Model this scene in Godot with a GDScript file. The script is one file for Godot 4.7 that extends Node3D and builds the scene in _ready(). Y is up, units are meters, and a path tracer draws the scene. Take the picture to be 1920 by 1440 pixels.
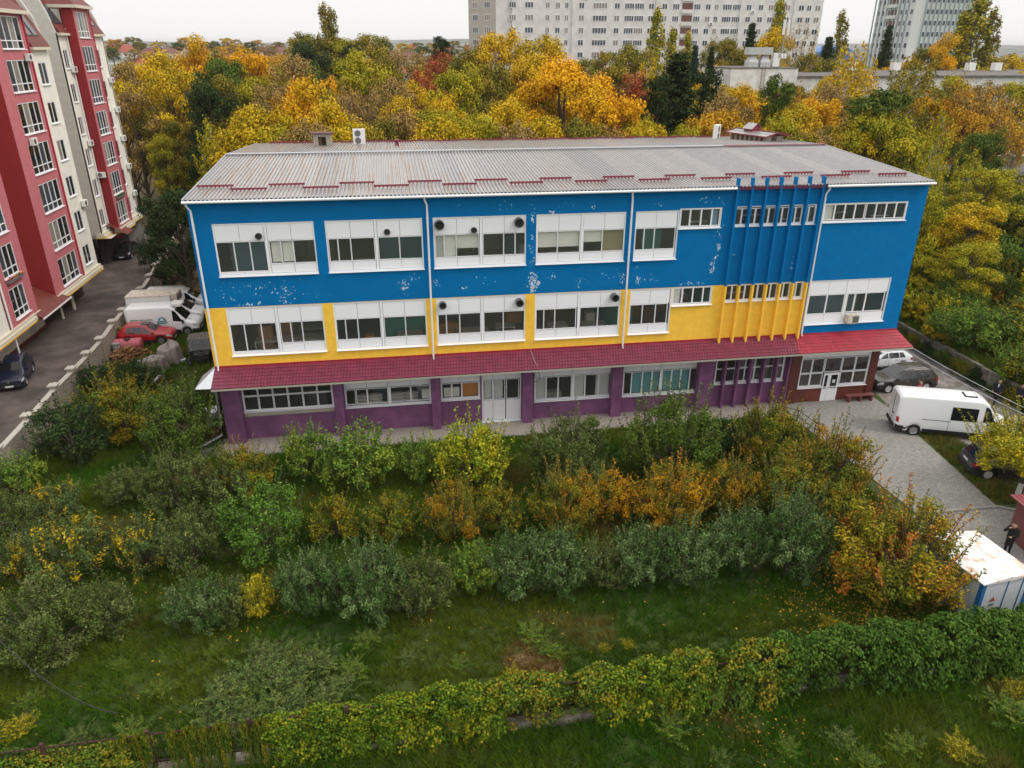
extends Node3D

# ---------------------------------------------------------------- mesh builder
class MB:
	var v := PackedVector3Array()
	var n := PackedVector3Array()
	var u := PackedVector2Array()
	var c := PackedColorArray()
	var ix := PackedInt32Array()
	var use_u := false
	var use_c := false
	var col := Color(1, 1, 1)
	func vert(p: Vector3, nn: Vector3, uv := Vector2.ZERO) -> int:
		v.append(p)
		n.append(nn)
		if use_u:
			u.append(uv)
		if use_c:
			c.append(col)
		return v.size() - 1
	# corners counter-clockwise as seen from outside
	func quad(a: Vector3, b: Vector3, d: Vector3, e: Vector3) -> void:
		var nn := (b - a).cross(d - a)
		if nn.length_squared() < 1e-14:
			nn = (d - a).cross(e - a)
		nn = nn.normalized()
		var k := v.size()
		vert(a, nn)
		vert(b, nn)
		vert(d, nn)
		vert(e, nn)
		ix.append_array(PackedInt32Array([k, k + 2, k + 1, k, k + 3, k + 2]))
	func quad_uv(a: Vector3, b: Vector3, d: Vector3, e: Vector3, ua: Vector2, ub: Vector2, ud: Vector2, ue: Vector2) -> void:
		var nn := (b - a).cross(d - a).normalized()
		var k := v.size()
		vert(a, nn, ua)
		vert(b, nn, ub)
		vert(d, nn, ud)
		vert(e, nn, ue)
		ix.append_array(PackedInt32Array([k, k + 2, k + 1, k, k + 3, k + 2]))
	func tri(a: Vector3, b: Vector3, d: Vector3) -> void:
		var nn := (b - a).cross(d - a).normalized()
		var k := v.size()
		vert(a, nn)
		vert(b, nn)
		vert(d, nn)
		ix.append_array(PackedInt32Array([k, k + 2, k + 1]))
	func box(ctr: Vector3, s: Vector3, bs := Basis()) -> void:
		var h := s * 0.5
		var p: Array[Vector3] = []
		for i in 8:
			p.append(ctr + bs * Vector3(h.x if i & 1 else -h.x, h.y if i & 2 else -h.y, h.z if i & 4 else -h.z))
		quad(p[4], p[5], p[7], p[6])
		quad(p[1], p[0], p[2], p[3])
		quad(p[5], p[1], p[3], p[7])
		quad(p[0], p[4], p[6], p[2])
		quad(p[6], p[7], p[3], p[2])
		quad(p[0], p[1], p[5], p[4])
	func boxmm(a: Vector3, b: Vector3) -> void:
		box((a + b) * 0.5, (b - a).abs())
	func bar(a: Vector3, b: Vector3, w: float, h: float) -> void:
		var d := b - a
		var f := d.normalized()
		var up := Vector3.UP if absf(f.y) < 0.95 else Vector3.RIGHT
		var s := f.cross(up).normalized()
		var t := s.cross(f)
		box((a + b) * 0.5, Vector3(d.length(), h, w), Basis(f, t, s))
	func tube(pts: Array, radii: Array, seg := 6, caps := true) -> void:
		var rings := []
		for i in pts.size():
			var p: Vector3 = pts[i]
			var d: Vector3
			if i == 0:
				d = pts[1] - pts[0]
			elif i == pts.size() - 1:
				d = pts[i] - pts[i - 1]
			else:
				d = pts[i + 1] - pts[i - 1]
			d = d.normalized()
			var up := Vector3.UP if absf(d.y) < 0.9 else Vector3.RIGHT
			var s := d.cross(up).normalized()
			var t := s.cross(d)
			var k := v.size()
			for j in seg:
				var a := TAU * j / seg
				var o := s * cos(a) + t * sin(a)
				vert(p + o * radii[i], o)
			rings.append(k)
			if i > 0:
				var k0: int = rings[i - 1]
				for j in seg:
					var j2 := (j + 1) % seg
					ix.append_array(PackedInt32Array([k0 + j, k0 + j2, k + j, k0 + j2, k + j2, k + j]))
			if caps and (i == 0 or i == pts.size() - 1) and radii[i] > 0.001:
				var nn := -d if i == 0 else d
				var q := vert(p, nn)
				for j in seg:
					var a := TAU * j / seg
					vert(p + (s * cos(a) + t * sin(a)) * radii[i], nn)
				for j in seg:
					var j2 := (j + 1) % seg
					if i == 0:
						ix.append_array(PackedInt32Array([q, q + 1 + j2, q + 1 + j]))
					else:
						ix.append_array(PackedInt32Array([q, q + 1 + j, q + 1 + j2]))
	# surface of revolution about the axis f through o; prof holds (along, radius)
	func lathe(o: Vector3, f: Vector3, prof: Array, seg := 16) -> void:
		var up := Vector3.UP if absf(f.y) < 0.9 else Vector3.RIGHT
		var s := f.cross(up).normalized()
		var t := s.cross(f)
		for i in prof.size() - 1:
			var a: Vector2 = prof[i]
			var b: Vector2 = prof[i + 1]
			for j in seg:
				var d0 := s * cos(TAU * j / seg) + t * sin(TAU * j / seg)
				var d1 := s * cos(TAU * (j + 1) / seg) + t * sin(TAU * (j + 1) / seg)
				quad(o + f * a.x + d1 * a.y, o + f * a.x + d0 * a.y, o + f * b.x + d0 * b.y, o + f * b.x + d1 * b.y)
	# smooth skin through rings of equal length
	func loft(rings: Array, closed := false) -> void:
		var m: int = rings.size()
		var w: int = rings[0].size()
		var k := v.size()
		for i in m:
			for j in w:
				var i0 := maxi(i - 1, 0)
				var i1 := mini(i + 1, m - 1)
				var j0 := (j - 1 + w) % w if closed else maxi(j - 1, 0)
				var j1 := (j + 1) % w if closed else mini(j + 1, w - 1)
				var du: Vector3 = rings[i1][j] - rings[i0][j]
				var dv: Vector3 = rings[i][j1] - rings[i][j0]
				var nn := dv.cross(du)
				nn = nn.normalized() if nn.length_squared() > 1e-14 else Vector3.UP
				vert(rings[i][j], nn)
		for i in m - 1:
			for j in (w if closed else w - 1):
				var j1 := (j + 1) % w
				var a := k + i * w + j
				var b := k + i * w + j1
				ix.append_array(PackedInt32Array([a, a + w, b, b, a + w, b + w]))
	# polygon (x,y pairs, counter-clockwise) given as points in a plane, swept by vector d
	func prism(pts: Array, d: Vector3) -> void:
		var m := pts.size()
		var p2 := PackedVector2Array()
		var o: Vector3 = pts[0]
		var nn := Vector3.ZERO
		for i in m:
			var a: Vector3 = pts[i] - o
			var b: Vector3 = pts[(i + 1) % m] - o
			nn += a.cross(b)
		nn = nn.normalized()
		var ex: Vector3 = (pts[1] - o).normalized()
		var ey := nn.cross(ex)
		for p in pts:
			p2.append(Vector2((p - o).dot(ex), (p - o).dot(ey)))
		var ts := Geometry2D.triangulate_polygon(p2)
		var flip := d.dot(nn) > 0.0
		for i in range(0, ts.size(), 3):
			var a: Vector3 = pts[ts[i]]
			var b: Vector3 = pts[ts[i + 1]]
			var e: Vector3 = pts[ts[i + 2]]
			if (b - a).cross(e - a).dot(nn) < 0.0:
				var q := b
				b = e
				e = q
			if flip:
				tri(a, e, b)
				tri(a + d, b + d, e + d)
			else:
				tri(a, b, e)
				tri(a + d, e + d, b + d)
		for i in m:
			var a: Vector3 = pts[i]
			var b: Vector3 = pts[(i + 1) % m]
			if flip:
				quad(a, b, b + d, a + d)
			else:
				quad(b, a, a + d, b + d)
	func mesh() -> ArrayMesh:
		var am := ArrayMesh.new()
		var ar := []
		ar.resize(Mesh.ARRAY_MAX)
		ar[Mesh.ARRAY_VERTEX] = v
		ar[Mesh.ARRAY_NORMAL] = n
		if use_u:
			ar[Mesh.ARRAY_TEX_UV] = u
		if use_c:
			ar[Mesh.ARRAY_COLOR] = c
		ar[Mesh.ARRAY_INDEX] = ix
		am.add_surface_from_arrays(Mesh.PRIMITIVE_TRIANGLES, ar)
		return am

# ---------------------------------------------------------------- naming, parts
var taken := {}
var M := {}
var boxes := {}
var rng := RandomNumberGenerator.new()

func numbered(called: String) -> String:
	if not taken.has(called):
		taken[called] = 0
		return called
	taken[called] += 1
	return "%s_%03d" % [called, taken[called]]

func tag(o: Node, label: String, category: String, group := "") -> void:
	o.set_meta("label", label)
	o.set_meta("category", category)
	if group:
		o.set_meta("group", group)

func thing(called: String, label: String, category: String, at := Vector3.ZERO, turn := 0.0, group := "") -> Node3D:
	var o := Node3D.new()
	o.name = numbered(called)
	add_child(o)
	o.position = at
	o.rotation.y = turn
	tag(o, label, category, group)
	return o

func part(parent: Node3D, called: String, mesh: Mesh, m: Material, at := Vector3.ZERO) -> MeshInstance3D:
	var o := MeshInstance3D.new()
	o.name = called
	o.mesh = mesh
	o.material_override = m
	parent.add_child(o, true)
	o.position = at
	return o

func node(parent: Node3D, called: String, at := Vector3.ZERO) -> Node3D:
	var o := Node3D.new()
	o.name = called
	parent.add_child(o, true)
	o.position = at
	return o

func single(called: String, mesh: Mesh, m: Material, label: String, category: String, at := Vector3.ZERO, group := "") -> MeshInstance3D:
	var o := MeshInstance3D.new()
	o.name = numbered(called)
	o.mesh = mesh
	o.material_override = m
	add_child(o)
	o.position = at
	tag(o, label, category, group)
	return o

func structure(called: String, mesh: Mesh, m: Material, label := "") -> MeshInstance3D:
	var o := MeshInstance3D.new()
	o.name = numbered(called)
	o.mesh = mesh
	o.material_override = m
	add_child(o)
	o.set_meta("kind", "structure")
	if label:
		o.set_meta("label", label)
	return o

func stuff(o: Node) -> void:
	o.set_meta("kind", "stuff")

func bm(x: float, y: float, z: float) -> ArrayMesh:
	var k := Vector3(snappedf(x, 0.002), snappedf(y, 0.002), snappedf(z, 0.002))
	if not boxes.has(k):
		var b := MB.new()
		b.box(Vector3.ZERO, k)
		boxes[k] = b.mesh()
	return boxes[k]

func pbox(parent: Node3D, called: String, a: Vector3, b: Vector3, m: Material) -> MeshInstance3D:
	var s := (b - a).abs()
	return part(parent, called, bm(s.x, s.y, s.z), m, (a + b) * 0.5)

# ---------------------------------------------------------------- materials
func lin(r: float, g: float, b: float) -> Color:
	return Color(r, g, b).linear_to_srgb()

func mat(key: String, c: Color, rough := 0.8, metal := 0.0) -> StandardMaterial3D:
	var m := StandardMaterial3D.new()
	m.resource_name = key
	m.albedo_color = c.linear_to_srgb()
	m.roughness = rough
	m.metallic = metal
	M[key] = m
	return m

func noise_tex(freq: float, lo: Color, hi: Color, seed_: int, oct := 4, size := 512, mid := 0.5) -> NoiseTexture2D:
	var f := FastNoiseLite.new()
	f.noise_type = FastNoiseLite.TYPE_SIMPLEX_SMOOTH
	f.seed = seed_
	f.frequency = freq
	f.fractal_octaves = oct
	var g := Gradient.new()
	g.set_color(0, lo)
	g.set_color(1, hi)
	g.set_offset(0, mid - 0.3)
	g.set_offset(1, mid + 0.3)
	var t := NoiseTexture2D.new()
	t.width = size
	t.height = size
	t.seamless = true
	t.noise = f
	t.color_ramp = g
	return t

func textured(m: StandardMaterial3D, t: Texture2D, metres: float, world := true) -> void:
	m.albedo_texture = t
	m.uv1_triplanar = true
	m.uv1_world_triplanar = world
	m.uv1_scale = Vector3.ONE / metres

func relief(m: StandardMaterial3D, t: Texture2D, cm: float) -> void:
	m.heightmap_enabled = true
	m.heightmap_texture = t
	m.heightmap_scale = cm

# ---------------------------------------------------------------- the lens: pixel of the 1920x1440 photograph to a direction
const EYE := Vector3(9.825, 22.394, 42.257)
const FOCAL := 1386.18
var look: Basis

func ray(px: float, py: float) -> Vector3:
	return look * Vector3((px - 960.0) / FOCAL, -(py - 720.0) / FOCAL, -1.0)

func on_ground(px: float, py: float, y := 0.0) -> Vector3:
	var r := ray(px, py)
	return EYE + r * ((y - EYE.y) / r.y)

func on_z(px: float, py: float, z: float) -> Vector3:
	var r := ray(px, py)
	return EYE + r * ((z - EYE.z) / r.z)

func _ready() -> void:
	rng.seed = 11
	var t0 := Time.get_ticks_msec()
	look = Basis.from_euler(Vector3(deg_to_rad(-24.465), deg_to_rad(-9.101), deg_to_rad(0.178)))
	var cam := Camera3D.new()
	cam.name = "camera"
	cam.fov = rad_to_deg(2.0 * atan(720.0 / FOCAL))
	cam.far = 6000.0
	cam.near = 0.5
	cam.transform = Transform3D(look, EYE)
	add_child(cam)
	var env := Environment.new()
	env.background_mode = Environment.BG_SKY
	env.tonemap_mode = Environment.TONE_MAPPER_LINEAR
	env.tonemap_exposure = 1.0
	# an even overcast: three times as bright overhead as at the horizon is the standard overcast sky
	var sm := ProceduralSkyMaterial.new()
	sm.sky_top_color = Color(1.29, 1.285, 1.28)
	sm.sky_horizon_color = Color(0.975, 0.970, 0.962)
	sm.sky_curve = 0.6
	sm.ground_bottom_color = Color(0.25, 0.25, 0.2)
	sm.ground_horizon_color = Color(0.6, 0.6, 0.58)
	sm.sun_angle_max = 0.0
	var sky := Sky.new()
	sky.sky_material = sm
	env.sky = sky
	env.sdfgi_enabled = true
	env.ssao_enabled = true
	env.ssil_enabled = true
	env.fog_enabled = true
	env.fog_density = 0.00009
	env.fog_light_color = Color(0.96, 0.965, 0.98)
	var we := WorldEnvironment.new()
	we.name = "world"
	we.environment = env
	add_child(we)
	var sun := DirectionalLight3D.new()
	sun.name = "sun"
	sun.light_energy = 0.46
	sun.light_angular_distance = 16.0
	sun.light_color = Color(1.0, 0.97, 0.92)
	sun.shadow_enabled = true
	sun.sky_mode = DirectionalLight3D.SKY_MODE_LIGHT_ONLY
	add_child(sun)
	sun.look_at_from_position(Vector3(34, 40, 14), Vector3.ZERO)

	materials()
	setting()
	factory()
	apartment()
	far_buildings()
	garden_wall()
	vehicles()
	yard_things()
	make_plants()
	trees_behind()
	slope_plants()
	garden()
	vine_fence()
	people()
	small_things()
	ground_cover()
	print("built in ", Time.get_ticks_msec() - t0, " ms")

func materials() -> void:
	var plaster := noise_tex(0.012, Color(0.955, 0.955, 0.955), Color(1, 1, 1), 3, 5)
	var fine := noise_tex(0.12, Color(0.8, 0.8, 0.8), Color(1, 1, 1), 5, 3)
	var blotch := noise_tex(0.008, Color(0.84, 0.84, 0.84), Color(1, 1, 1), 7, 5)
	var fine_h := noise_tex(0.15, Color(0, 0, 0), Color(1, 1, 1), 9, 3, 256)
	M.plaster_tex = plaster
	var m: StandardMaterial3D
	m = mat("blue_paint", Color(0.0, 0.152, 0.410), 0.7)
	m.albedo_texture = chip_texture()
	m.metallic_specular = 0.2
	m = mat("blue_paint_plain", Color(0.0, 0.158, 0.420), 0.7)
	textured(m, plaster, 5.0)
	m.metallic_specular = 0.2
	m = mat("yellow_paint", Color(0.92, 0.55, 0.05), 0.75)
	textured(m, plaster, 4.0)
	m = mat("purple_paint", Color(0.225, 0.084, 0.20), 0.6)
	textured(m, blotch, 6.0)
	m = mat("maroon_wall", Color(0.16, 0.035, 0.022), 0.6)
	textured(m, blotch, 4.0)
	m = mat("red_granite", Color(0.22, 0.055, 0.038), 0.4)
	textured(m, noise_tex(0.06, Color(0.35, 0.3, 0.3), Color(1, 1, 1), 21, 4), 1.2)
	m = mat("white_panel", Color(0.79, 0.80, 0.83), 0.45)
	m = mat("white_frame", Color(0.80, 0.81, 0.83), 0.4)
	m = mat("white_pipe", Color(0.74, 0.75, 0.76), 0.4)
	m = mat("sill_stone", Color(0.45, 0.41, 0.34), 0.8)
	textured(m, fine, 1.0)
	m = mat("glass", Color(0.36, 0.39, 0.37), 0.03)
	m.transparency = BaseMaterial3D.TRANSPARENCY_ALPHA
	m.albedo_color.a = 0.04
	m = mat("dark_glass", Color(0.012, 0.014, 0.016), 0.04)
	m.metallic_specular = 0.6
	m = mat("far_glass", Color(0.05, 0.06, 0.075), 0.08)
	m.metallic_specular = 0.6
	m = mat("far_glass_curtain", Color(0.25, 0.22, 0.19), 0.2)
	m = mat("car_glass", Color(0.010, 0.012, 0.014), 0.03)
	m.metallic_specular = 0.65
	m = mat("inner_wall", Color(0.46, 0.47, 0.43), 0.9)
	m = mat("inner_teal", Color(0.06, 0.33, 0.26), 0.9)
	m = mat("inner_blue", Color(0.14, 0.28, 0.36), 0.9)
	m = mat("inner_floor", Color(0.30, 0.27, 0.22), 0.7)
	m = mat("inner_ceiling", Color(0.4, 0.4, 0.38), 0.9)
	m = mat("blind_white", Color(0.68, 0.68, 0.62), 0.9)
	m = mat("blind_teal", Color(0.12, 0.34, 0.36), 0.85)
	m = mat("blind_khaki", Color(0.24, 0.22, 0.12), 0.9)
	m = mat("curtain_white", Color(0.60, 0.62, 0.58), 0.9)
	m = mat("board_orange", Color(0.50, 0.20, 0.03), 0.6)
	m = mat("table_top", Color(0.52, 0.48, 0.40), 0.6)
	m = mat("sacks", Color(0.55, 0.53, 0.48), 0.9)
	m = mat("fan_dark", Color(0.03, 0.03, 0.03), 0.5, 0.3)
	m = mat("fan_ring", Color(0.16, 0.16, 0.16), 0.45, 0.5)
	m = mat("crimson_tile", Color(0.18, 0.020, 0.050), 0.42)
	textured(m, blotch, 3.0)
	m = mat("red_tile", Color(0.36, 0.022, 0.042), 0.42)
	textured(m, blotch, 3.0)
	m = mat("guard_red", Color(0.20, 0.018, 0.040), 0.45)
	m = mat("galvanised", Color(0.50, 0.52, 0.55), 0.35, 0.6)
	m = mat("dark_gap", Color(0.02, 0.02, 0.025), 0.9)
	for k in 3:
		var tex := roof_texture(k)
		for j in 3:
			m = mat("roof_%d" % k if j == 0 else "roof_%d_%d" % [k, j], [Color(0.385, 0.365, 0.355), Color(0.36, 0.345, 0.34), Color(0.41, 0.385, 0.37)][j], [0.32, 0.36, 0.3][j], 0.45)
			m.albedo_texture = tex
	m = mat("ridge_cap", Color(0.42, 0.44, 0.48), 0.4, 0.4)
	m = mat("brick_pale", Color(0.42, 0.38, 0.31), 0.9)
	textured(m, fine, 0.8)
	m = mat("wood_dark", Color(0.10, 0.045, 0.03), 0.7)
	m = mat("bench_paint", Color(0.19, 0.06, 0.06), 0.6)
	# setting
	m = mat("grass_ground", Color(1, 1, 1), 0.95)
	var gt := noise_tex(0.012, lin(0.034, 0.056, 0.008), lin(0.055, 0.082, 0.011), 31, 6, 1024)
	textured(m, gt, 23.0)
	relief(m, fine_h, 3.0)
	m = mat("forest_floor", Color(1, 1, 1), 0.95)
	textured(m, noise_tex(0.02, lin(0.05, 0.035, 0.015), lin(0.16, 0.10, 0.03), 33, 6, 512), 17.0)
	m = mat("asphalt", Color(0.125, 0.095, 0.084), 0.85)
	textured(m, noise_tex(0.006, Color(0.72, 0.72, 0.72), Color(1, 1, 1), 35, 6, 1024), 16.0)
	m = mat("old_asphalt", Color(0.30, 0.275, 0.245), 0.9)
	textured(m, noise_tex(0.012, Color(0.74, 0.72, 0.70), Color(1, 1, 1), 37, 6, 1024), 12.0)
	m = mat("setts", Color(1, 1, 1), 0.85)
	var st := sett_textures()
	m.albedo_texture = st[0]
	m.uv1_triplanar = true
	m.uv1_world_triplanar = true
	m.uv1_scale = Vector3.ONE / 3.2
	relief(m, st[1], 1.0)
	m = mat("pale_tiles", Color(0.46, 0.40, 0.35), 0.85)
	m.albedo_texture = st[2]
	m.uv1_triplanar = true
	m.uv1_world_triplanar = true
	m.uv1_scale = Vector3.ONE / 2.4
	m = mat("kerb_stone", Color(0.36, 0.34, 0.31), 0.9)
	textured(m, fine, 1.4)
	m = mat("bare_soil", Color(0.24, 0.18, 0.115), 0.95)
	textured(m, noise_tex(0.03, Color(0.5, 0.5, 0.5), Color(1, 1, 1), 41, 5), 5.0)
	m = mat("dry_grass", Color(0.20, 0.125, 0.045), 0.95)
	textured(m, noise_tex(0.03, Color(0.5, 0.5, 0.5), Color(1, 1, 1), 43, 5), 3.0)
	m = mat("concrete", Color(0.30, 0.285, 0.26), 0.9)
	textured(m, blotch, 4.0)
	m = mat("concrete_dark", Color(0.27, 0.235, 0.19), 0.9)
	textured(m, noise_tex(0.008, Color(0.72, 0.70, 0.66), Color(1, 1, 1), 45, 5), 3.0)
	m = mat("wall_render", Color(0.52, 0.46, 0.37), 0.92)
	textured(m, noise_tex(0.03, Color(0.68, 0.67, 0.65), Color(1, 1, 1), 47, 6), 2.6)
	relief(m, fine_h, 2.0)
	m = mat("wall_cap", Color(0.52, 0.48, 0.42), 0.85)
	textured(m, fine, 1.0)
	m = mat("hill_far", Color(0.30, 0.30, 0.26), 0.95)  # paled: distance haze is put into the hill colour, the fog being thin
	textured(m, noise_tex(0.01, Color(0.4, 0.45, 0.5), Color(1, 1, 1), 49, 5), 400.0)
	# flats
	m = mat("apt_white", Color(0.82, 0.79, 0.71), 0.85)
	textured(m, plaster, 6.0)
	m = mat("apt_grey", Color(0.54, 0.52, 0.47), 0.85)
	textured(m, plaster, 6.0)
	m = mat("apt_pink", Color(0.52, 0.15, 0.17), 0.85)
	textured(m, plaster, 6.0)
	m = mat("apt_red", Color(0.27, 0.016, 0.020), 0.85)
	textured(m, plaster, 6.0)
	m = mat("apt_beige", Color(0.66, 0.46, 0.26), 0.85)
	textured(m, plaster, 6.0)
	m = mat("apt_roof", Color(0.17, 0.030, 0.020), 0.6)
	textured(m, blotch, 3.0)
	m = mat("apt_trim", Color(0.62, 0.57, 0.46), 0.8)
	m = mat("apt_yellow_edge", Color(0.65, 0.36, 0.03), 0.7)
	m = mat("apt_garage", Color(0.055, 0.034, 0.028), 0.9)
	m = mat("apt_pipe", Color(0.42, 0.02, 0.05), 0.5)
	m = mat("block_grey", Color(0.70, 0.69, 0.67), 0.9)
	textured(m, noise_tex(0.01, Color(0.93, 0.93, 0.93), Color(1, 1, 1), 51, 5), 14.0)
	m = mat("block_beige", Color(0.46, 0.42, 0.37), 0.9)
	textured(m, plaster, 14.0)
	m = mat("block_loggia", Color(0.15, 0.07, 0.055), 0.9)
	m = mat("tower_white", Color(0.55, 0.57, 0.56), 0.8)
	m = mat("tower_rib", Color(0.28, 0.36, 0.36), 0.7)
	m = mat("white_wash", Color(0.74, 0.74, 0.73), 0.9)
	textured(m, noise_tex(0.01, Color(0.9, 0.9, 0.89), Color(1, 1, 1), 53, 5), 9.0)
	m = mat("bitumen_roof", Color(0.15, 0.135, 0.12), 0.9)
	textured(m, blotch, 15.0)
	m = mat("metal_pale", Color(0.45, 0.45, 0.45), 0.6)
	m = mat("metal_grey", Color(0.34, 0.34, 0.35), 0.4, 0.7)
	m = mat("rust", Color(0.16, 0.055, 0.022), 0.85)
	m = mat("ac_white", Color(0.74, 0.74, 0.72), 0.45)
	m = mat("blue_film", Color(0.05, 0.17, 0.42), 0.5)
	for k in [["house_white", 0.6, 0.58, 0.54], ["house_cream", 0.5, 0.43, 0.33], ["house_brick", 0.30, 0.13, 0.09], ["tile_red", 0.30, 0.075, 0.05], ["tile_brown", 0.16, 0.07, 0.055], ["tile_grey", 0.22, 0.23, 0.24]]:
		mat(k[0], Color(k[1], k[2], k[3]), 0.85)
	# vehicles
	for k in [["van_white", 0.78, 0.79, 0.80], ["car_red", 0.40, 0.004, 0.010], ["car_black", 0.012, 0.012, 0.013], ["car_brown", 0.035, 0.028, 0.024], ["car_navy", 0.004, 0.008, 0.030], ["car_silver", 0.70, 0.72, 0.75], ["truck_blue", 0.01, 0.11, 0.30]]:
		m = mat(k[0], Color(k[1], k[2], k[3]), 0.35)
		m.clearcoat_enabled = true
		m.clearcoat = 0.6
		m.clearcoat_roughness = 0.06
	m = mat("box_cream", Color(0.62, 0.56, 0.47), 0.6)
	textured(m, blotch, 2.0)
	mat("trim_black", Color(0.014, 0.014, 0.015), 0.6)
	mat("tyre", Color(0.016, 0.016, 0.016), 0.85)
	mat("rim", Color(0.45, 0.45, 0.46), 0.3, 0.8)
	mat("rim_white", Color(0.6, 0.6, 0.6), 0.45, 0.2)
	mat("lamp_clear", Color(0.62, 0.64, 0.66), 0.12, 0.3)
	mat("lamp_red", Color(0.40, 0.010, 0.012), 0.2)
	mat("lamp_amber", Color(0.6, 0.2, 0.02), 0.25)
	mat("plate", Color(0.72, 0.72, 0.70), 0.5)
	mat("chrome", Color(0.6, 0.6, 0.6), 0.15, 1.0)
	mat("logo_teal", Color(0.01, 0.25, 0.30), 0.5)
	mat("ink", Color(0.03, 0.035, 0.06), 0.6)
	mat("stripe_red", Color(0.5, 0.08, 0.09), 0.5)
	m = mat("old_steel", Color(0.22, 0.215, 0.20), 0.7, 0.2)
	textured(m, noise_tex(0.02, Color(0.35, 0.28, 0.22), Color(1, 1, 1), 57, 5), 1.4)
	m = mat("tank_pink", Color(0.55, 0.13, 0.16), 0.5)
	textured(m, blotch, 1.5)
	m = mat("tarp", Color(0.30, 0.255, 0.235), 0.9)
	textured(m, blotch, 1.4)
	mat("firewood", Color(0.19, 0.075, 0.030), 0.9)
	mat("firewood_cut", Color(0.34, 0.17, 0.07), 0.9)
	mat("crate_white", Color(0.6, 0.62, 0.66), 0.5)
	mat("yellow_plastic", Color(0.62, 0.30, 0.02), 0.5)
	mat("teal_plastic", Color(0.05, 0.36, 0.32), 0.5)
	m = mat("kiosk_white", Color(0.63, 0.66, 0.70), 0.5)
	textured(m, plaster, 2.0)
	mat("kiosk_blue", Color(0.015, 0.14, 0.36), 0.5)
	m = mat("kiosk_roof", Color(1, 1, 1), 0.55)
	var rt := noise_tex(0.006, lin(0.40, 0.19, 0.085), lin(0.72, 0.71, 0.69), 61, 6, 512, 0.10)
	textured(m, rt, 2.4, false)
	mat("warning_red", Color(0.45, 0.06, 0.03), 0.6)
	m = mat("shed_red", Color(0.24, 0.055, 0.060), 0.5)
	mat("bark", Color(0.085, 0.065, 0.048), 0.95)
	mat("bark_pale", Color(0.42, 0.40, 0.36), 0.9)
	mat("bark_grey", Color(0.15, 0.135, 0.12), 0.95)
	mat("fence_rust", Color(0.055, 0.022, 0.015), 0.85)
	mat("cable", Color(0.02, 0.02, 0.02), 0.7)
	mat("cable_pale", Color(0.45, 0.45, 0.46), 0.6)
	m = mat("figure", Color(1, 1, 1), 0.85)
	m.vertex_color_use_as_albedo = true
	m = mat("leaf", Color(1, 1, 1), 0.6)
	m.vertex_color_use_as_albedo = true
	m.backlight = Color(0.3, 0.3, 0.3)
	m.metallic_specular = 0.18

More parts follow.
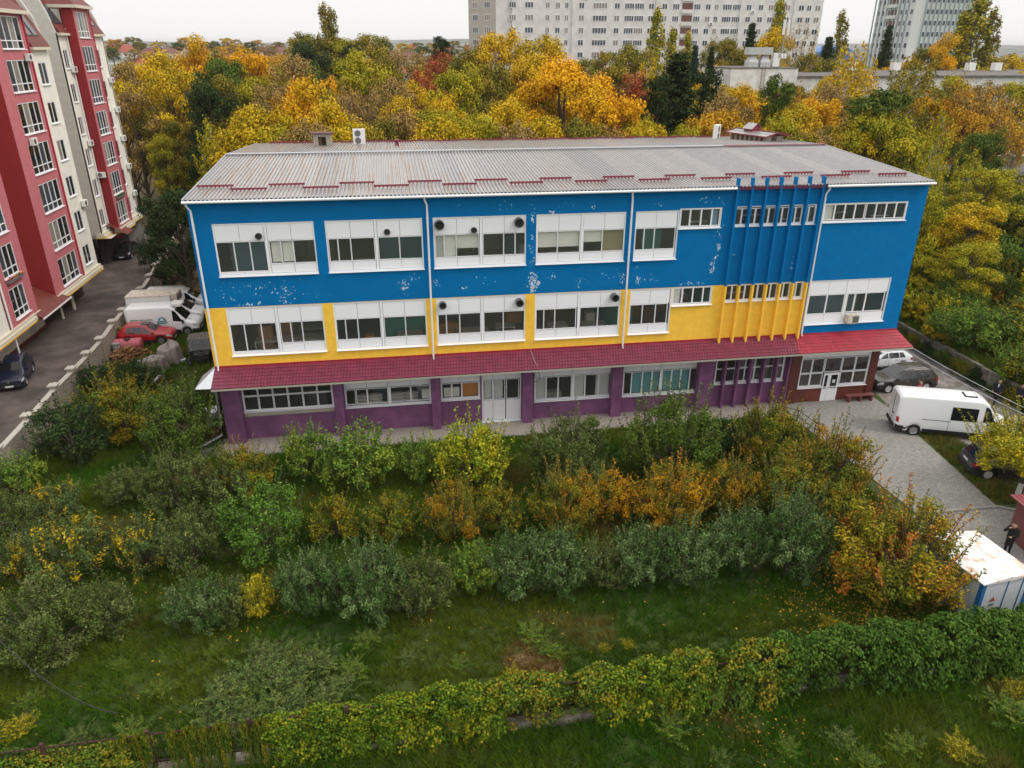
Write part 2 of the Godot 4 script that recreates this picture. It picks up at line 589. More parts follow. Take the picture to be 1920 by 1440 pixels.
# print of white flakes where the paint has come off, on the blue storey (44 m by 6.1 m)
func chip_texture() -> ImageTexture:
	var w := 2048
	var h := 284
	var im := Image.create(w, h, false, Image.FORMAT_RGB8)
	var f := FastNoiseLite.new()
	f.seed = 4
	f.frequency = 0.012
	f.fractal_octaves = 5
	for y in h:
		for x in w:
			var k := 0.95 + 0.08 * f.get_noise_2d(x, y * 1.6)
			im.set_pixel(x, y, Color(k, k, k))
	# white on a blue-tinted material needs the inverse of the tint: the flakes are pale blue-white
	var r := RandomNumberGenerator.new()
	r.seed = 77
	var groups := [[17.85, 9.55, 0.28, 0.45, 150, 4], [17.85, 9.1, 0.15, 0.2, 40, 4], [17.75, 13.4, 0.12, 0.5, 40, 4], [17.75, 11.4, 0.1, 0.9, 22, 3], [17.75, 12.3, 0.08, 0.25, 10, 3], [18.86, 13.74, 0.12, 0.05, 16, 4],
		[1.7, 9.9, 1.0, 0.35, 34, 3], [3.5, 9.7, 0.6, 0.45, 40, 3], [1.4, 9.0, 0.7, 0.08, 30, 4], [3.2, 9.1, 0.4, 0.25, 18, 3], [0.1, 9.7, 0.4, 0.5, 20, 2], [5.0, 9.4, 0.5, 0.3, 14, 2],
		[10.1, 9.6, 0.25, 0.45, 44, 3], [10.7, 10.1, 0.35, 0.2, 16, 2], [12.1, 9.75, 0.35, 0.25, 16, 2], [13.7, 9.4, 0.12, 0.05, 8, 5], [14.8, 9.7, 0.8, 0.3, 9, 2], [16.4, 14.1, 0.5, 0.2, 10, 2], [13.5, 14.3, 0.3, 0.1, 4, 2],
		[19.05, 9.9, 0.18, 0.22, 16, 3], [20.7, 9.5, 0.4, 0.4, 26, 2], [21.5, 13.97, 0.15, 0.08, 8, 3], [22.2, 9.9, 0.6, 0.3, 8, 2], [19.6, 14.1, 0.4, 0.15, 8, 2],
		[24.4, 9.4, 0.14, 0.25, 40, 3], [23.4, 9.5, 0.2, 0.3, 30, 3], [25.2, 9.5, 0.5, 0.3, 12, 2], [24.3, 10.3, 0.2, 0.2, 6, 2], [27.6, 9.05, 0.9, 0.08, 34, 2],
		[29.42, 11.3, 0.10, 0.2, 50, 3], [29.3, 10.6, 0.13, 0.4, 30, 3], [29.15, 9.9, 0.16, 0.4, 44, 3], [29.3, 12.2, 0.2, 0.4, 14, 2], [25.4, 13.98, 0.4, 0.12, 10, 2], [28.2, 14.2, 0.35, 0.15, 12, 3], [29.2, 14.0, 0.2, 0.2, 8, 3],
		[34.65, 10.95, 0.08, 0.2, 20, 3], [34.45, 10.0, 0.12, 0.4, 20, 2], [30.4, 10.8, 0.1, 0.1, 5, 2]]
	for g in groups:
		for i in int(g[4] * 0.75):
			var cx: float = (g[0] + r.randfn() * g[2] * 0.62 + 1.13) / 44.0 * w
			var cy: float = (14.9 - (g[1] + r.randfn() * g[3] * 0.62)) / 6.1 * h
			var big: float = 0.8 + 0.62 * g[5] * pow(r.randf(), 2.0)
			var tone := r.randf_range(0.7, 1.0)
			var tilt := r.randf() * PI
			var ra := big * r.randf_range(0.8, 1.7)
			var rb := big * r.randf_range(0.4, 0.8)
			for yy in range(int(cy) - 7, int(cy) + 8):
				for xx in range(int(cx) - 7, int(cx) + 8):
					var e := Vector2(xx - cx, yy - cy).rotated(tilt)
					var edge := Vector2(e.x / ra, e.y / rb).length() + 0.35 * f.get_noise_2d(xx * 22.0, yy * 22.0)
					if edge < 1.0 and xx >= 0 and yy >= 0 and xx < w and yy < h:
							chips.append(Vector3((xx + 0.5) / w * 44.0 - 1.13, 14.9 - (yy + 0.5) / h * 6.1, tone))
	# tint the ground coat blue here, so that the flakes stay white
	var blue := Color(0.0, 0.152, 0.410)
	for y in h:
		for x in w:
			var k := im.get_pixel(x, y).r
			im.set_pixel(x, y, Color(blue.r * k, blue.g * k, blue.b * k).linear_to_srgb())
	for q in chips:
		var tone: float = q.z
		im.set_pixel(clampi(int((q.x + 1.13) / 44.0 * w), 0, w - 1), clampi(int((14.9 - q.y) / 6.1 * h), 0, h - 1), Color(0.66 * tone, 0.71 * tone, 0.76 * tone).linear_to_srgb())
	M.blue_paint.albedo_color = Color(1, 1, 1)
	return ImageTexture.create_from_image(im)
var chips: Array[Vector3] = []

# galvanised roof sheet, u across one sheet of a metre, v down the slope; 0 clean, 1 a little rust, 2 rusty laps
func roof_texture(k: int) -> ImageTexture:
	var w := 128
	var h := 512
	var im := Image.create(w, h, false, Image.FORMAT_RGB8)
	var f := FastNoiseLite.new()
	f.seed = 20 + k
	f.frequency = 0.02
	f.fractal_octaves = 5
	var r := RandomNumberGenerator.new()
	r.seed = 5 + k
	var lines := []
	for i in [0, 2, 5][k]:
		lines.append([r.randf_range(0.0, 1.0) if i else 0.03, r.randf_range(0.0, 0.6), r.randf_range(0.2, 0.7)])
	for y in h:
		for x in w:
			var g := 0.90 + 0.16 * f.get_noise_2d(x * 0.6, y * 2.0)
			var rust := 0.0
			var vv := float(y) / h
			for l in lines:
				var dx := absf(float(x) / w - l[0])
				if vv > l[1] and vv < l[1] + l[2] and dx < 0.035:
					rust = maxf(rust, clampf(0.75 + 1.1 * f.get_noise_2d(x * 5.0 + 300.0, y * 0.8), 0.0, 1.0))
			var c := Color(g, g, g).lerp(Color(0.58, 0.32, 0.15) * 1.4, rust * 0.8)
			im.set_pixel(x, y, c.linear_to_srgb())
	return ImageTexture.create_from_image(im)

# [grey setts, their height, pale slabs]; 16 by 32 setts of 0.2 x 0.1 m
func sett_textures() -> Array:
	var s := 512
	var a := Image.create(s, s, false, Image.FORMAT_RGB8)
	var b := Image.create(s, s, false, Image.FORMAT_RGB8)
	var p := Image.create(s, s, false, Image.FORMAT_RGB8)
	var f := FastNoiseLite.new()
	f.seed = 8
	f.frequency = 0.01
	var tones := {}
	var r := RandomNumberGenerator.new()
	r.seed = 3
	for y in s:
		for x in s:
			var row := y / 16
			var xx := x + (16 if row % 2 else 0)
			var cell := Vector2i((xx / 32) % 16, row)
			if not tones.has(cell):
				tones[cell] = r.randf_range(0.75, 1.1)
			var joint := xx % 32 < 3 or y % 16 < 3
			var t: float = tones[cell]
			var base := Color(0.30, 0.285, 0.265) * t
			if joint:
				base = Color(0.15, 0.145, 0.115)
			a.set_pixel(x, y, base.linear_to_srgb())
			b.set_pixel(x, y, Color(0.2, 0.2, 0.2) if joint else Color(0.9, 0.9, 0.9))
			var pj := x % 43 < 2 or y % 43 < 2
			var q := 0.82 + 0.14 * f.get_noise_2d(x * 3.0, y * 3.0) - (0.22 if pj else 0.0)
			p.set_pixel(x, y, Color(q, q, q))
	return [ImageTexture.create_from_image(a), ImageTexture.create_from_image(b), ImageTexture.create_from_image(p)]

func sheet(called: String, pts: Array, y: float, m: Material) -> MeshInstance3D:
	var b := MB.new()
	var p2 := PackedVector2Array()
	for p in pts:
		p2.append(p)
	var t := Geometry2D.triangulate_polygon(p2)
	for i in range(0, t.size(), 3):
		var a := Vector3(p2[t[i]].x, y, p2[t[i]].y)
		var c := Vector3(p2[t[i + 1]].x, y, p2[t[i + 1]].y)
		var e := Vector3(p2[t[i + 2]].x, y, p2[t[i + 2]].y)
		if (c - a).cross(e - a).y < 0:
			b.tri(a, e, c)
		else:
			b.tri(a, c, e)
	return structure(called, b.mesh(), m)

func kerb(pts: Array, w := 0.14, h := 0.1, parent: Node3D = null, m: Material = null) -> void:
	# kerb stones one metre long each
	for i in pts.size() - 1:
		var a: Vector2 = pts[i]
		var b: Vector2 = pts[i + 1]
		var n := maxi(1, int(round(a.distance_to(b))))
		var f := (b - a).normalized()
		for k in n:
			var c := a.lerp(b, (k + 0.5) / n)
			var o := part(parent, "kerb_stone", bm(a.distance_to(b) / n - 0.015, h + 0.05, w), m if m else M.kerb_stone, Vector3(c.x, h * 0.5 - 0.025, c.y))
			o.rotation.y = -atan2(f.y, f.x)

func slope_h(x: float, z: float) -> float:
	var up := clampf((x - 52.0) / 26.0, 0.0, 1.0)
	var f := up * up * (3.0 - 2.0 * up) * 5.0
	return (1.25 + f) * smoothstep(20.0, 8.0, z)

func hill_h(x: float, z: float) -> float:
	var d := -z
	var a := smoothstep(250.0, 500.0, d) * 16.5
	var b := smoothstep(700.0, 2500.0, d) * (19.0 + 6.0 * sin(x * 0.0016 + 1.0) + 5.0 * sin(x * 0.0047) + smoothstep(-200.0, -1600.0, x) * 4.0)
	return a + b

func setting() -> void:
	var b := MB.new()
	var e := 2900.0
	b.quad(Vector3(-e, 0, 900), Vector3(e, 0, 900), Vector3(e, 0, -e), Vector3(-e, 0, -e))
	structure("ground", b.mesh(), M.grass_ground, "grassy ground of the orchard and beyond")
	sheet("woodland_floor", [Vector2(-60, -25.6), Vector2(48, -25.6), Vector2(120, -12), Vector2(190, -215), Vector2(-190, -215), Vector2(-60, -62)], 0.006, M.forest_floor)
	# far hills
	b = MB.new()
	var xs := 60
	var zs := 40
	var grid := []
	for i in zs + 1:
		var z := -245.0 - pow(float(i) / zs, 1.6) * 2500.0
		var row := []
		for j in xs + 1:
			var x := lerpf(-2300.0, 2300.0, float(j) / xs)
			row.append(Vector3(x, hill_h(x, z) - (0.05 if i == 0 else 0.0) + 0.012, z))
		grid.append(row)
	b.loft(grid)
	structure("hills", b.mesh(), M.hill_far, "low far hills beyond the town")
	# yard of the flats: asphalt
	sheet("asphalt_drive", [Vector2(-26, 30), Vector2(-12.75, 30), Vector2(-13.0, -8), Vector2(-13.5, -20), Vector2(-14.9, -38), Vector2(-16.5, -58), Vector2(-17.5, -66), Vector2(-40, -66), Vector2(-40, 30)], 0.012, M.asphalt)
	# walk along the front of the factory
	sheet("front_walk", [Vector2(-2.6, -0.9), Vector2(-2.6, 1.42), Vector2(35.2, 1.42), Vector2(35.2, -0.9)], 0.05, M.pale_tiles)
	# path of setts in front of the door, then a second field of setts
	sheet("sett_path", [Vector2(35.35, 1.35), Vector2(35.7, -0.3), Vector2(42.45, -0.3), Vector2(42.5, 1.6), Vector2(42.0, 4.6), Vector2(40.9, 13.3), Vector2(36.3, 13.25)], 0.02, M.setts)
	sheet("sett_yard", [Vector2(35.4, 13.42), Vector2(40.8, 13.47), Vector2(42.6, 14.6), Vector2(44.0, 19.5), Vector2(33.6, 19.5)], 0.02, M.setts)
	sheet("car_park", [Vector2(42.6, 1.7), Vector2(42.95, -0.4), Vector2(42.95, -26), Vector2(50.85, -26), Vector2(50.85, 4.5), Vector2(49.5, 8.0), Vector2(44.5, 7.6), Vector2(42.3, 4.6)], 0.016, M.old_asphalt)
	sheet("back_yard", [Vector2(42.95, -26), Vector2(42.95, -34), Vector2(56, -34), Vector2(50.85, -26)], 0.016, M.old_asphalt)
	# bare soil beside the factory and worn places in the orchard
	var spots := [[-3.4, 0.6, 1.3, 1.6], [-6.3, -11.4, 1.9, 2.2], [-4.0, -5.5, 1.3, 3.4], [43.6, 10.4, 1.4, 2.2], [43.3, 1.3, 0.9, 0.8]]
	var k := 0
	for s in spots:
		var pts := []
		for i in 16:
			var a := TAU * i / 16.0
			var q := 0.8 + 0.22 * sin(a * 3.0 + k) + 0.12 * sin(a * 5.0 + 2 * k)
			pts.append(Vector2(s[0] + cos(a) * s[2] * q, s[1] + sin(a) * s[3] * q))
		k += 1
		sheet("bare_soil", pts, 0.024 + 0.002 * k, M.bare_soil)
	spots = [[14.3, 20.2, 1.4, 1.0], [-2.6, 3.6, 1.6, 1.0]]
	for s in spots:
		var pts := []
		for i in 16:
			var a := TAU * i / 16.0
			var q := 0.8 + 0.22 * sin(a * 3.0 + k) + 0.12 * sin(a * 5.0 + 2 * k)
			pts.append(Vector2(s[0] + cos(a) * s[2] * q, s[1] + sin(a) * s[3] * q))
		k += 1
		sheet("dry_patch", pts, 0.010 + 0.001 * k, M.dry_grass)
	# kerbs
	var kr := node(self, "front_kerb")
	kr.set_meta("kind", "structure")
	kerb([Vector2(-2.6, 1.5), Vector2(35.2, 1.5)], 0.14, 0.06, kr)
	kr = node(self, "path_kerb")
	kr.set_meta("kind", "structure")
	kerb([Vector2(36.1, 13.34), Vector2(40.85, 13.38), Vector2(42.7, 14.5)], 0.14, 0.1, kr)
	kerb([Vector2(35.25, 1.6), Vector2(35.75, 6.5), Vector2(36.2, 13.2)], 0.12, 0.06, kr)
	kr = node(self, "car_park_kerb")
	kr.set_meta("kind", "structure")
	kerb([Vector2(50.93, -26), Vector2(50.93, 4.4)], 0.16, 0.14, kr)
	# bank above the retaining wall
	b = MB.new()
	grid = []
	for i in 34:
		var z := lerpf(20.0, -70.0, i / 33.0)
		var row := []
		for j in 14:
			var x := 51.75 + 80.0 * pow(j / 13.0, 1.7)
			row.append(Vector3(x, slope_h(x, z) + 0.1 * sin(x * 1.3 + z), z))
		grid.append(row)
	b.loft(grid)
	structure("bank", b.mesh(), M.grass_ground, "overgrown bank above the retaining wall")
	var rw := thing("retaining_wall", "low weathered concrete retaining wall along the car park, shrubs growing above", "wall")
	for i in 12:
		var z0 := 7.0 - i * 2.8
		var hh := 1.35 * smoothstep(20.0, 8.0, z0)
		pbox(rw, "panel", Vector3(51.45, -0.05, z0 - 2.78), Vector3(51.74, hh + 0.05 * sin(i * 2.1), z0), M.concrete_dark)

# wall in the plane z = z0 with openings; thickness t behind it. holes: Rect2(x, y, w, h)
func holed(b: MB, x0: float, x1: float, y0: float, y1: float, z0: float, t: float, holes: Array, uvf = null) -> void:
	var xs := [x0, x1]
	var ys := [y0, y1]
	for h in holes:
		for q in [h.position.x, h.end.x]:
			if q > x0 and q < x1:
				xs.append(q)
		for q in [h.position.y, h.end.y]:
			if q > y0 and q < y1:
				ys.append(q)
	xs.sort()
	ys.sort()
	for i in xs.size() - 1:
		for j in ys.size() - 1:
			if xs[i + 1] - xs[i] < 0.001 or ys[j + 1] - ys[j] < 0.001:
				continue
			var c := Vector2((xs[i] + xs[i + 1]) * 0.5, (ys[j] + ys[j + 1]) * 0.5)
			var open := false
			for h in holes:
				if h.has_point(c):
					open = true
			if open:
				continue
			var a := Vector3(xs[i], ys[j], z0)
			var e := Vector3(xs[i + 1], ys[j], z0)
			var f := Vector3(xs[i + 1], ys[j + 1], z0)
			var g := Vector3(xs[i], ys[j + 1], z0)
			if uvf:
				b.quad_uv(a, e, f, g, uvf.call(a), uvf.call(e), uvf.call(f), uvf.call(g))
			else:
				b.quad(a, e, f, g)
			var d := Vector3(0, 0, -t)
			b.quad(e + d, a + d, g + d, f + d)
	for h in holes:
		var p := Vector2(maxf(h.position.x, x0), maxf(h.position.y, y0))
		var q := Vector2(minf(h.end.x, x1), minf(h.end.y, y1))
		if q.x <= p.x or q.y <= p.y:
			continue
		var d := Vector3(0, 0, -t)
		var a := Vector3(p.x, p.y, z0)
		var e := Vector3(q.x, p.y, z0)
		var f := Vector3(q.x, q.y, z0)
		var g := Vector3(p.x, q.y, z0)
		if h.position.y > y0:
			b.quad(a, a + d, e + d, e)
		if h.end.y < y1:
			b.quad(f, f + d, g + d, g)
		b.quad(g, g + d, a + d, a)
		b.quad(e, e + d, f + d, f)

# a window bay: panes given as [x0, x1, y0, y1]; the rest of the rectangle is filled with panels split at px and the pane rows
func win(bld: Node3D, x0: float, x1: float, y0: float, y1: float, z: float, panes: Array, panels: Array, fw := 0.07, extra := []) -> Node3D:
	var w := node(bld, "window", Vector3(x0, y0, z))
	var fr := MB.new()
	var o := Vector3(x0, y0, z)
	# outer frame
	for r in [[x0, x1, y1 - fw, y1], [x0, x1, y0, y0 + fw], [x0, x0 + fw, y0 + fw, y1 - fw], [x1 - fw, x1, y0 + fw, y1 - fw]]:
		fr.boxmm(Vector3(r[0], r[2], z - 0.12) - o, Vector3(r[1], r[3], z - 0.02) - o)
	for r in extra:
		fr.boxmm(Vector3(r[0], r[2], z - 0.115) - o, Vector3(r[1], r[3], z - 0.025) - o)
	for p in panes:
		var t := 0.04
		for r in [[p[0] - t, p[1] + t, p[3], p[3] + t], [p[0] - t, p[1] + t, p[2] - t, p[2]], [p[0] - t, p[0], p[2], p[3]], [p[1], p[1] + t, p[2], p[3]]]:
			fr.boxmm(Vector3(r[0], r[2], z - 0.105) - o, Vector3(r[1], r[3], z - 0.035) - o)
		part(w, "pane", bm(p[1] - p[0], p[3] - p[2], 0.008), M.glass, Vector3((p[0] + p[1]) * 0.5, (p[2] + p[3]) * 0.5, z - 0.075) - o)
	part(w, "frame", fr.mesh(), M.white_frame)
	for p in panels:
		part(w, "panel", bm(p[1] - p[0] - 0.02, p[3] - p[2] - 0.02, 0.04), M.white_panel, Vector3((p[0] + p[1]) * 0.5, (p[2] + p[3]) * 0.5, z - 0.07) - o)
	# sill
	part(w, "sill", bm(x1 - x0 + 0.06, 0.03, 0.16), M.white_frame, Vector3((x0 + x1) * 0.5, y0 - 0.016, z + 0.05) - o)
	return w

# the usual bay of 5.4 m by 2.95 m: head panels, a row of lights, apron panels
func bay(bld: Node3D, x: float, y0: float, ls: Array, rs: Array, tall := false) -> Node3D:
	var yt := y0 + 1.90
	var yb := y0 + 0.64
	var panes := []
	var panels := []
	for i in ls.size() - 1:
		panes.append([x + ls[i] + 0.03, x + ls[i + 1] - 0.03, (y0 + 0.24) if tall else yb, yt])
	for i in rs.size() - 1:
		panes.append([x + rs[i] + 0.03, x + rs[i + 1] - 0.03, yb, yt])
	for q in [[0.07, 1.36], [1.36, 2.68], [2.84, 4.12], [4.12, 5.33]]:
		panels.append([x + q[0], x + q[1], yt + 0.05, y0 + 2.88])
		panels.append([x + q[0], x + q[1], y0 + 0.08, (y0 + 0.2) if tall and q[0] < 2.0 else (yb - 0.05)])
	return win(bld, x, x + 5.4, y0, y0 + 2.95, 0.0, panes, panels, 0.07, [[x + 2.69, x + 2.83, y0 + 0.07, y0 + 2.88]])

func tile_canopy(x0: float, x1: float, zt: float, yt: float, zb: float, yb: float, skew_l := 0.0, skew_r := 0.0) -> ArrayMesh:
	# pressed metal tile: waves across, steps down the slope
	var b := MB.new()
	var rows := 6
	var n := int((x1 - x0) / 0.0457)
	for r in rows:
		var f0 := float(r) / rows
		var f1 := float(r + 1) / rows
		var ring0 := []
		var ring1 := []
		for i in n + 1:
			var f := float(i) / n
			var wave := 0.018 * sin(TAU * (f * (x1 - x0)) / 0.183)
			var xa := lerpf(x0 - skew_l * f0, x1 + skew_r * f0, f)
			var xb := lerpf(x0 - skew_l * f1, x1 + skew_r * f1, f)
			ring0.append(Vector3(xa, lerpf(yt, yb, f0) + wave + (0.0 if r == 0 else -0.0), lerpf(zt, zb, f0)))
			ring1.append(Vector3(xb, lerpf(yt, yb, f1) + wave + 0.028, lerpf(zt, zb, f1) + 0.008))
		b.loft([ring1, ring0])
		# riser at the foot of the row
		var ring2 := []
		for p in ring1:
			ring2.append(p + Vector3(0, -0.03, -0.004))
		b.loft([ring2, ring1])
	return b.mesh()

func fan(bld: Node3D, x: float, y: float, r: float, proud := 0.12) -> void:
	var f := node(bld, "exhaust_fan", Vector3(x, y, 0.0))
	var b := MB.new()
	b.lathe(Vector3(0, 0, -0.06), Vector3(0, 0, 1), [Vector2(0, r), Vector2(proud + 0.05, r), Vector2(proud + 0.05, r * 0.86), Vector2(0.02, r * 0.84)], 20)
	part(f, "ring", b.mesh(), M.fan_ring)
	b = MB.new()
	b.lathe(Vector3(0, 0, -0.05), Vector3(0, 0, 1), [Vector2(0.02, r * 0.85), Vector2(0.02, 0.0)], 20)
	part(f, "back", b.mesh(), M.fan_dark)
	for k in 4:
		b = MB.new()
		var a := TAU * k / 4.0 + x
		var d := Vector3(cos(a), sin(a), 0)
		b.bar(Vector3(0, 0, 0.02) + d * 0.03, Vector3(0, 0, 0.035) + d * r * 0.8, r * 0.34, 0.012)
		part(f, "blade", b.mesh(), M.fan_ring)

func downpipe(bld: Node3D, x: float, yt: float, yb: float, lean := 0.1) -> void:
	var b := MB.new()
	b.tube([Vector3(x, yt, 0.32), Vector3(x, yt - 0.2, 0.31), Vector3(x + lean, yt - 0.5, 0.14), Vector3(x + lean, yb + 0.1, 0.13), Vector3(x + lean, yb - 0.08, 0.22)], [0.06, 0.06, 0.06, 0.06, 0.06], 10)
	var k := 0
	while yt - 1.2 - k * 2.4 > yb + 0.4:
		b.tube([Vector3(x + lean, yt - 1.2 - k * 2.4, 0.13), Vector3(x + lean, yt - 1.26 - k * 2.4, 0.13)], [0.072, 0.072], 10)
		k += 1
	part(bld, "downpipe", b.mesh(), M.white_pipe)

func factory() -> void:
	var F := thing("factory_building", "long three-storey industrial building painted blue, yellow and purple with grey sheet roof", "building")
	var XL := -1.13
	var XR := 42.83
	var H := 14.86
	var YB := 8.84
	var YC := 5.2
	var holes := []
	for k in 4:
		holes.append(Rect2(6.0 * k, 10.66, 5.4, 2.95))
		holes.append(Rect2(6.0 * k, 5.87, 5.4, 2.95))
	holes.append_array([Rect2(24, 10.66, 2.7, 2.95), Rect2(26.71, 12.5, 2.68, 1.2), Rect2(24, 5.87, 2.7, 2.95), Rect2(26.71, 7.62, 2.65, 1.2)])
	holes.append(Rect2(30.17, 12.53, 5.33, 1.2))
	holes.append(Rect2(30.17, 7.72, 5.33, 1.1))
	holes.append_array([Rect2(36.0, 12.58, 5.65, 1.16), Rect2(36.0, 5.87, 5.65, 2.97)])
	var uvf := func(p: Vector3) -> Vector2: return Vector2((p.x + 1.13) / 44.0, (14.9 - p.y) / 6.1)
	var b := MB.new()
	b.use_u = true
	holed(b, XL, 35.8, YB, H, 0.0, 0.3, holes, uvf)
	part(F, "wall", b.mesh(), M.blue_paint).set_meta("label", "blue top storey wall with white flakes of peeled paint")
	b = MB.new()
	holed(b, 35.8, XR, YC - 0.9, H, 0.0, 0.3, holes)
	b.quad(Vector3(XR, YC - 0.9, 0), Vector3(XR, YC - 0.9, -25), Vector3(XR, H, -25), Vector3(XR, H, 0))
	b.quad(Vector3(XL, YB, -25), Vector3(XL, YB, 0), Vector3(XL, H, 0), Vector3(XL, H, -25))
	var back := []
	for k in 7:
		for y in [1.4, 6.2, 11.0]:
			back.append(Rect2(0.4 + 6.0 * k, y, 4.6, 2.2))
	holed(b, XL, XR, 0.0, H, -24.7, 0.3, back)
	part(F, "wall", b.mesh(), M.blue_paint_plain)
	b = MB.new()
	holed(b, XL, 35.8, YC - 0.9, YB, 0.0, 0.3, holes)
	b.quad(Vector3(XL, YC - 0.9, -25), Vector3(XL, YC - 0.9, 0), Vector3(XL, YB, 0), Vector3(XL, YB, -25))
	part(F, "wall", b.mesh(), M.yellow_paint)
	# soffit over the ground floor and side walls below
	b = MB.new()
	b.quad(Vector3(XL, YC - 0.9, -1.2), Vector3(XR, YC - 0.9, -1.2), Vector3(XR, YC - 0.9, 0), Vector3(XL, YC - 0.9, 0))
	b.quad(Vector3(XL + 0.02, 0, -25), Vector3(XL + 0.02, 0, -0.55), Vector3(XL + 0.02, YC - 0.9, -0.55), Vector3(XL + 0.02, YC - 0.9, -25))
	part(F, "side_wall", b.mesh(), M.purple_paint)
	b = MB.new()
	b.quad(Vector3(42.12, 0, -0.25), Vector3(42.12, 0, -25), Vector3(42.12, YC - 0.9, -25), Vector3(42.12, YC - 0.9, -0.25))
	part(F, "side_wall", b.mesh(), M.maroon_wall)
	# floors, rooms
	for y in [0.03, 4.85, 9.6]:
		pbox(F, "floor_slab", Vector3(XL + 0.1, y - (0.02 if y < 1 else 0.25), -24.9), Vector3(41.9, y, -0.62 if y < 1 else -0.32), M.inner_floor)
	pbox(F, "ceiling", Vector3(XL + 0.1, 14.3, -24.9), Vector3(XR - 0.1, 14.4, -0.32), M.inner_ceiling)
	for y in [0.04, 4.86, 9.61]:
		for q in [[XL + 0.1, 5.6], [11.8, 17.0], [24.0, 29.6], [36.0, XR - 0.8]]:
			pbox(F, "inner_wall", Vector3(q[0], y, -8.2), Vector3(q[1], y + 4.2, -8.0), M.inner_wall)
		for x in [5.7, 11.7, 23.7, 29.75, 35.8]:
			pbox(F, "partition", Vector3(x - 0.1, y + 0.01, -7.9), Vector3(x + 0.1, y + 4.3, -0.72 if y < 1 else -0.35), M.inner_blue if x == 11.7 and y > 9 else M.inner_teal if y > 4 and y < 9 else M.inner_wall)
	pbox(F, "partition", Vector3(8.9, 4.9, -3.4), Vector3(11.5, 8.9, -3.3), M.inner_teal)
	pbox(F, "partition", Vector3(0.2, 9.65, -2.9), Vector3(2.7, 13.4, -2.8), M.inner_blue)
	pbox(F, "partition", Vector3(8.9, 9.65, -4.4), Vector3(11.5, 13.4, -4.3), M.inner_blue)
	pbox(F, "partition", Vector3(24.1, 4.9, -2.4), Vector3(25.0, 8.9, -2.3), M.inner_teal)
	pbox(F, "partition", Vector3(25.3, 9.65, -2.6), Vector3(26.6, 13.4, -2.5), M.inner_teal)
	pbox(F, "partition", Vector3(37.3, 4.9, -3.0), Vector3(41.5, 8.9, -2.9), M.inner_blue)
	# work tables inside
	for q in [[0.9, 5.4, 4.86, -2.0], [3.2, 5.3, 4.86, -4.0], [9.6, 11.2, 4.86, -1.9], [13.4, 15.4, 4.86, -1.8], [16.0, 17.2, 4.86, -2.4], [19.4, 20.6, 4.86, -2.0], [21.6, 23.2, 4.86, -1.8], [7.4, 8.6, 9.61, -2.0], [9.2, 10.2, 9.61, -1.8], [14.8, 17.0, 9.61, -1.9], [19.5, 22.5, 9.61, -2.0], [6.4, 8.6, 0.04, -2.4]]:
		var t := thing("work_table", "pale work table standing behind the factory windows", "table", Vector3(q[0], q[2], q[3]), 0.0, "work tables inside the factory")
		var lx: float = q[1] - q[0]
		pbox(t, "table_top", Vector3(0, 0.98, -1.0), Vector3(lx, 1.03, 0), M.table_top)
		pbox(t, "shelf", Vector3(0.05, 0.4, -0.9), Vector3(lx - 0.05, 0.43, -0.1), M.table_top)
		for lg in [[0.04, -0.06], [lx - 0.09, -0.06], [0.04, -0.96], [lx - 0.09, -0.96]]:
			pbox(t, "leg", Vector3(lg[0], 0, lg[1]), Vector3(lg[0] + 0.05, 0.98, lg[1] + 0.04), M.white_frame)
	# stored things seen through the panes
	var rs := RandomNumberGenerator.new()
	rs.seed = 19
	var hues := ["table_top", "blind_khaki", "inner_blue", "board_orange", "crate_white", "metal_grey", "firewood_cut", "blind_teal", "curtain_white"]
	for k in 64:
		var lev: float = [4.86, 9.61, 0.05][k % 3]
		var cx := rs.randf_range(0.3, 41.0)
		if lev < 1.0 and cx > 35.0:
			continue
		var cz := rs.randf_range(-9.5, -1.6)
		var sx := rs.randf_range(0.4, 1.3)
		var sy := rs.randf_range(0.7, 2.2)
		var t := thing("store_cabinet", "cabinet or crate standing inside behind the factory windows", "cabinet", Vector3(cx, lev, cz), rs.randf_range(-0.3, 0.3), "cabinets inside the factory")
		var hm: Material = M[hues[k % hues.size()]]
		pbox(t, "body", Vector3(-sx / 2, 0, -0.3), Vector3(sx / 2, sy, 0.3), hm)
		pbox(t, "door", Vector3(-sx / 2 + 0.03, 0.05, 0.301), Vector3(-0.01, sy - 0.05, 0.32), hm)
		pbox(t, "door", Vector3(0.01, 0.05, 0.301), Vector3(sx / 2 - 0.03, sy - 0.05, 0.32), hm)
	for k in 40:
		var lev: float = [4.86, 9.61][k % 2]
		var t := thing("ceiling_lamp", "unlit white tube lamp hanging in the factory rooms", "lamp", Vector3(0.8 + 1.03 * k, lev + 2.95, -1.6 - 1.4 * (k % 3)), 0.0, "tube lamps inside the factory")
		pbox(t, "tube", Vector3(-0.6, -0.05, -0.05), Vector3(0.6, 0.02, 0.05), M.white_frame)
		pbox(t, "rod", Vector3(-0.01, 0.02, -0.01), Vector3(0.01, 1.2, 0.01), M.white_frame)
	# windows
	bay(F, 0, 10.66, [0.05, 0.98, 1.85, 2.69], [2.87, 3.5, 4.17, 5.38], true)
	bay(F, 6, 10.66, [0.1, 0.62, 1.33, 2.66], [2.86, 4.06, 5.37])
	bay(F, 12, 10.66, [0.1, 0.6, 1.3, 2.64], [2.86, 4.08, 4.76, 5.36])
	bay(F, 18, 10.66, [0.08, 1.3, 2.66], [2.84, 4.02, 5.37])
	bay(F, 0, 5.87, [0.08, 0.87, 1.81, 2.66], [2.87, 3.48, 4.12, 5.38], true)
	bay(F, 6, 5.87, [0.08, 0.62, 1.33, 2.66], [2.87, 4.13, 5.38])
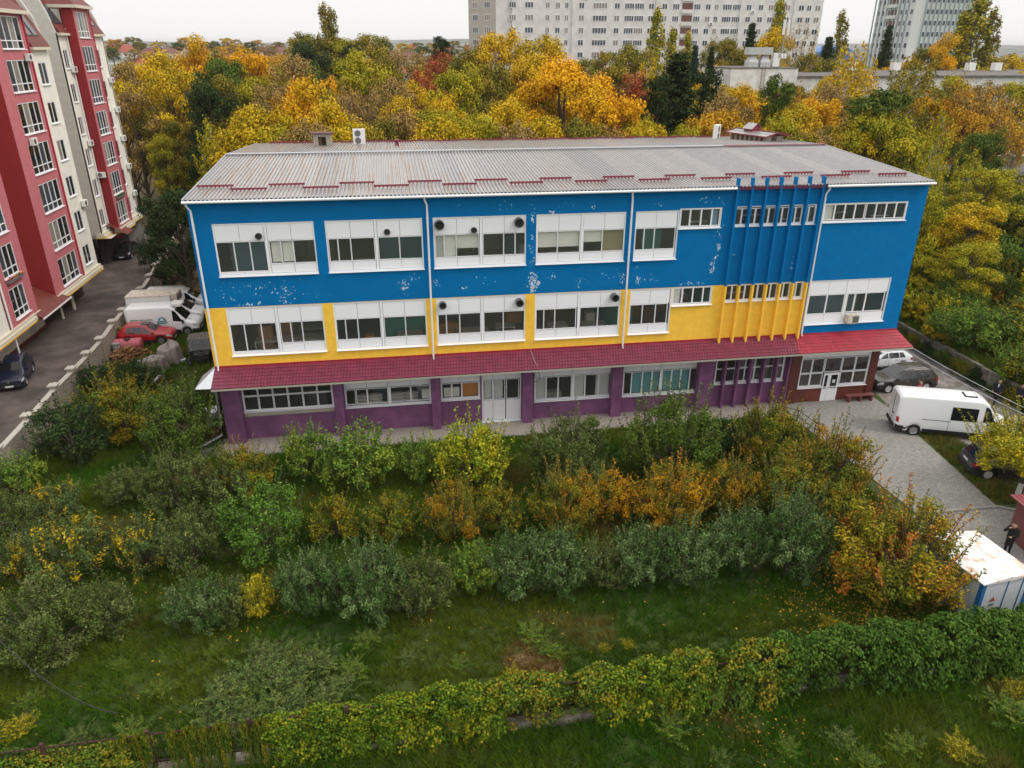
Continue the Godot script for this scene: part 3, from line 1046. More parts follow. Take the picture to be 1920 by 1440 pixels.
	bay(F, 12, 5.87, [0.08, 0.58, 1.38, 2.66], [2.85, 4.05, 5.36])
	bay(F, 18, 5.87, [0.08, 0.57, 1.26, 2.6], [2.84, 3.99, 5.33])
	for y0 in [10.66, 5.87]:
		var cuts: Array = [24.05, 24.6, 25.24, 26.55] if y0 > 9 else [24.05, 24.87, 25.72, 26.5]
		var panes := []
		for i in 3:
			panes.append([cuts[i] + 0.03, cuts[i + 1] - 0.03, y0 + 0.64, y0 + 1.9])
		win(F, 24, 26.7, y0, y0 + 2.95, 0, panes, [[24.07, 25.3, y0 + 1.95, y0 + 2.88], [25.3, 26.6, y0 + 1.95, y0 + 2.88], [24.07, 25.3, y0 + 0.08, y0 + 0.6], [25.3, 26.6, y0 + 0.08, y0 + 0.6]])
	for y0 in [12.5, 7.62]:
		win(F, 26.71, 29.37, y0, y0 + 1.2, 0, [[26.84, 27.35, y0 + 0.14, y0 + 1.1], [27.45, 28.05, y0 + 0.14, y0 + 1.1], [28.13, 28.72, y0 + 0.14, y0 + 1.1], [28.8, 29.24, y0 + 0.14, y0 + 1.1]], [])
	for y0 in [12.53, 7.72]:
		var fp := []
		for i in 12:
			var xa := 30.25 + i * 0.436
			fp.append([xa + 0.03, xa + 0.375, y0 + 0.12, y0 + 1.02])
		win(F, 30.17, 35.5, y0, y0 + (1.2 if y0 > 9 else 1.1), 0, fp, [])
	var ps := []
	for i in 8:
		var xa := 36.12 + i * 0.68 + (0.06 if i > 3 else 0.0)
		ps.append([xa, xa + 0.6, 12.74, 13.63])
	win(F, 36.0, 41.65, 12.58, 13.74, 0, ps, [])
	win(F, 36.0, 41.65, 5.87, 8.84, 0, [[36.1, 37.3, 6.58, 7.82], [37.38, 38.56, 6.58, 7.82], [38.82, 39.28, 6.6, 7.82], [39.38, 40.06, 6.6, 7.82], [40.14, 41.4, 6.6, 7.82]],
		[[36.07, 37.34, 7.87, 8.76], [37.34, 38.62, 7.87, 8.76], [38.74, 40.1, 7.87, 8.76], [40.1, 41.55, 7.87, 8.76], [36.07, 37.34, 5.95, 6.53], [37.34, 38.62, 5.95, 6.53], [38.74, 40.1, 5.95, 6.53], [40.1, 41.55, 5.95, 6.53]], 0.07, [[38.62, 38.74, 5.94, 8.77]])
	# blinds and boards behind panes
	for q in [[2.95, 3.47, 11.35, 12.5, "blind_white"], [3.55, 4.13, 11.35, 12.5, "blind_white"], [12.62, 13.25, 11.3, 12.5, "blind_white"], [13.35, 14.6, 11.75, 12.5, "blind_white"], [18.1, 19.28, 11.62, 12.54, "blind_white"], [19.34, 20.62, 11.62, 12.54, "blind_white"], [20.9, 22.0, 11.85, 12.54, "blind_white"], [22.06, 23.33, 11.3, 12.54, "blind_khaki"],
		[12.12, 12.56, 11.3, 12.5, "inner_wall"], [36.12, 36.72, 12.7, 13.6, "blind_white"], [26.86, 27.3, 7.7, 8.7, "blind_white"], [28.8, 29.2, 12.6, 13.5, "inner_blue"], [17.95 - 6.4, 17.3 - 6.0, 11.3, 12.5, "inner_blue"]]:
		pbox(F, "blind", Vector3(q[0], q[2], -0.21), Vector3(q[1], q[3], -0.19), M[q[4]])
	fan(F, 2.39, 12.87, 0.19)
	fan(F, 9.4, 12.87, 0.18, 0.06)
	fan(F, 12.36, 13.2, 0.28, 0.3)
	fan(F, 14.34, 12.82, 0.18)
	fan(F, 16.95, 13.2, 0.28, 0.3)
	fan(F, 12.38, 8.42, 0.22, 0.3)
	fan(F, 17.0, 8.38, 0.24, 0.4)
	fan(F, 22.95, 8.42, 0.24, 0.4)
	# upright fins
	for i in 7:
		var x := 30.1 + i * 0.912
		var fn := node(F, "fin", Vector3(x, 0, 0))
		pbox(fn, "fin_top", Vector3(-0.06, YB + (0.0 if i else 0.0), 0.003), Vector3(0.06, 15.42, 0.3), M.blue_paint_plain)
		pbox(fn, "fin_foot", Vector3(-0.06, 5.02, 0.003), Vector3(0.06, YB - 0.003, 0.3), M.yellow_paint)
	# ---------------- ground floor
	var gz := -0.55
	var gh := [Rect2(0.0, 1.92, 5.42, 1.9), Rect2(6.12, 1.75, 5.35, 2.0), Rect2(12.1, 1.82, 2.5, 1.95), Rect2(14.72, 0.02, 2.55, 3.75), Rect2(18.16, 1.3, 5.2, 2.45), Rect2(24.1, 1.25, 5.22, 2.5), Rect2(30.5, 1.7, 4.95, 2.0)]
	b = MB.new()
	holed(b, XL + 0.05, 35.72, 0.0, YC - 0.9, gz, 0.25, gh)
	part(F, "wall", b.mesh(), M.purple_paint)
	for x in [[-1.1, -0.03], [5.5, 6.05], [11.48, 12.02], [17.33, 17.95], [23.22, 23.9], [29.15, 30.1]]:
		pbox(F, "pillar", Vector3(x[0], 0, gz + 0.004), Vector3(x[1], 4.28, 0.0), M.purple_paint)
	for i in 6:
		var x := 31.03 + i * 0.915
		pbox(F, "fin", Vector3(x - 0.06, 0, gz + 0.004), Vector3(x + 0.06, 4.28, -0.12), M.purple_paint)
	ps = []
	for i in 6:
		var xa := 0.1 + i * 0.885
		ps.append([xa, xa + 0.78, 2.02, 2.88])
		ps.append([xa, xa + 0.78, 2.98, 3.7])
	win(F, 0.0, 5.42, 1.92, 3.82, gz, ps, [])
	pbox(F, "sill_band", Vector3(0.0, 1.62, gz - 0.002), Vector3(5.42, 1.9, gz + 0.09), M.sill_stone)
	win(F, 6.12, 11.47, 1.75, 3.75, gz, [[6.22, 6.74, 1.95, 2.92], [6.86, 7.46, 1.95, 2.92], [7.54, 8.74, 1.95, 2.92], [8.96, 10.16, 1.95, 2.92], [10.26, 11.36, 1.95, 2.92]], [[6.2, 7.5, 3.0, 3.68], [7.5, 8.78, 3.0, 3.68], [8.92, 10.2, 3.0, 3.68], [10.2, 11.4, 3.0, 3.68]], 0.07, [[8.8, 8.92, 1.82, 3.68]])
	win(F, 12.1, 14.6, 1.82, 3.77, gz, [[12.2, 12.75, 1.95, 2.92], [12.85, 13.4, 1.95, 2.92], [13.48, 14.5, 1.95, 2.92]], [[12.17, 13.4, 3.0, 3.7], [13.4, 14.53, 3.0, 3.7]])
	var dw := win(F, 14.72, 17.27, 0.06, 3.77, gz, [[14.84, 15.4, 1.65, 3.0], [15.48, 16.2, 1.65, 3.0], [16.35, 17.1, 1.65, 3.0]], [[14.8, 15.45, 3.06, 3.7], [15.45, 16.3, 3.06, 3.7], [16.3, 17.2, 3.06, 3.7], [14.8, 15.45, 0.14, 1.58], [15.45, 16.26, 0.14, 1.58], [16.3, 17.2, 0.14, 1.58]])
	dw.name = "door"
	win(F, 18.16, 23.36, 1.3, 3.75, gz, [[18.26, 18.9, 1.45, 2.95], [18.98, 19.7, 1.45, 2.95], [19.78, 20.6, 1.45, 2.95], [20.82, 21.5, 1.45, 2.95], [21.58, 22.4, 1.45, 2.95], [22.5, 23.25, 1.45, 2.95]], [[18.24, 19.4, 3.02, 3.68], [19.4, 20.65, 3.02, 3.68], [20.78, 22.0, 3.02, 3.68], [22.0, 23.28, 3.02, 3.68]], 0.07, [[20.66, 20.78, 1.37, 3.68]])
	win(F, 24.1, 29.32, 1.25, 3.75, gz, [[24.2, 24.66, 1.4, 2.92], [24.74, 25.4, 1.4, 2.92], [25.48, 26.06, 1.4, 2.92], [26.14, 26.64, 1.4, 2.92], [26.84, 27.42, 1.4, 2.92], [27.5, 28.06, 1.4, 2.92], [28.14, 28.7, 1.4, 2.92], [28.78, 29.22, 1.4, 2.92]], [[24.18, 25.4, 3.0, 3.68], [25.4, 26.66, 3.0, 3.68], [26.82, 28.0, 3.0, 3.68], [28.0, 29.25, 3.0, 3.68]], 0.07, [[26.68, 26.8, 1.32, 3.68]])
	ps = []
	for i in 7:
		var xa := 30.6 + i * 0.69
		ps.append([xa, xa + 0.6, 1.84, 2.72])
		ps.append([xa, xa + 0.6, 2.82, 3.6])
	win(F, 30.5, 35.45, 1.7, 3.7, gz, ps, [])
	for q in [[14.9, 15.38, 1.62, 3.02, "curtain_white"], [15.5, 16.1, 1.62, 3.02, "curtain_white"], [24.74, 26.64, 1.4, 2.92, "blind_teal"], [26.84, 28.72, 1.4, 2.92, "blind_teal"], [13.5, 14.5, 1.95, 2.9, "board_orange"], [12.3, 13.3, 1.95, 2.6, "blind_white"], [18.3, 18.9, 1.4, 2.9, "curtain_white"], [20.85, 21.5, 1.4, 2.9, "curtain_white"], [22.3, 23.2, 1.4, 2.9, "curtain_white"], [10.9, 11.36, 1.95, 2.6, "blind_white"]]:
		pbox(F, "blind", Vector3(q[0], q[2], gz - 0.24), Vector3(q[1], q[3], gz - 0.22), M[q[4]])
	for q in [[6.9, 2.3], [7.6, 2.6], [9.0, 2.7], [9.9, 2.5]]:
		for k in 6:
			var s := MB.new()
			var rings := []
			for i in 9:
				var f := i / 8.0
				var ring := []
				var rr := pow(sin(PI * clampf(f, 0.04, 0.96)), 0.4)
				for j in 10:
					var a := TAU * j / 10.0
					ring.append(Vector3((f - 0.5) * 0.9, cos(a) * 0.11 * rr, sin(a) * 0.3 * rr))
				rings.append(ring)
			s.loft(rings, true)
			single("sack", s.mesh(), M.sacks, "pale sack in a pile behind the ground-floor windows", "sack", Vector3(q[0] + 0.35, 1.1 + 0.2 * k, -1.35 - 0.02 * k), "sacks piled inside the factory")
	pbox(F, "sack_platform", Vector3(6.4, 0.04, -1.8), Vector3(11.2, 0.98, -1.0), M.table_top)
	# ---------------- entrance
	var ez := -0.25
	b = MB.new()
	holed(b, 35.72, 42.12, 0.0, YC - 0.9, ez, 0.25, [Rect2(36.5, 1.12, 5.1, 2.75), Rect2(38.3, 0.0, 1.22, 1.3)])
	part(F, "wall", b.mesh(), M.maroon_wall)
	pbox(F, "pillar", Vector3(35.72, 0, ez + 0.003), Vector3(36.42, 4.28, ez + 0.12), M.red_granite)
	pbox(F, "pillar", Vector3(41.62, 0, ez + 0.003), Vector3(42.13, 4.28, ez + 0.12), M.red_granite)
	ps = []
	for q in [[36.6, 37.3], [37.4, 38.2], [39.62, 40.5], [40.6, 41.5]]:
		ps.append([q[0], q[1], 1.25, 2.1])
		ps.append([q[0], q[1], 2.22, 3.2])
	ps.append([38.34, 39.5, 2.22, 3.2])
	var pn := []
	for i in 5:
		pn.append([36.57 + i * 0.99, 36.57 + (i + 1) * 0.99, 3.28, 3.8])
	win(F, 36.5, 41.6, 1.12, 3.87, ez, ps, pn)
	var dr := node(F, "entrance_door", Vector3(38.3, 0.03, ez))
	pbox(dr, "leaf", Vector3(0.03, 0, -0.02), Vector3(0.42, 2.1, 0.03), M.white_frame)
	pbox(dr, "leaf", Vector3(0.44, 0, -0.02), Vector3(1.19, 2.1, 0.03), M.white_frame)
	pbox(dr, "pane", Vector3(0.12, 0.95, 0.031), Vector3(0.33, 1.95, 0.036), M.dark_glass)
	pbox(dr, "pane", Vector3(0.58, 0.95, 0.031), Vector3(1.06, 1.95, 0.036), M.dark_glass)
	pbox(dr, "notice", Vector3(0.72, 1.35, 0.037), Vector3(0.92, 1.6, 0.042), M.plate)
	pbox(dr, "handle", Vector3(0.47, 0.95, 0.03), Vector3(0.5, 1.15, 0.08), M.chrome)
	# ---------------- canopy
	part(F, "canopy_tiles", tile_canopy(XL, 35.5, 0.02, 5.17, 1.28, 4.36, 0.1, -0.25), M.crimson_tile)
	part(F, "canopy_tiles", tile_canopy(35.5, XR, 0.02, 5.17, 1.28, 4.36, 0.25, 0.55), M.red_tile).set_meta("label", "newer bright red stretch of the tiled canopy over the entrance")
	b = MB.new()
	b.quad(Vector3(XL - 0.12, 4.3, 1.26), Vector3(XL - 0.12, 4.28, 0.0), Vector3(43.4, 4.28, 0.0), Vector3(43.4, 4.3, 1.26))
	part(F, "canopy_soffit", b.mesh(), M.crimson_tile)
	pbox(F, "canopy_fascia", Vector3(XL - 0.1, 4.22, 1.27), Vector3(43.36, 4.33, 1.3), M.sill_stone)
	pbox(F, "flashing", Vector3(XL, 5.12, 0.004), Vector3(35.5, 5.28, 0.05), M.red_tile)
	pbox(F, "flashing", Vector3(35.5, 5.12, 0.004), Vector3(XR, 5.26, 0.05), M.red_tile)
	b = MB.new()
	b.quad(Vector3(XR, 5.17, -1.2), Vector3(XR, 5.17, 0.02), Vector3(43.4, 4.38, 1.28), Vector3(43.4, 4.38, -1.2))
	b.tri(Vector3(XL, 5.17, 0.02), Vector3(XL - 1.0, 4.42, 1.28), Vector3(XL - 0.1, 4.4, 1.28))
	b.quad(Vector3(XL, 5.17, 0.02), Vector3(XL, 5.1, -0.9), Vector3(XL - 1.0, 4.35, -0.9), Vector3(XL - 1.0, 4.42, 1.28))
	part(F, "canopy_return", b.mesh(), M.galvanised)
	# ---------------- roof
	var sheet_mesh := []
	for side in 2:
		var z0 := 0.36 if side == 0 else -25.3
		var y0 := 14.93
		var z1 := -12.5
		var y1 := 15.62
		b = MB.new()
		b.use_u = true
		var rib := 0.22
		var prof := []
		var k := 0
		while k * rib < 1.1 - 0.001:
			prof.append_array([Vector2(k * rib, 0), Vector2(k * rib + 0.085, 0), Vector2(k * rib + 0.12, 0.075), Vector2(k * rib + 0.19, 0.075)])
			k += 1
		prof.append(Vector2(1.1, 0))
		for i in prof.size() - 1:
			var p: Vector2 = prof[i]
			var q: Vector2 = prof[i + 1]
			var a := Vector3(p.x, y0 + p.y, z0)
			var e := Vector3(q.x, y0 + q.y, z0)
			var f := Vector3(q.x, y1 + q.y, z1)
			var g := Vector3(p.x, y1 + p.y, z1)
			var ua := Vector2(p.x / 1.1, 1)
			var ub := Vector2(q.x / 1.1, 1)
			if side == 0:
				b.quad_uv(a, e, f, g, ua, ub, Vector2(ub.x, 0), Vector2(ua.x, 0))
			else:
				b.quad_uv(e, a, g, f, ub, ua, Vector2(ua.x, 0), Vector2(ub.x, 0))
		sheet_mesh.append(b.mesh())
	for side in 2:
		for i in 40:
			var x := XL - 0.04 + i * 1.1
			if x + 1.0 > XR:
				break
			var k := 0
			if i < 14:
				k = 2 if rng.randf() < 0.75 else 1
			elif i < 22:
				k = 1 if rng.randf() < 0.5 else 0
			var tone := rng.randi() % 3
			part(F, "roof_sheet", sheet_mesh[side], M["roof_%d" % k if tone == 0 else "roof_%d_%d" % [k, tone]], Vector3(x, rng.randf_range(-0.004, 0.004), 0))
	b = MB.new()
	b.quad(Vector3(XL, 14.86, -25.2), Vector3(XL, 14.86, 0.3), Vector3(XL, 14.95, 0.3), Vector3(XL, 14.95, -25.2))
	b.tri(Vector3(XL, 14.93, -25.2), Vector3(XL, 14.93, 0.3), Vector3(XL, 15.6, -12.5))
	b.tri(Vector3(XR - 0.02, 14.93, 0.3), Vector3(XR - 0.02, 14.93, -25.2), Vector3(XR - 0.02, 15.6, -12.5))
	b.quad(Vector3(XL, 14.84, 0.34), Vector3(XL, 14.84, -0.1), Vector3(XR, 14.84, -0.1), Vector3(XR, 14.84, 0.34))
	part(F, "gable", b.mesh(), M.blue_paint_plain)
	# ridge: a cap standing clear of the ribs, dark gaps under it
	b = MB.new()
	for s in [-1.0, 1.0]:
		b.bar(Vector3(XL - 0.05, 15.755, -12.5 + s * 0.12), Vector3(34.6, 15.755, -12.5 + s * 0.12), 0.24, 0.02)
	part(F, "ridge_cap", b.mesh(), M.ridge_cap)
	b = MB.new()
	for s in [-1.0, 1.0]:
		b.bar(Vector3(34.65, 15.755, -12.5 + s * 0.12), Vector3(XR, 15.755, -12.5 + s * 0.12), 0.24, 0.02)
	part(F, "ridge_cap", b.mesh(), M.guard_red)
	# verge flashings
	b = MB.new()
	for s in [[XL - 0.06, 0.1], [XR - 0.02, 0.1]]:
		b.bar(Vector3(s[0], 14.97, 0.36), Vector3(s[0], 15.67, -12.5), 0.07, 0.12)
		b.bar(Vector3(s[0], 14.97, -25.3), Vector3(s[0], 15.67, -12.5), 0.07, 0.12)
	part(F, "verge_flashing", b.mesh(), M.ridge_cap)
	# gutters
	for q in [[XL - 0.1, 29.95], [35.75, XR + 0.08]]:
		b = MB.new()
		b.tube([Vector3(q[0], 14.86, 0.42), Vector3(q[1], 14.86, 0.42)], [0.075, 0.075], 10)
		part(F, "gutter", b.mesh(), M.white_pipe)
	pbox(F, "eave_board", Vector3(30.0, 14.76, 0.02), Vector3(35.7, 14.9, 0.3), M.guard_red)
	downpipe(F, -1.05, 14.86, 5.15, 0.14)
	downpipe(F, 11.58, 14.86, 5.1, 0.12)
	downpipe(F, 23.6, 14.86, 5.1, 0.08)
	downpipe(F, 35.95, 14.86, 5.25, -0.08)
	# snow guards
	for i in 22:
		var x := -1.0 + i * 1.96
		var up := i % 2 == 0
		var z := -2.4 if up else -1.45
		guard(F, x, 2.0, z, 14.95 + (0.36 - z) * 0.0537)
	for i in 11:
		var x := 0.0 + i * 3.9
		guard(F, x, 2.0, -24.6, 14.98)
		guard(F, x + 1.95, 2.0, -23.9, 15.01)
	# chimneys, vents, stair hut on the roof
	var ch := node(F, "chimney", Vector3(4.55, 15.0, -22.0))
	b = MB.new()
	holed(b, -0.7, 0.7, 0.0, 1.05, 0.5, 0.12, [Rect2(-0.32, 0.12, 0.62, 0.72)])
	b.quad(Vector3(0.7, 0, 0.5), Vector3(0.7, 0, -0.5), Vector3(0.7, 1.05, -0.5), Vector3(0.7, 1.05, 0.5))
	b.quad(Vector3(-0.7, 0, -0.5), Vector3(-0.7, 0, 0.5), Vector3(-0.7, 1.05, 0.5), Vector3(-0.7, 1.05, -0.5))
	b.quad(Vector3(0.7, 0, -0.5), Vector3(-0.7, 0, -0.5), Vector3(-0.7, 1.05, -0.5), Vector3(0.7, 1.05, -0.5))
	part(ch, "shaft", b.mesh(), M.brick_pale)
	pbox(ch, "cap", Vector3(-0.85, 1.06, -0.65), Vector3(0.85, 1.14, 0.65), M.wood_dark)
	pbox(ch, "shutter", Vector3(-0.3, 0.12, 0.3), Vector3(-0.05, 0.82, 0.34), M.wood_dark)
	pbox(ch, "flashing", Vector3(-0.85, -0.02, -0.65), Vector3(0.85, 0.06, 0.65), M.guard_red)
	var vp := node(F, "roof_vent", Vector3(10.45, 15.1, -20.3))
	pbox(vp, "shaft", Vector3(-0.14, 0, -0.14), Vector3(0.14, 0.5, 0.14), M.guard_red)
	pbox(vp, "cap", Vector3(-0.22, 0.5, -0.22), Vector3(0.22, 0.58, 0.22), M.guard_red)
	roof_hut(F)
	# air conditioners
	fan_unit(Vector3(7.42, 15.02, -23.0), 0.0, "tall white two-fan cooling unit standing near the roof chimney", 0.98, 1.25)
	fan_unit(Vector3(38.3, 15.05, -22.3), 0.9, "tall white two-fan cooling unit beside the red roof hut", 0.98, 1.25)
	var ac := thing("air_conditioner", "cream window air conditioner under a bright blue wall window", "air conditioner", Vector3(39.2, 5.95, 0.03))
	pbox(ac, "casing", Vector3(-0.4, 0, 0), Vector3(0.4, 0.55, 0.42), M.box_cream)
	pbox(ac, "grille", Vector3(-0.05, 0.06, 0.42), Vector3(0.36, 0.48, 0.435), M.fan_ring)
	pbox(ac, "bracket", Vector3(-0.35, -0.06, 0.0), Vector3(0.35, -0.005, 0.4), M.metal_grey)
	# coil of cable on a pillar and a stray wire down the canopy
	b = MB.new()
	var pts := []
	var rad := []
	for i in 26:
		var a := TAU * i / 12.0
		pts.append(Vector3(18.15 + 0.22 * cos(a), 3.35 + 0.36 * sin(a), 0.06 + 0.001 * i))
		rad.append(0.014)
	b.tube(pts, rad, 5)
	part(F, "cable_coil", b.mesh(), M.cable)
	b = MB.new()
	b.tube([Vector3(17.75, 5.85, 0.02), Vector3(17.72, 5.3, 0.06), Vector3(17.86, 4.8, 0.75), Vector3(18.05, 4.42, 1.32), Vector3(18.1, 3.8, 0.1)], [0.01, 0.01, 0.01, 0.01, 0.01], 5)
	part(F, "wire", b.mesh(), M.cable_pale)

func guard(F: Node3D, x: float, l: float, z: float, y: float) -> void:
	if not M.has("guard_mesh"):
		var b := MB.new()
		b.box(Vector3(l / 2, 0.16, 0), Vector3(l, 0.07, 0.05))
		b.box(Vector3(l / 2, 0.10, 0.01), Vector3(l, 0.03, 0.04))
		for k in 9:
			b.box(Vector3(0.12 + k * (l - 0.24) / 8.0, 0.07, 0.0), Vector3(0.05, 0.14, 0.05))
		M.guard_mesh = b.mesh()
	part(F, "snow_guard", M.guard_mesh, M.guard_red, Vector3(x, y + 0.02, z))

func roof_hut(F: Node3D) -> void:
	var h := node(F, "roof_hut", Vector3(40.7, 15.05, -19.6))
	var x := 1.15
	var z := 2.1
	h.rotation.y = 0.35
	pbox(h, "base", Vector3(-x, -0.3, -z), Vector3(x, 0.12, z), M.guard_red)
	pbox(h, "wall", Vector3(-x + 0.12, 0.12, -z + 0.12), Vector3(x - 0.12, 0.72, z - 0.12), M.brick_pale)
	for k in 7:
		pbox(h, "louvre", Vector3(-x + 0.08, 0.16, -z + 0.35 + k * 0.54), Vector3(-x + 0.125, 0.68, -z + 0.6 + k * 0.54), M.wood_dark)
	pbox(h, "door", Vector3(-0.3, 0.14, z - 0.125), Vector3(0.25, 0.68, z - 0.08), M.wood_dark)
	var b := MB.new()
	for s in [-1.0, 1.0]:
		b.bar(Vector3(s * 0.66, 0.9, -z - 0.25), Vector3(s * 0.66, 0.9, z + 0.25), 0.02, 0.02)
	b.quad(Vector3(-x - 0.2, 0.74, z + 0.25), Vector3(0, 1.02, z + 0.25), Vector3(0, 1.02, -z - 0.25), Vector3(-x - 0.2, 0.74, -z - 0.25))
	b.quad(Vector3(0, 1.02, z + 0.25), Vector3(x + 0.2, 0.74, z + 0.25), Vector3(x + 0.2, 0.74, -z - 0.25), Vector3(0, 1.02, -z - 0.25))
	part(h, "roof_plates", b.mesh(), M.roof_0)
	b = MB.new()
	for e in [z + 0.26, -z - 0.26]:
		b.bar(Vector3(-x - 0.22, 0.74, e), Vector3(0, 1.02, e), 0.03, 0.12)
		b.bar(Vector3(0, 1.02, e), Vector3(x + 0.22, 0.74, e), 0.03, 0.12)
	for s in [-1.0, 1.0]:
		b.bar(Vector3(s * (x + 0.21), 0.74, -z - 0.25), Vector3(s * (x + 0.21), 0.74, z + 0.25), 0.03, 0.1)
	b.bar(Vector3(0, 1.04, -z - 0.25), Vector3(0, 1.04, z + 0.25), 0.2, 0.03)
	part(h, "edge_trim", b.mesh(), M.guard_red)
	b = MB.new()
	b.prism([Vector3(-0.5, 0.85, -1.0), Vector3(0.5, 0.85, -1.0), Vector3(0.5, 1.15, -1.0), Vector3(0, 1.5, -1.0), Vector3(-0.5, 1.15, -1.0)], Vector3(0, 0, 0.9))
	part(h, "dormer", b.mesh(), M.guard_red)
	b = MB.new()
	b.quad(Vector3(-0.62, 1.13, 0.0), Vector3(0, 1.58, 0.0), Vector3(0, 1.58, -1.1), Vector3(-0.62, 1.13, -1.1))
	b.quad(Vector3(0, 1.58, 0.0), Vector3(0.62, 1.13, 0.0), Vector3(0.62, 1.13, -1.1), Vector3(0, 1.58, -1.1))
	part(h, "dormer_roof", b.mesh(), M.roof_0)

func fan_unit(at: Vector3, turn: float, label: String, w: float, hgt: float) -> void:
	var t := thing("cooling_unit", label, "cooling unit", at, turn)
	pbox(t, "casing", Vector3(-w / 2, 0.06, -0.2), Vector3(w / 2, hgt, 0.2), M.ac_white)
	pbox(t, "foot", Vector3(-w / 2, 0, -0.2), Vector3(-w / 2 + 0.1, 0.06, 0.2), M.metal_grey)
	pbox(t, "foot", Vector3(w / 2 - 0.1, 0, -0.2), Vector3(w / 2, 0.06, 0.2), M.metal_grey)
	for y in [0.36, 0.92]:
		var b := MB.new()
		b.lathe(Vector3(-0.1, y, 0.2), Vector3(0, 0, 1), [Vector2(0.0, 0.25), Vector2(0.02, 0.25), Vector2(0.02, 0.0)], 20)
		part(t, "fan_grille", b.mesh(), M.fan_ring)

# window of the flats, facing +x: z is its middle along the wall, y its sill
func flat_window(B: Node3D, x: float, y: float, z: float, w: float, h: float, lights: int, low: bool, look_: int) -> void:
	var o := node(B, "window", Vector3(x, y, z))
	o.rotation.y = PI / 2
	var key := "flatwin_%d_%d_%d_%s" % [int(w * 100), int(h * 100), lights, low]
	if not M.has(key):
		var fr := MB.new()
		for r in [[-w / 2, w / 2, 0, 0.07], [-w / 2, w / 2, h - 0.07, h], [-w / 2, -w / 2 + 0.07, 0.07, h - 0.07], [w / 2 - 0.07, w / 2, 0.07, h - 0.07]]:
			fr.boxmm(Vector3(r[0], r[2], -0.1), Vector3(r[1], r[3], -0.02))
		for i in range(1, lights):
			var cx := -w / 2 + w * i / lights
			fr.boxmm(Vector3(cx - 0.045, 0.07, -0.095), Vector3(cx + 0.045, h - 0.07, -0.025))
		if low:
			fr.boxmm(Vector3(-w / 2 + 0.07, h * 0.24, -0.09), Vector3(w / 2 - 0.07, h * 0.24 + 0.08, -0.03))
		M[key] = fr.mesh()
	part(o, "frame", M[key], M.white_frame)
	for i in lights:
		var a := -w / 2 + w * i / lights + 0.045
		var c := -w / 2 + w * (i + 1) / lights - 0.045
		var cover := (look_ >> (2 * i)) & 3
		var gm: Material = [M.dark_glass, M.far_glass, M.dark_glass, M.far_glass_curtain][cover]
		if low:
			part(o, "pane", bm(c - a, h * 0.24 - 0.07, 0.01), gm, Vector3((a + c) / 2, 0.035 + h * 0.12, -0.07))
			part(o, "pane", bm(c - a, h * 0.76 - 0.15, 0.01), gm, Vector3((a + c) / 2, h * 0.62 + 0.005, -0.07))
		else:
			part(o, "pane", bm(c - a, h - 0.14, 0.01), gm, Vector3((a + c) / 2, h / 2, -0.07))
	part(o, "sill", bm(w + 0.16, 0.06, 0.16), M.white_frame, Vector3(0, -0.032, 0.05))

# wall facing +x with recesses for windows, from near z0 to far z1
func flat_wall(B: Node3D, called: String, x: float, z0: float, z1: float, y0: float, y1: float, m: Material, holes: Array) -> void:
	var b := MB.new()
	holed(b, 0.0, z0 - z1, y0, y1, 0.0, 0.14, holes)
	var o := part(B, called, b.mesh(), m, Vector3(x, 0, z0))
	o.rotation.y = PI / 2

func split_ac(B_label: String, at: Vector3, turn := PI / 2) -> void:
	var t := thing("air_conditioner", B_label, "air conditioner", at, turn, "air conditioners on the flats")
	pbox(t, "casing", Vector3(-0.4, 0, 0.1), Vector3(0.4, 0.55, 0.4), M.ac_white)
	var b := MB.new()
	b.lathe(Vector3(-0.1, 0.28, 0.4), Vector3(0, 0, 1), [Vector2(0.0, 0.22), Vector2(0.015, 0.22), Vector2(0.015, 0.0)], 16)
	part(t, "fan_grille", b.mesh(), M.fan_ring)
	pbox(t, "bracket", Vector3(-0.3, -0.05, 0.0), Vector3(0.3, -0.005, 0.4), M.metal_grey)

func section(B: Node3D, lift: float, zs: Dictionary) -> void:
	pass

func flat_bay(B: Node3D, x: float, z0: float, z1: float, lift: float, m: Material, wz: float, ww: float, wh: float, lights: int, low: bool, rows: Array, sill: float, top: float, bottom := 3.0) -> void:
	var holes := []
	for k in rows:
		holes.append(Rect2(z0 - wz - ww / 2, sill + lift + 3.13 * k, ww, wh))
	flat_wall(B, "wall", x, z0, z1, bottom + lift, top + lift, m, holes)
	for k in rows:
		flat_window(B, x - 0.0, sill + lift + 3.13 * k, wz, ww, wh, lights, low, rng.randi())

func mansard(B: Node3D, x: float, z0: float, z1: float, y0: float, y1: float, back: float, lights: bool) -> void:
	var r := node(B, "mansard", Vector3(x, y0, z0))
	var b := MB.new()
	b.quad(Vector3(0.35, 0, 0), Vector3(0.35, 0, z1 - z0), Vector3(-back, y1 - y0, z1 - z0), Vector3(-back, y1 - y0, 0))
	b.tri(Vector3(0.35, 0, 0), Vector3(-back, y1 - y0, 0), Vector3(-back, 0, 0))
	part(r, "roof_slope", b.mesh(), M.apt_roof)
	part(r, "eave", bm(0.5, 0.22, z0 - z1), M.apt_trim, Vector3(0.15, -0.13, (z1 - z0) / 2))
	if lights:
		var sl := atan2(y1 - y0, back + 0.35)
		for k in 2:
			var zc := (z1 - z0) * (0.3 + 0.34 * k)
			for part_ in [["skylight_frame", 0.95, 2.0, 0.05, "trim_black"], ["skylight_pane", 0.75, 1.8, 0.08, "far_glass"]]:
				var o := part(r, part_[0], bm(part_[2], part_[3], part_[1]), M[part_[4]], Vector3(0.35 - cos(sl) * 1.9, sin(sl) * 1.9, zc))
				o.rotation.z = -(sl)

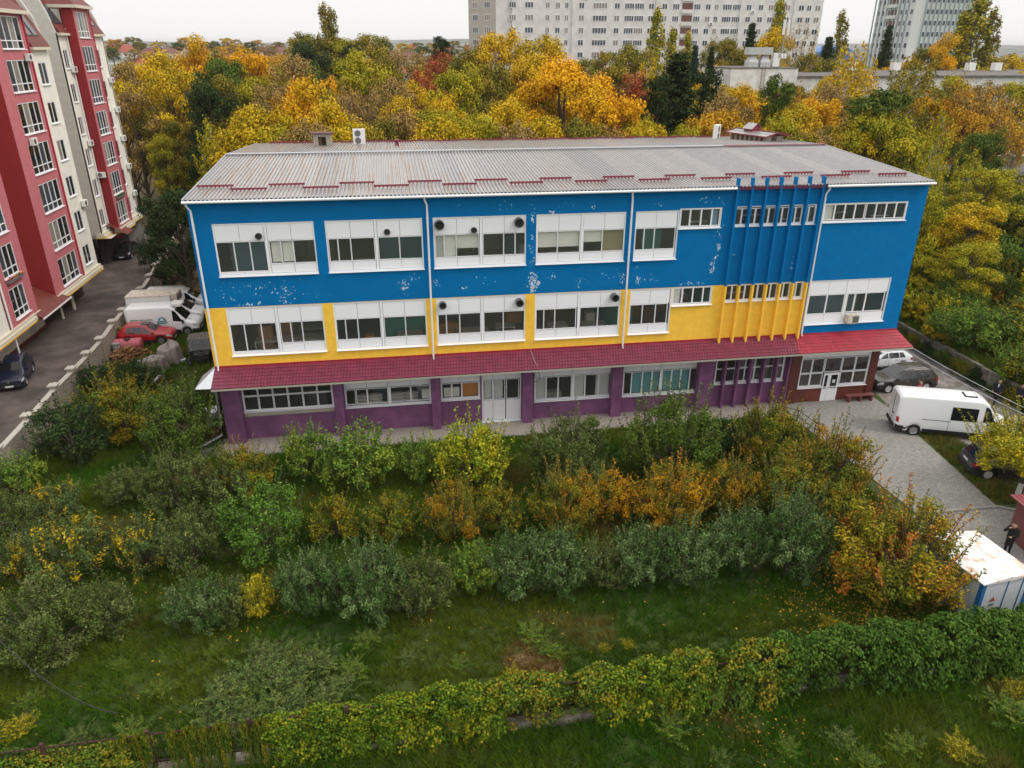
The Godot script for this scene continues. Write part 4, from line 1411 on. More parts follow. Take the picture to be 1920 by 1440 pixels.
func apartment() -> void:
	var B := thing("apartment_building", "red, pink and cream stepped block of flats with mansard roofs beside the drive", "building")
	var xa := -18.85
	# section one
	var L := 0.0
	var all := [0, 1, 2, 3, 4, 5, 6]
	var six := [0, 1, 2, 3, 4, 5]
	flat_bay(B, xa, -4.0, -14.6, L, M.apt_white, -9.5, 1.5, 1.75, 2, false, all, 3.9, 25.0)
	flat_bay(B, xa + 0.05, -14.6, -19.4, L, M.apt_pink, -17.0, 2.4, 2.3, 3, true, all, 3.55, 25.2)
	flat_bay(B, -20.55, -19.4, -23.2, L, M.apt_beige, -21.4, 0.5, 0.9, 1, false, [], 4.2, 25.2)
	flat_bay(B, xa + 0.05, -23.1, -29.6, L, M.apt_pink, -26.9, 3.9, 2.35, 4, true, all, 3.4, 25.0)
	flat_bay(B, xa, -29.6, -33.4, L, M.apt_white, -31.5, 1.6, 1.75, 2, false, six, 3.75, 22.3)
	var b := MB.new()
	b.quad(Vector3(-20.55, 3, -23.1), Vector3(xa + 0.05, 3, -23.1), Vector3(xa + 0.05, 25, -23.1), Vector3(-20.55, 25, -23.1))
	part(B, "return_wall", b.mesh(), M.apt_red)
	b = MB.new()
	b.quad(Vector3(xa + 0.05, 3, -19.4), Vector3(-20.55, 3, -19.4), Vector3(-20.55, 25, -19.4), Vector3(xa + 0.05, 25, -19.4))
	b.quad(Vector3(xa, 3, -33.4), Vector3(-26, 3, -33.4), Vector3(-26, 25, -33.4), Vector3(xa, 22.3, -33.4))
	b.quad(Vector3(-26, 3, -4.0), Vector3(xa, 3, -4.0), Vector3(xa, 25, -4.0), Vector3(-26, 25, -4.0))
	part(B, "return_wall", b.mesh(), M.apt_white)
	# section two, a metre higher
	L = 0.95
	flat_bay(B, -21.3, -42.6, -45.2, L, M.apt_white, -44.0, 1.15, 1.75, 2, false, six, 3.75, 22.6)
	flat_bay(B, -20.25, -45.2, -49.5, L, M.apt_pink, -47.3, 3.1, 2.35, 4, true, all, 3.45, 25.2)
	flat_bay(B, -20.6, -49.5, -53.6, L, M.apt_white, -51.0, 1.3, 1.75, 2, false, six, 3.75, 22.6)
	b = MB.new()
	b.quad(Vector3(-21.3, 3, -45.2), Vector3(-20.25, 3, -45.2), Vector3(-20.25, 26, -45.2), Vector3(-21.3, 26, -45.2))
	part(B, "return_wall", b.mesh(), M.apt_red)
	b = MB.new()
	b.prism([Vector3(-26, 3.9, -42.6), Vector3(-21.3, 3.9, -42.6), Vector3(-21.3, 23.6, -42.6), Vector3(-21.7, 25.2, -42.6), Vector3(-22.5, 27.4, -42.6), Vector3(-24.2, 29.0, -42.6), Vector3(-26, 29.6, -42.6)], Vector3(0, 0, -0.4))
	b.prism([Vector3(-26, 3.9, -53.4), Vector3(-20.6, 3.9, -53.4), Vector3(-20.6, 23.6, -53.4), Vector3(-21.0, 25.2, -53.4), Vector3(-21.8, 27.2, -53.4), Vector3(-23, 28.6, -53.4), Vector3(-26, 29.2, -53.4)], Vector3(0, 0, -0.4))
	b.prism([Vector3(-26, 22.0, -33.25), Vector3(-18.9, 22.0, -33.25), Vector3(-19.4, 24.6, -33.25), Vector3(-20.6, 26.9, -33.25), Vector3(-22.6, 28.5, -33.25), Vector3(-26, 29.2, -33.25)], Vector3(0, 0, -0.35))
	part(B, "gable_wall", b.mesh(), M.apt_grey)
	b = MB.new()
	b.quad(Vector3(-34, 0.0, -53.8), Vector3(-34, 0.0, -4.0), Vector3(-34, 28, -4.0), Vector3(-34, 28, -53.8))
	b.quad(Vector3(-20.6, 0, -53.8), Vector3(-34, 0, -53.8), Vector3(-34, 28, -53.8), Vector3(-20.6, 24, -53.8))
	b.quad(Vector3(-21, 25.2, -4.0), Vector3(-21, 25.2, -34.2), Vector3(-34, 28.5, -34.2), Vector3(-34, 28.5, -4.0))
	part(B, "back_wall", b.mesh(), M.apt_grey)
	# roofs
	mansard(B, xa, -29.6, -33.2, 22.35, 27.2, 2.2, true)
	mansard(B, -21.3, -42.9, -45.2, 23.6, 28.2, 2.4, true)
	mansard(B, -20.6, -49.5, -53.4, 23.6, 28.0, 2.4, true)
	for q in [[xa + 0.05, -23.1, -29.6, 25.0], [-20.25, -45.2, -49.5, 26.15], [xa + 0.05, -14.6, -19.4, 25.2]]:
		var r := node(B, "bay_roof", Vector3(q[0], q[3], q[1]))
		var d: float = q[2] - q[1]
		b = MB.new()
		b.tri(Vector3(0.4, 0, 0.3), Vector3(0.4, 0, d - 0.3), Vector3(-2.6, 3.0, d / 2))
		b.tri(Vector3(0.4, 0, d - 0.3), Vector3(-3.0, 0, d - 0.3), Vector3(-2.6, 3.0, d / 2))
		b.tri(Vector3(-3.0, 0, 0.3), Vector3(0.4, 0, 0.3), Vector3(-2.6, 3.0, d / 2))
		part(r, "roof_slope", b.mesh(), M.apt_roof)
		part(r, "eave", bm(3.4, 0.28, 0.6 - d), M.apt_trim, Vector3(-1.2, -0.15, d / 2))
	# overhang trims: stepped moulding and the yellow edge
	for q in [[xa, -4.0, -19.4, 2.95], [xa, -23.1, -33.5, 2.95], [-21.3, -42.6, -45.2, 3.9], [-20.25, -45.2, -49.5, 3.9], [-20.6, -49.5, -53.6, 3.9]]:
		pbox(B, "moulding", Vector3(q[0] - 0.5, q[3] - 0.02, q[2] - 0.06), Vector3(q[0] + 0.22, q[3] + 0.2, q[1] + 0.06), M.apt_trim)
		pbox(B, "moulding", Vector3(q[0] - 0.5, q[3] - 0.26, q[2] - 0.12), Vector3(q[0] + 0.34, q[3] - 0.022, q[1] + 0.12), M.apt_trim)
		pbox(B, "yellow_edge", Vector3(q[0] - 0.5, q[3] - 0.36, q[2] - 0.14), Vector3(q[0] + 0.38, q[3] - 0.262, q[1] + 0.14), M.apt_yellow_edge)
	b = MB.new()
	b.quad(Vector3(-26, 2.6, -4), Vector3(-26, 2.6, -33.4), Vector3(xa + 0.3, 2.6, -33.4), Vector3(xa + 0.3, 2.6, -4))
	b.quad(Vector3(-28, 3.54, -42.6), Vector3(-28, 3.54, -53.6), Vector3(-20.4, 3.54, -53.6), Vector3(-20.4, 3.54, -42.6))
	part(B, "underside", b.mesh(), M.apt_trim)
	# ground floor: garages and the porch
	pbox(B, "ground_wall", Vector3(-21.4, 0.02, -14.4), Vector3(-20.9, 2.6, -4.0), M.apt_garage)
	pbox(B, "ground_wall", Vector3(-21.4, 0.02, -19.6), Vector3(-20.8, 2.6, -14.5), M.apt_white)
	pbox(B, "plinth", Vector3(-21.3, 0.02, -24.3), Vector3(-20.7, 0.3, -14.5), M.apt_roof)
	pbox(B, "ground_wall", Vector3(-21.4, 0.02, -24.3), Vector3(-20.8, 2.6, -19.7), M.apt_white)
	pbox(B, "garage_door", Vector3(-21.4, 0.02, -33.8), Vector3(-20.9, 2.6, -24.4), M.apt_garage)
	pbox(B, "ground_wall", Vector3(-24, 0.02, -45.6), Vector3(-23.2, 3.5, -42.6), M.apt_garage)
	pbox(B, "ground_wall", Vector3(-23, 0.02, -53.7), Vector3(-22.3, 3.5, -45.7), M.apt_garage)
	pbox(B, "back_of_passage", Vector3(-26.4, 0.02, -42.6), Vector3(-26, 25, -33.4), M.apt_grey)
	var dr := node(B, "porch_door", Vector3(-20.8, 0.05, -22.0))
	pbox(dr, "leaf", Vector3(0.0, 0, -0.5), Vector3(0.05, 2.1, 0.5), M.crate_white)
	pbox(dr, "pane", Vector3(0.051, 1.2, -0.3), Vector3(0.06, 1.9, 0.3), M.dark_glass)
	flat_window(B, -20.79, 1.1, -18.9, 1.3, 0.95, 3, false, 21)
	for z in [-26.4, -29.0, -29.2]:
		pbox(B, "post", Vector3(-20.2, 0.02, z - 0.07), Vector3(-20.06, 2.6, z + 0.07), M.apt_trim)
	# porch roof between the bays
	b = MB.new()
	b.quad(Vector3(-18.0, 2.75, -18.2), Vector3(-18.0, 2.75, -24.0), Vector3(-20.5, 4.1, -23.1), Vector3(-20.5, 4.1, -19.5))
	b.quad(Vector3(-18.0, 2.7, -24.0), Vector3(-18.0, 2.7, -18.2), Vector3(-20.5, 2.7, -18.2), Vector3(-20.5, 2.7, -24.0))
	part(B, "porch_roof", b.mesh(), M.apt_roof)
	b = MB.new()
	b.quad(Vector3(-19.3, 3.55, -44.4), Vector3(-19.3, 3.55, -46.6), Vector3(-21.6, 4.9, -46.6), Vector3(-21.6, 4.9, -44.4))
	b.bar(Vector3(-19.28, 3.5, -44.4), Vector3(-19.28, 3.5, -46.6), 0.06, 0.12)
	part(B, "porch_roof", b.mesh(), M.apt_roof)
	pbox(B, "porch_gutter", Vector3(-18.06, 2.7, -24.02), Vector3(-17.96, 2.78, -18.18), M.white_pipe)
	# pipes
	for q in [[xa + 0.12, -29.45, 2.9, 25.0, "apt_pipe"], [-20.1, -49.3, 3.9, 26.0, "apt_pipe"], [-21.2, -45.0, 3.9, 24.0, "white_pipe"], [xa + 0.14, -14.7, 1.0, 25.0, "white_pipe"]]:
		b = MB.new()
		b.tube([Vector3(q[0], q[3], q[1]), Vector3(q[0], q[2], q[1])], [0.07, 0.07], 8)
		part(B, "downpipe", b.mesh(), M[q[4]])
	# air conditioners
	split_ac("white air conditioner under the top pink bay window", Vector3(xa + 0.05, 21.3, -28.6))
	split_ac("white air conditioner under a middle pink bay window", Vector3(xa + 0.05, 15.1, -25.6))
	split_ac("white air conditioner on the cream wall of the flats, low down", Vector3(xa, 8.8, -33.0))
	split_ac("small air conditioner high on the white wall beside the drainpipe", Vector3(-21.3, 20.0, -44.7))
	split_ac("small air conditioner halfway up the white wall beside the drainpipe", Vector3(-21.3, 12.9, -44.7))
	split_ac("twin-fan air conditioner hung on the dark red wall", Vector3(-20.8, 9.6, -45.2), 0.0)
	for k in 5:
		split_ac("air conditioner on the far end wall of the flats", Vector3(-20.6, 6.3 + 3.1 * k, -53.0))
	# flower boxes
	for q in [[Vector3(xa + 0.05, 6.35, -17.0), "orange and purple flowers in a balcony box on the pink flats"], [Vector3(-20.25, 7.1, -47.3), "green trailing plants in a balcony box on the flats"]]:
		var f := thing("flower_box", q[1], "flower box", q[0])
		pbox(f, "trough", Vector3(0.02, 0, -1.2), Vector3(0.3, 0.2, 1.2), M.metal_grey)
		flower_spots.append(f)

var flower_spots := []

func block_window(B: Node3D, at: Vector3, w: float, h: float, lights: int, turn: float, curtain: bool) -> Node3D:
	var o := node(B, "window", at)
	o.rotation.y = turn
	var key := "blockwin_%d_%d_%d" % [int(w * 100), int(h * 100), lights]
	if not M.has(key):
		var fr := MB.new()
		for r in [[-w / 2, w / 2, 0, 0.09], [-w / 2, w / 2, h - 0.09, h], [-w / 2, -w / 2 + 0.09, 0.09, h - 0.09], [w / 2 - 0.09, w / 2, 0.09, h - 0.09]]:
			fr.boxmm(Vector3(r[0], r[2], -0.02), Vector3(r[1], r[3], 0.06))
		for i in range(1, lights):
			var cx := -w / 2 + w * i / lights
			fr.boxmm(Vector3(cx - 0.05, 0.09, -0.02), Vector3(cx + 0.05, h - 0.09, 0.055))
		M[key] = fr.mesh()
		M[key + "g"] = bm(w - 0.18, h - 0.18, 0.02)
	part(o, "frame", M[key], M.white_frame)
	part(o, "pane", M[key + "g"], M.far_glass_curtain if curtain else M.far_glass, Vector3(0, h / 2, 0.02))
	return o

func far_buildings() -> void:
	# the long pale block of flats
	var z := -168.0
	var A := on_z(930, 60, z)
	var Z := on_z(1536, 60, z)
	var B := thing("apartment_block", "long pale grey high-rise block of flats far behind the trees", "building")
	var H := 47.0
	pbox(B, "wall", Vector3(A.x, 0, z - 14), Vector3(Z.x, H, z), M.block_grey)
	var W := Z.x - A.x
	var fl := 2.93
	# shallow projections with loggias
	for f in [0.095]:
		pbox(B, "bay_wall", Vector3(A.x + W * f - 4.4, 0, z + 0.002), Vector3(A.x + W * f + 4.4, H, z + 0.5), M.block_grey)
	for f in [0.228, 0.478, 0.74, 0.91]:
		pbox(B, "pilaster", Vector3(A.x + W * f - 0.5, 0, z + 0.002), Vector3(A.x + W * f + 0.5, H, z + 0.3), M.block_grey)
	var cols := [[0.047, 2.0, 3], [0.095, 2.4, 3], [0.149, 1.4, 2], [0.18, 1.4, 2], [0.206, 1.1, 2], [0.25, 1.6, 2], [0.305, 4.2, 5], [0.356, 1.6, 2], [0.393, 2.8, 4], [0.423, 2.8, 4], [0.459, 1.6, 2], [0.50, 1.6, 2], [0.535, 2.0, 3], [0.60, 2.0, 3], [0.634, 1.6, 2], [0.66, 1.3, 2], [0.694, 2.8, 4], [0.724, 2.6, 4], [0.762, 1.6, 2], [0.80, 1.6, 2], [0.835, 2.2, 3], [0.886, 1.6, 2], [0.93, 1.8, 2], [0.955, 1.5, 2], [0.983, 1.8, 2]]
	for r in 9:
		var y := 11.2 + r * fl
		for q in cols:
			var zz := z
			for f in [0.095]:
				if absf(W * (q[0] - f)) < 4.4:
					zz = z + 0.5
			block_window(B, Vector3(A.x + W * q[0], y, zz), q[1] * 0.92, 1.42, q[2], 0.0, rng.randf() < 0.3)
		for f in [0.57, 0.862]:
			var lo := node(B, "loggia", Vector3(A.x + W * f, y - 0.9, z))
			pbox(lo, "recess", Vector3(-1.5, 0.9, 0.01), Vector3(1.5, 2.5, 0.03), M.block_loggia)
			pbox(lo, "parapet", Vector3(-1.6, 0.0, 0.01), Vector3(1.6, 0.95, 0.3), M.block_grey)
		if rng.randf() < 0.9:
			split_ac_far(Vector3(A.x + W * [0.25, 0.459, 0.634, 0.762][r % 4] + 1.2, y - 0.7, z))
	# its end wall, browner
	var C := on_z(879, 60, z - 8)
	var wing := node(B, "wing", Vector3(A.x, 0, z - 0.3))
	var wd := Vector2(A.x - C.x, 7.7)
	wing.rotation.y = -atan2(wd.y, wd.x)
	var wl := wd.length()
	pbox(wing, "wall", Vector3(-wl, 0, -12), Vector3(-0.01, H, 0), M.block_beige)
	for r in 9:
		for f in [0.3, 0.74]:
			var ww := block_window(wing, Vector3(-wl * f, 11.2 + r * fl, 0), 2.1, 1.5, 3, 0.0, rng.randf() < 0.3)
	var zb := 0.0
	# glass and concrete tower
	z = -185.0
	var T := thing("office_tower", "white ribbed office tower with bands of windows behind a poplar", "building")
	var m := on_z(1706, 60, z)
	var c := on_z(1842, 60, z)
	zb = side_back(m.x, 1632.0)
	pbox(T, "wall", Vector3(m.x, 0, zb), Vector3(c.x, 52, z), M.tower_white)
	for r in 7:
		var y := 19.5 + r * 3.1
		for i in 12:
			var x := m.x + 4.5 + i * (c.x - m.x - 6.0) / 12.0
			block_window(T, Vector3(x, y, z), 1.15, 1.5, 1, 0.0, false)
		for i in 8:
			var zz := lerpf(z - 1.0, zb + 1.0, i / 7.0)
			if i == 4:
				var lo := node(T, "loggia", Vector3(m.x, y - 0.9, zz))
				pbox(lo, "recess", Vector3(-0.03, 0.9, -2.2), Vector3(-0.003, 2.5, 2.2), M.block_loggia)
				pbox(lo, "parapet", Vector3(-0.5, 0.0, -2.4), Vector3(-0.003, 0.95, 2.4), M.tower_white)
			elif i != 3 and i != 5:
				block_window(T, Vector3(m.x, y, zz), 1.6, 1.5, 1, -PI / 2, false)
	for i in 13:
		var x := m.x + 3.8 + i * (c.x - m.x - 6.0) / 12.0
		pbox(T, "rib", Vector3(x - 0.15, 18, z + 0.002), Vector3(x + 0.15, 52, z + 0.35), M.tower_rib)
	for i in 9:
		var zz := lerpf(z - 2.8, zb - 1.0, i / 8.0)
		pbox(T, "rib", Vector3(m.x - 0.35, 10, zz - 0.15), Vector3(m.x - 0.002, 52, zz + 0.15), M.tower_rib)
	pbox(T, "podium", Vector3(m.x - 2, 0, z + 0.01), Vector3(c.x + 14, 15.2, z + 9), M.tower_white)
	for i in 8:
		block_window(T, Vector3(m.x + 2 + i * 4.2, 12.4, z + 9.0), 3.2, 1.2, 3, 0.0, false)
	# white hall with a mast on its roof, and the long flat-roofed hall it belongs to
	z = -88.0
	var p0 := on_z(1372, 126, z)
	var p1 := on_z(1497, 131, z)
	var hy := (p0.y + p1.y) * 0.5
	var S := thing("white_hall", "white windowless rooftop block with a ladder, mast and ventilators on top", "building")
	pbox(S, "wall", Vector3(p0.x, 0, z - 13), Vector3(p1.x, hy, z), M.white_wash)
	pbox(S, "roof_edge", Vector3(p0.x - 0.1, hy + 0.001, z - 13.1), Vector3(p1.x + 0.1, hy + 0.15, z + 0.1), M.bitumen_roof)
	var b := MB.new()
	var lx := on_z(1430, 140, z).x
	for s in [-0.3, 0.3]:
		b.bar(Vector3(lx + s, hy - 5.5, z + 0.2), Vector3(lx + s, hy + 0.6, z + 0.2), 0.06, 0.06)
	for k in 16:
		b.bar(Vector3(lx - 0.3, hy - 5.3 + k * 0.36, z + 0.2), Vector3(lx + 0.3, hy - 5.3 + k * 0.36, z + 0.2), 0.03, 0.03)
	part(S, "ladder", b.mesh(), M.rust)
	for q in [1410, 1432]:
		var vx := on_z(q, 110, z - 5).x
		var v := thing("roof_ventilator", "grey metal ventilator hood on the white hall roof", "ventilator", Vector3(vx, hy + 0.15, z - 5), 0.0, "ventilators on the hall roof")
		b = MB.new()
		b.boxmm(Vector3(-0.9, 0, -0.9), Vector3(0.9, 0.8, 0.9))
		b.quad(Vector3(-0.9, 0.8, 0.9), Vector3(0.9, 0.8, 0.9), Vector3(0.45, 1.8, 0.45), Vector3(-0.45, 1.8, 0.45))
		b.quad(Vector3(-0.9, 0.8, -0.9), Vector3(-0.9, 0.8, 0.9), Vector3(-0.45, 1.8, 0.45), Vector3(-0.45, 1.8, -0.45))
		b.quad(Vector3(0.9, 0.8, 0.9), Vector3(0.9, 0.8, -0.9), Vector3(0.45, 1.8, -0.45), Vector3(0.45, 1.8, 0.45))
		b.boxmm(Vector3(-0.4, 1.75, -0.4), Vector3(0.4, 2.0, 0.4))
		part(v, "cone", b.mesh(), M.metal_pale)
		pbox(v, "hood", Vector3(-1.15, 2.0, -0.9), Vector3(1.15, 3.2, 0.9), M.metal_pale)
	var ux := on_z(1444, 110, z - 5).x
	var cab := thing("roof_cabinet", "pale metal cabinet between the ventilators and the mast", "cabinet", Vector3(ux + 1.0, hy + 0.15, z - 5))
	pbox(cab, "casing", Vector3(-0.6, 0.1, -0.5), Vector3(0.6, 2.3, 0.5), M.ac_white)
	pbox(cab, "base", Vector3(-0.7, 0, -0.6), Vector3(0.7, 0.1, 0.6), M.metal_grey)
	var mx := on_z(1465, 110, z - 5).x
	var ma := thing("antenna_mast", "slim phone mast with white panel antennas and a stay", "mast", Vector3(mx, hy + 0.15, z - 5))
	b = MB.new()
	b.tube([Vector3(0, 0, 0), Vector3(0, 7.6, 0)], [0.13, 0.1], 8)
	part(ma, "pole", b.mesh(), M.metal_grey)
	for k in 3:
		var an := TAU * k / 3.0 + 0.4
		pbox(ma, "antenna", Vector3(cos(an) * 0.5 - 0.16, 5.2, sin(an) * 0.5 - 0.1), Vector3(cos(an) * 0.5 + 0.16, 7.6, sin(an) * 0.5 + 0.1), M.ac_white)
	for k in 3:
		pbox(ma, "radio_box", Vector3(-0.9 + k * 0.6, 1.4, 0.15), Vector3(-0.5 + k * 0.6, 2.2, 0.5), M.ac_white)
	b = MB.new()
	b.tube([Vector3(0, 5.0, 0), Vector3(3.4, 0.2, 1.0)], [0.04, 0.04], 5)
	part(ma, "stay", b.mesh(), M.metal_grey)
	var Lh := thing("flat_roofed_hall", "long pale hall with a dark flat roof among the trees", "building")
	var q1 := on_z(1975, 140, z - 2)
	pbox(Lh, "wall", Vector3(p1.x + 0.02, 0, z - 42), Vector3(q1.x + 26, hy - 1.5, z - 0.5), M.white_wash)
	pbox(Lh, "roof", Vector3(p1.x + 0.02, hy - 1.499, z - 42.4), Vector3(q1.x + 26.4, hy - 1.2, z - 0.1), M.bitumen_roof)
	for q in [[1600, 122], [1680, 120], [1820, 122], [1870, 118], [1420, 118]]:
		var r := on_ground(q[0], q[1], hy - 1.2)
		if r.z < z - 40 or r.z > z:
			r = on_z(q[0], q[1], z - 25)
			r.y = hy - 1.2
		var u := thing("roof_unit", "small pale ventilation unit on the dark hall roof", "ventilator", Vector3(r.x, hy - 1.2, r.z), 0.0, "units on the dark hall roof")
		pbox(u, "casing", Vector3(-0.8, 0.2, -0.7), Vector3(0.8, 1.7, 0.7), M.ac_white)
		pbox(u, "base", Vector3(-1.0, 0, -0.9), Vector3(1.0, 0.2, 0.9), M.metal_grey)
	# low buildings glimpsed in the wood
	var G := thing("old_shed", "low grey-brown shed with dark windows behind the birches", "building")
	var g0 := on_z(1795, 380, -38)
	pbox(G, "wall", Vector3(g0.x, 0, -46), Vector3(g0.x + 16, 8.6, -38), M.concrete_dark)
	pbox(G, "roof", Vector3(g0.x - 0.4, 8.601, -46.4), Vector3(g0.x + 16.4, 8.8, -37.6), M.bitumen_roof)
	for i in 5:
		for r in 2:
			block_window(G, Vector3(g0.x + 2.2 + i * 2.8, 4.2 + r * 2.1, -38), 1.2, 1.2, 2, 0.0, false)
	G = thing("dark_roofed_house", "house with a dark grey hipped roof between golden trees", "house")
	g0 = on_z(480, 140, -95)
	gable_house(G, Vector3(g0.x, 0, -95), 13.0, 10.0, 8.0, 3.0, M.house_cream, M.tile_grey)
	# far suburb
	for i in 64:
		var hz := -310.0 - 330.0 * fposmod(i * 0.7548777, 1.0)
		var hx := on_z(205.0 + 700.0 * fposmod(i * 0.618034, 1.0), 95, hz).x
		var w := rng.randf_range(8, 13)
		var cw: String = ["house_white", "house_cream", "house_brick", "house_white"][i % 4]
		var cr: String = ["tile_red", "tile_brown", "tile_red", "tile_grey", "tile_brown"][i % 5]
		var nm: String = {"house_white": "white", "house_cream": "cream", "house_brick": "brick"}[cw] + " house with a " + {"tile_red": "red", "tile_brown": "brown", "tile_grey": "grey"}[cr] + " roof in the far suburb"
		var h := thing("suburban_house", nm, "house", Vector3.ZERO, 0.0, "houses of the far suburb")
		gable_house(h, Vector3(hx, hill_h(hx, hz) - 0.4, hz), w, w * 0.8, rng.randf_range(3, 5.5), rng.randf_range(2.5, 4.0), M[cw], M[cr])
		h.rotation.y = rng.randf_range(-0.6, 0.6)
	# unfinished frame and blue sheeting in the gap between the two high-rises
	var U := thing("unfinished_building", "far concrete building frame under construction behind blue sheeting", "building")
	var u0 := on_z(1590, 90, -330)
	for k in 2:
		pbox(U, "floor_slab", Vector3(u0.x, 16 + k * 3.0, -350), Vector3(u0.x + 24, 16.4 + k * 3.0, -330), M.concrete)
		for i in 5:
			pbox(U, "column", Vector3(u0.x + 0.4 + i * 5.6, 16.4 + k * 3.0, -331), Vector3(u0.x + 1.0 + i * 5.6, 19.0 + k * 3.0, -330.4), M.concrete)
	pbox(U, "podium", Vector3(u0.x, 0, -350), Vector3(u0.x + 24, 16, -330), M.concrete)
	u0 = on_z(1528, 90, -300)
	var U2 := thing("blue_hall", "far hall with a bright blue rounded roof", "building")
	pbox(U2, "wall", Vector3(u0.x, 0, -330), Vector3(u0.x + 22, 17, -300), M.house_cream)
	b = MB.new()
	var arc := []
	for i in 13:
		var t := PI * i / 12.0
		arc.append(Vector3(u0.x + 11 + 11 * cos(t), 17 + 6.5 * sin(t), -300))
	b.prism(arc, Vector3(0, 0, -30))
	part(U2, "roof", b.mesh(), M.blue_film)

# how far back a wall along z from the plane x reaches to be seen ending at the pixel column px (at the horizon)
func side_back(x: float, px: float) -> float:
	var r := ray(px, 89.0)
	return EYE.z + (x - EYE.x) * r.z / r.x

func split_ac_far(at: Vector3) -> void:
	var t := thing("air_conditioner", "tiny white air conditioner on the far pale block", "air conditioner", at, 0.0, "air conditioners on the far block")
	pbox(t, "casing", Vector3(-0.45, 0, 0.02), Vector3(0.45, 0.6, 0.4), M.ac_white)
	pbox(t, "grille", Vector3(-0.3, 0.08, 0.4), Vector3(0.15, 0.52, 0.42), M.fan_ring)

func gable_house(P: Node3D, at: Vector3, w: float, d: float, h: float, rh: float, wm: Material, rm: Material) -> void:
	P.position = at
	pbox(P, "wall", Vector3(-w / 2, 0, -d / 2), Vector3(w / 2, h, d / 2), wm)
	var b := MB.new()
	var e := 0.5
	b.quad(Vector3(-w / 2 - e, h, d / 2 + e), Vector3(w / 2 + e, h, d / 2 + e), Vector3(w / 2 - d * 0.3, h + rh, 0), Vector3(-w / 2 + d * 0.3, h + rh, 0))
	b.quad(Vector3(w / 2 + e, h, -d / 2 - e), Vector3(-w / 2 - e, h, -d / 2 - e), Vector3(-w / 2 + d * 0.3, h + rh, 0), Vector3(w / 2 - d * 0.3, h + rh, 0))
	b.tri(Vector3(w / 2 + e, h, d / 2 + e), Vector3(w / 2 + e, h, -d / 2 - e), Vector3(w / 2 - d * 0.3, h + rh, 0))
	b.tri(Vector3(-w / 2 - e, h, -d / 2 - e), Vector3(-w / 2 - e, h, d / 2 + e), Vector3(-w / 2 + d * 0.3, h + rh, 0))
	b.quad(Vector3(-w / 2 - e, h - 0.01, -d / 2 - e), Vector3(w / 2 + e, h - 0.01, -d / 2 - e), Vector3(w / 2 + e, h - 0.01, d / 2 + e), Vector3(-w / 2 - e, h - 0.01, d / 2 + e))
	var ro := part(P, "roof", b.mesh(), rm)
	pbox(ro, "chimney", Vector3(w * 0.15, h + rh * 0.4, -0.6), Vector3(w * 0.15 + 0.7, h + rh + 0.8, 0.1), M.house_brick)
	for k in 3:
		pbox(P, "window", Vector3(-w / 2 + w * (k + 0.6) / 3.6, h * 0.45, d / 2), Vector3(-w / 2 + w * (k + 0.6) / 3.6 + 1.2, h * 0.45 + 1.4, d / 2 + 0.04), M.far_glass)

func garden_wall() -> void:
	var W := thing("boundary_wall", "stepped pale rendered boundary wall with capped posts between drive and orchard", "wall")
	var posts := [Vector2(-12.8, 14.0), Vector2(-12.8, 10.0), Vector2(-12.8, 6.3), Vector2(-12.85, 2.2), Vector2(-12.9, -1.9), Vector2(-13.05, -6.3), Vector2(-13.0, -9.2), Vector2(-13.0, -12.1), Vector2(-13.05, -15.1), Vector2(-13.4, -19.1), Vector2(-13.55, -22.1), Vector2(-13.7, -25.3), Vector2(-13.8, -28.3), Vector2(-14.2, -32.7), Vector2(-14.7, -36.7), Vector2(-15.2, -41.0), Vector2(-15.8, -46.0), Vector2(-16.3, -51.0), Vector2(-16.8, -56.0)]
	for i in posts.size():
		var p: Vector2 = posts[i]
		var o := node(W, "post", Vector3(p.x, 0, p.y))
		pbox(o, "shaft", Vector3(-0.22, 0, -0.22), Vector3(0.22, 2.02, 0.22), M.wall_render)
		var b := MB.new()
		b.box(Vector3(0, 2.06, 0), Vector3(0.6, 0.08, 0.6))
		b.loft([[Vector3(-0.26, 2.1, 0.26), Vector3(0.26, 2.1, 0.26), Vector3(0.26, 2.1, -0.26), Vector3(-0.26, 2.1, -0.26)], [Vector3(-0.06, 2.24, 0.06), Vector3(0.06, 2.24, 0.06), Vector3(0.06, 2.24, -0.06), Vector3(-0.06, 2.24, -0.06)]], true)
		part(o, "cap", b.mesh(), M.wall_cap)
		if i == posts.size() - 1:
			break
		var q: Vector2 = posts[i + 1]
		var d := q - p
		var l := d.length() - 0.44
		var mid := (p + q) * 0.5
		var pn := node(W, "panel", Vector3(mid.x, 0, mid.y))
		pn.rotation.y = -atan2(d.y, d.x)
		part(pn, "face", bm(l, 1.72, 0.2), M.wall_render, Vector3(0, 0.86, 0))
		part(pn, "coping", bm(l - 0.004, 0.09, 0.34), M.wall_cap, Vector3(0, 1.766, 0))
	# wall closing the yard at the far end
	var E := thing("block_wall", "low grey block wall closing the far end of the drive", "wall")
	for k in 4:
		for i in 14:
			pbox(E, "block", Vector3(-17.0 + i * 0.8 + (0.4 if k % 2 else 0.0), 0.03 + k * 0.5, -61.2), Vector3(-17.0 + i * 0.8 + 0.78 + (0.4 if k % 2 else 0.0), 0.03 + k * 0.5 + 0.48, -60.9), M.concrete)

func interp(t: Array, x: float) -> float:
	# t: [x, y] pairs, x falling or rising; smooth between points
	var n := t.size()
	if x <= t[0][0]:
		return t[0][1]
	for i in n - 1:
		if x <= t[i + 1][0]:
			var f: float = (x - t[i][0]) / (t[i + 1][0] - t[i][0])
			return lerpf(t[i][1], t[i + 1][1], f)
	return t[n - 1][1]

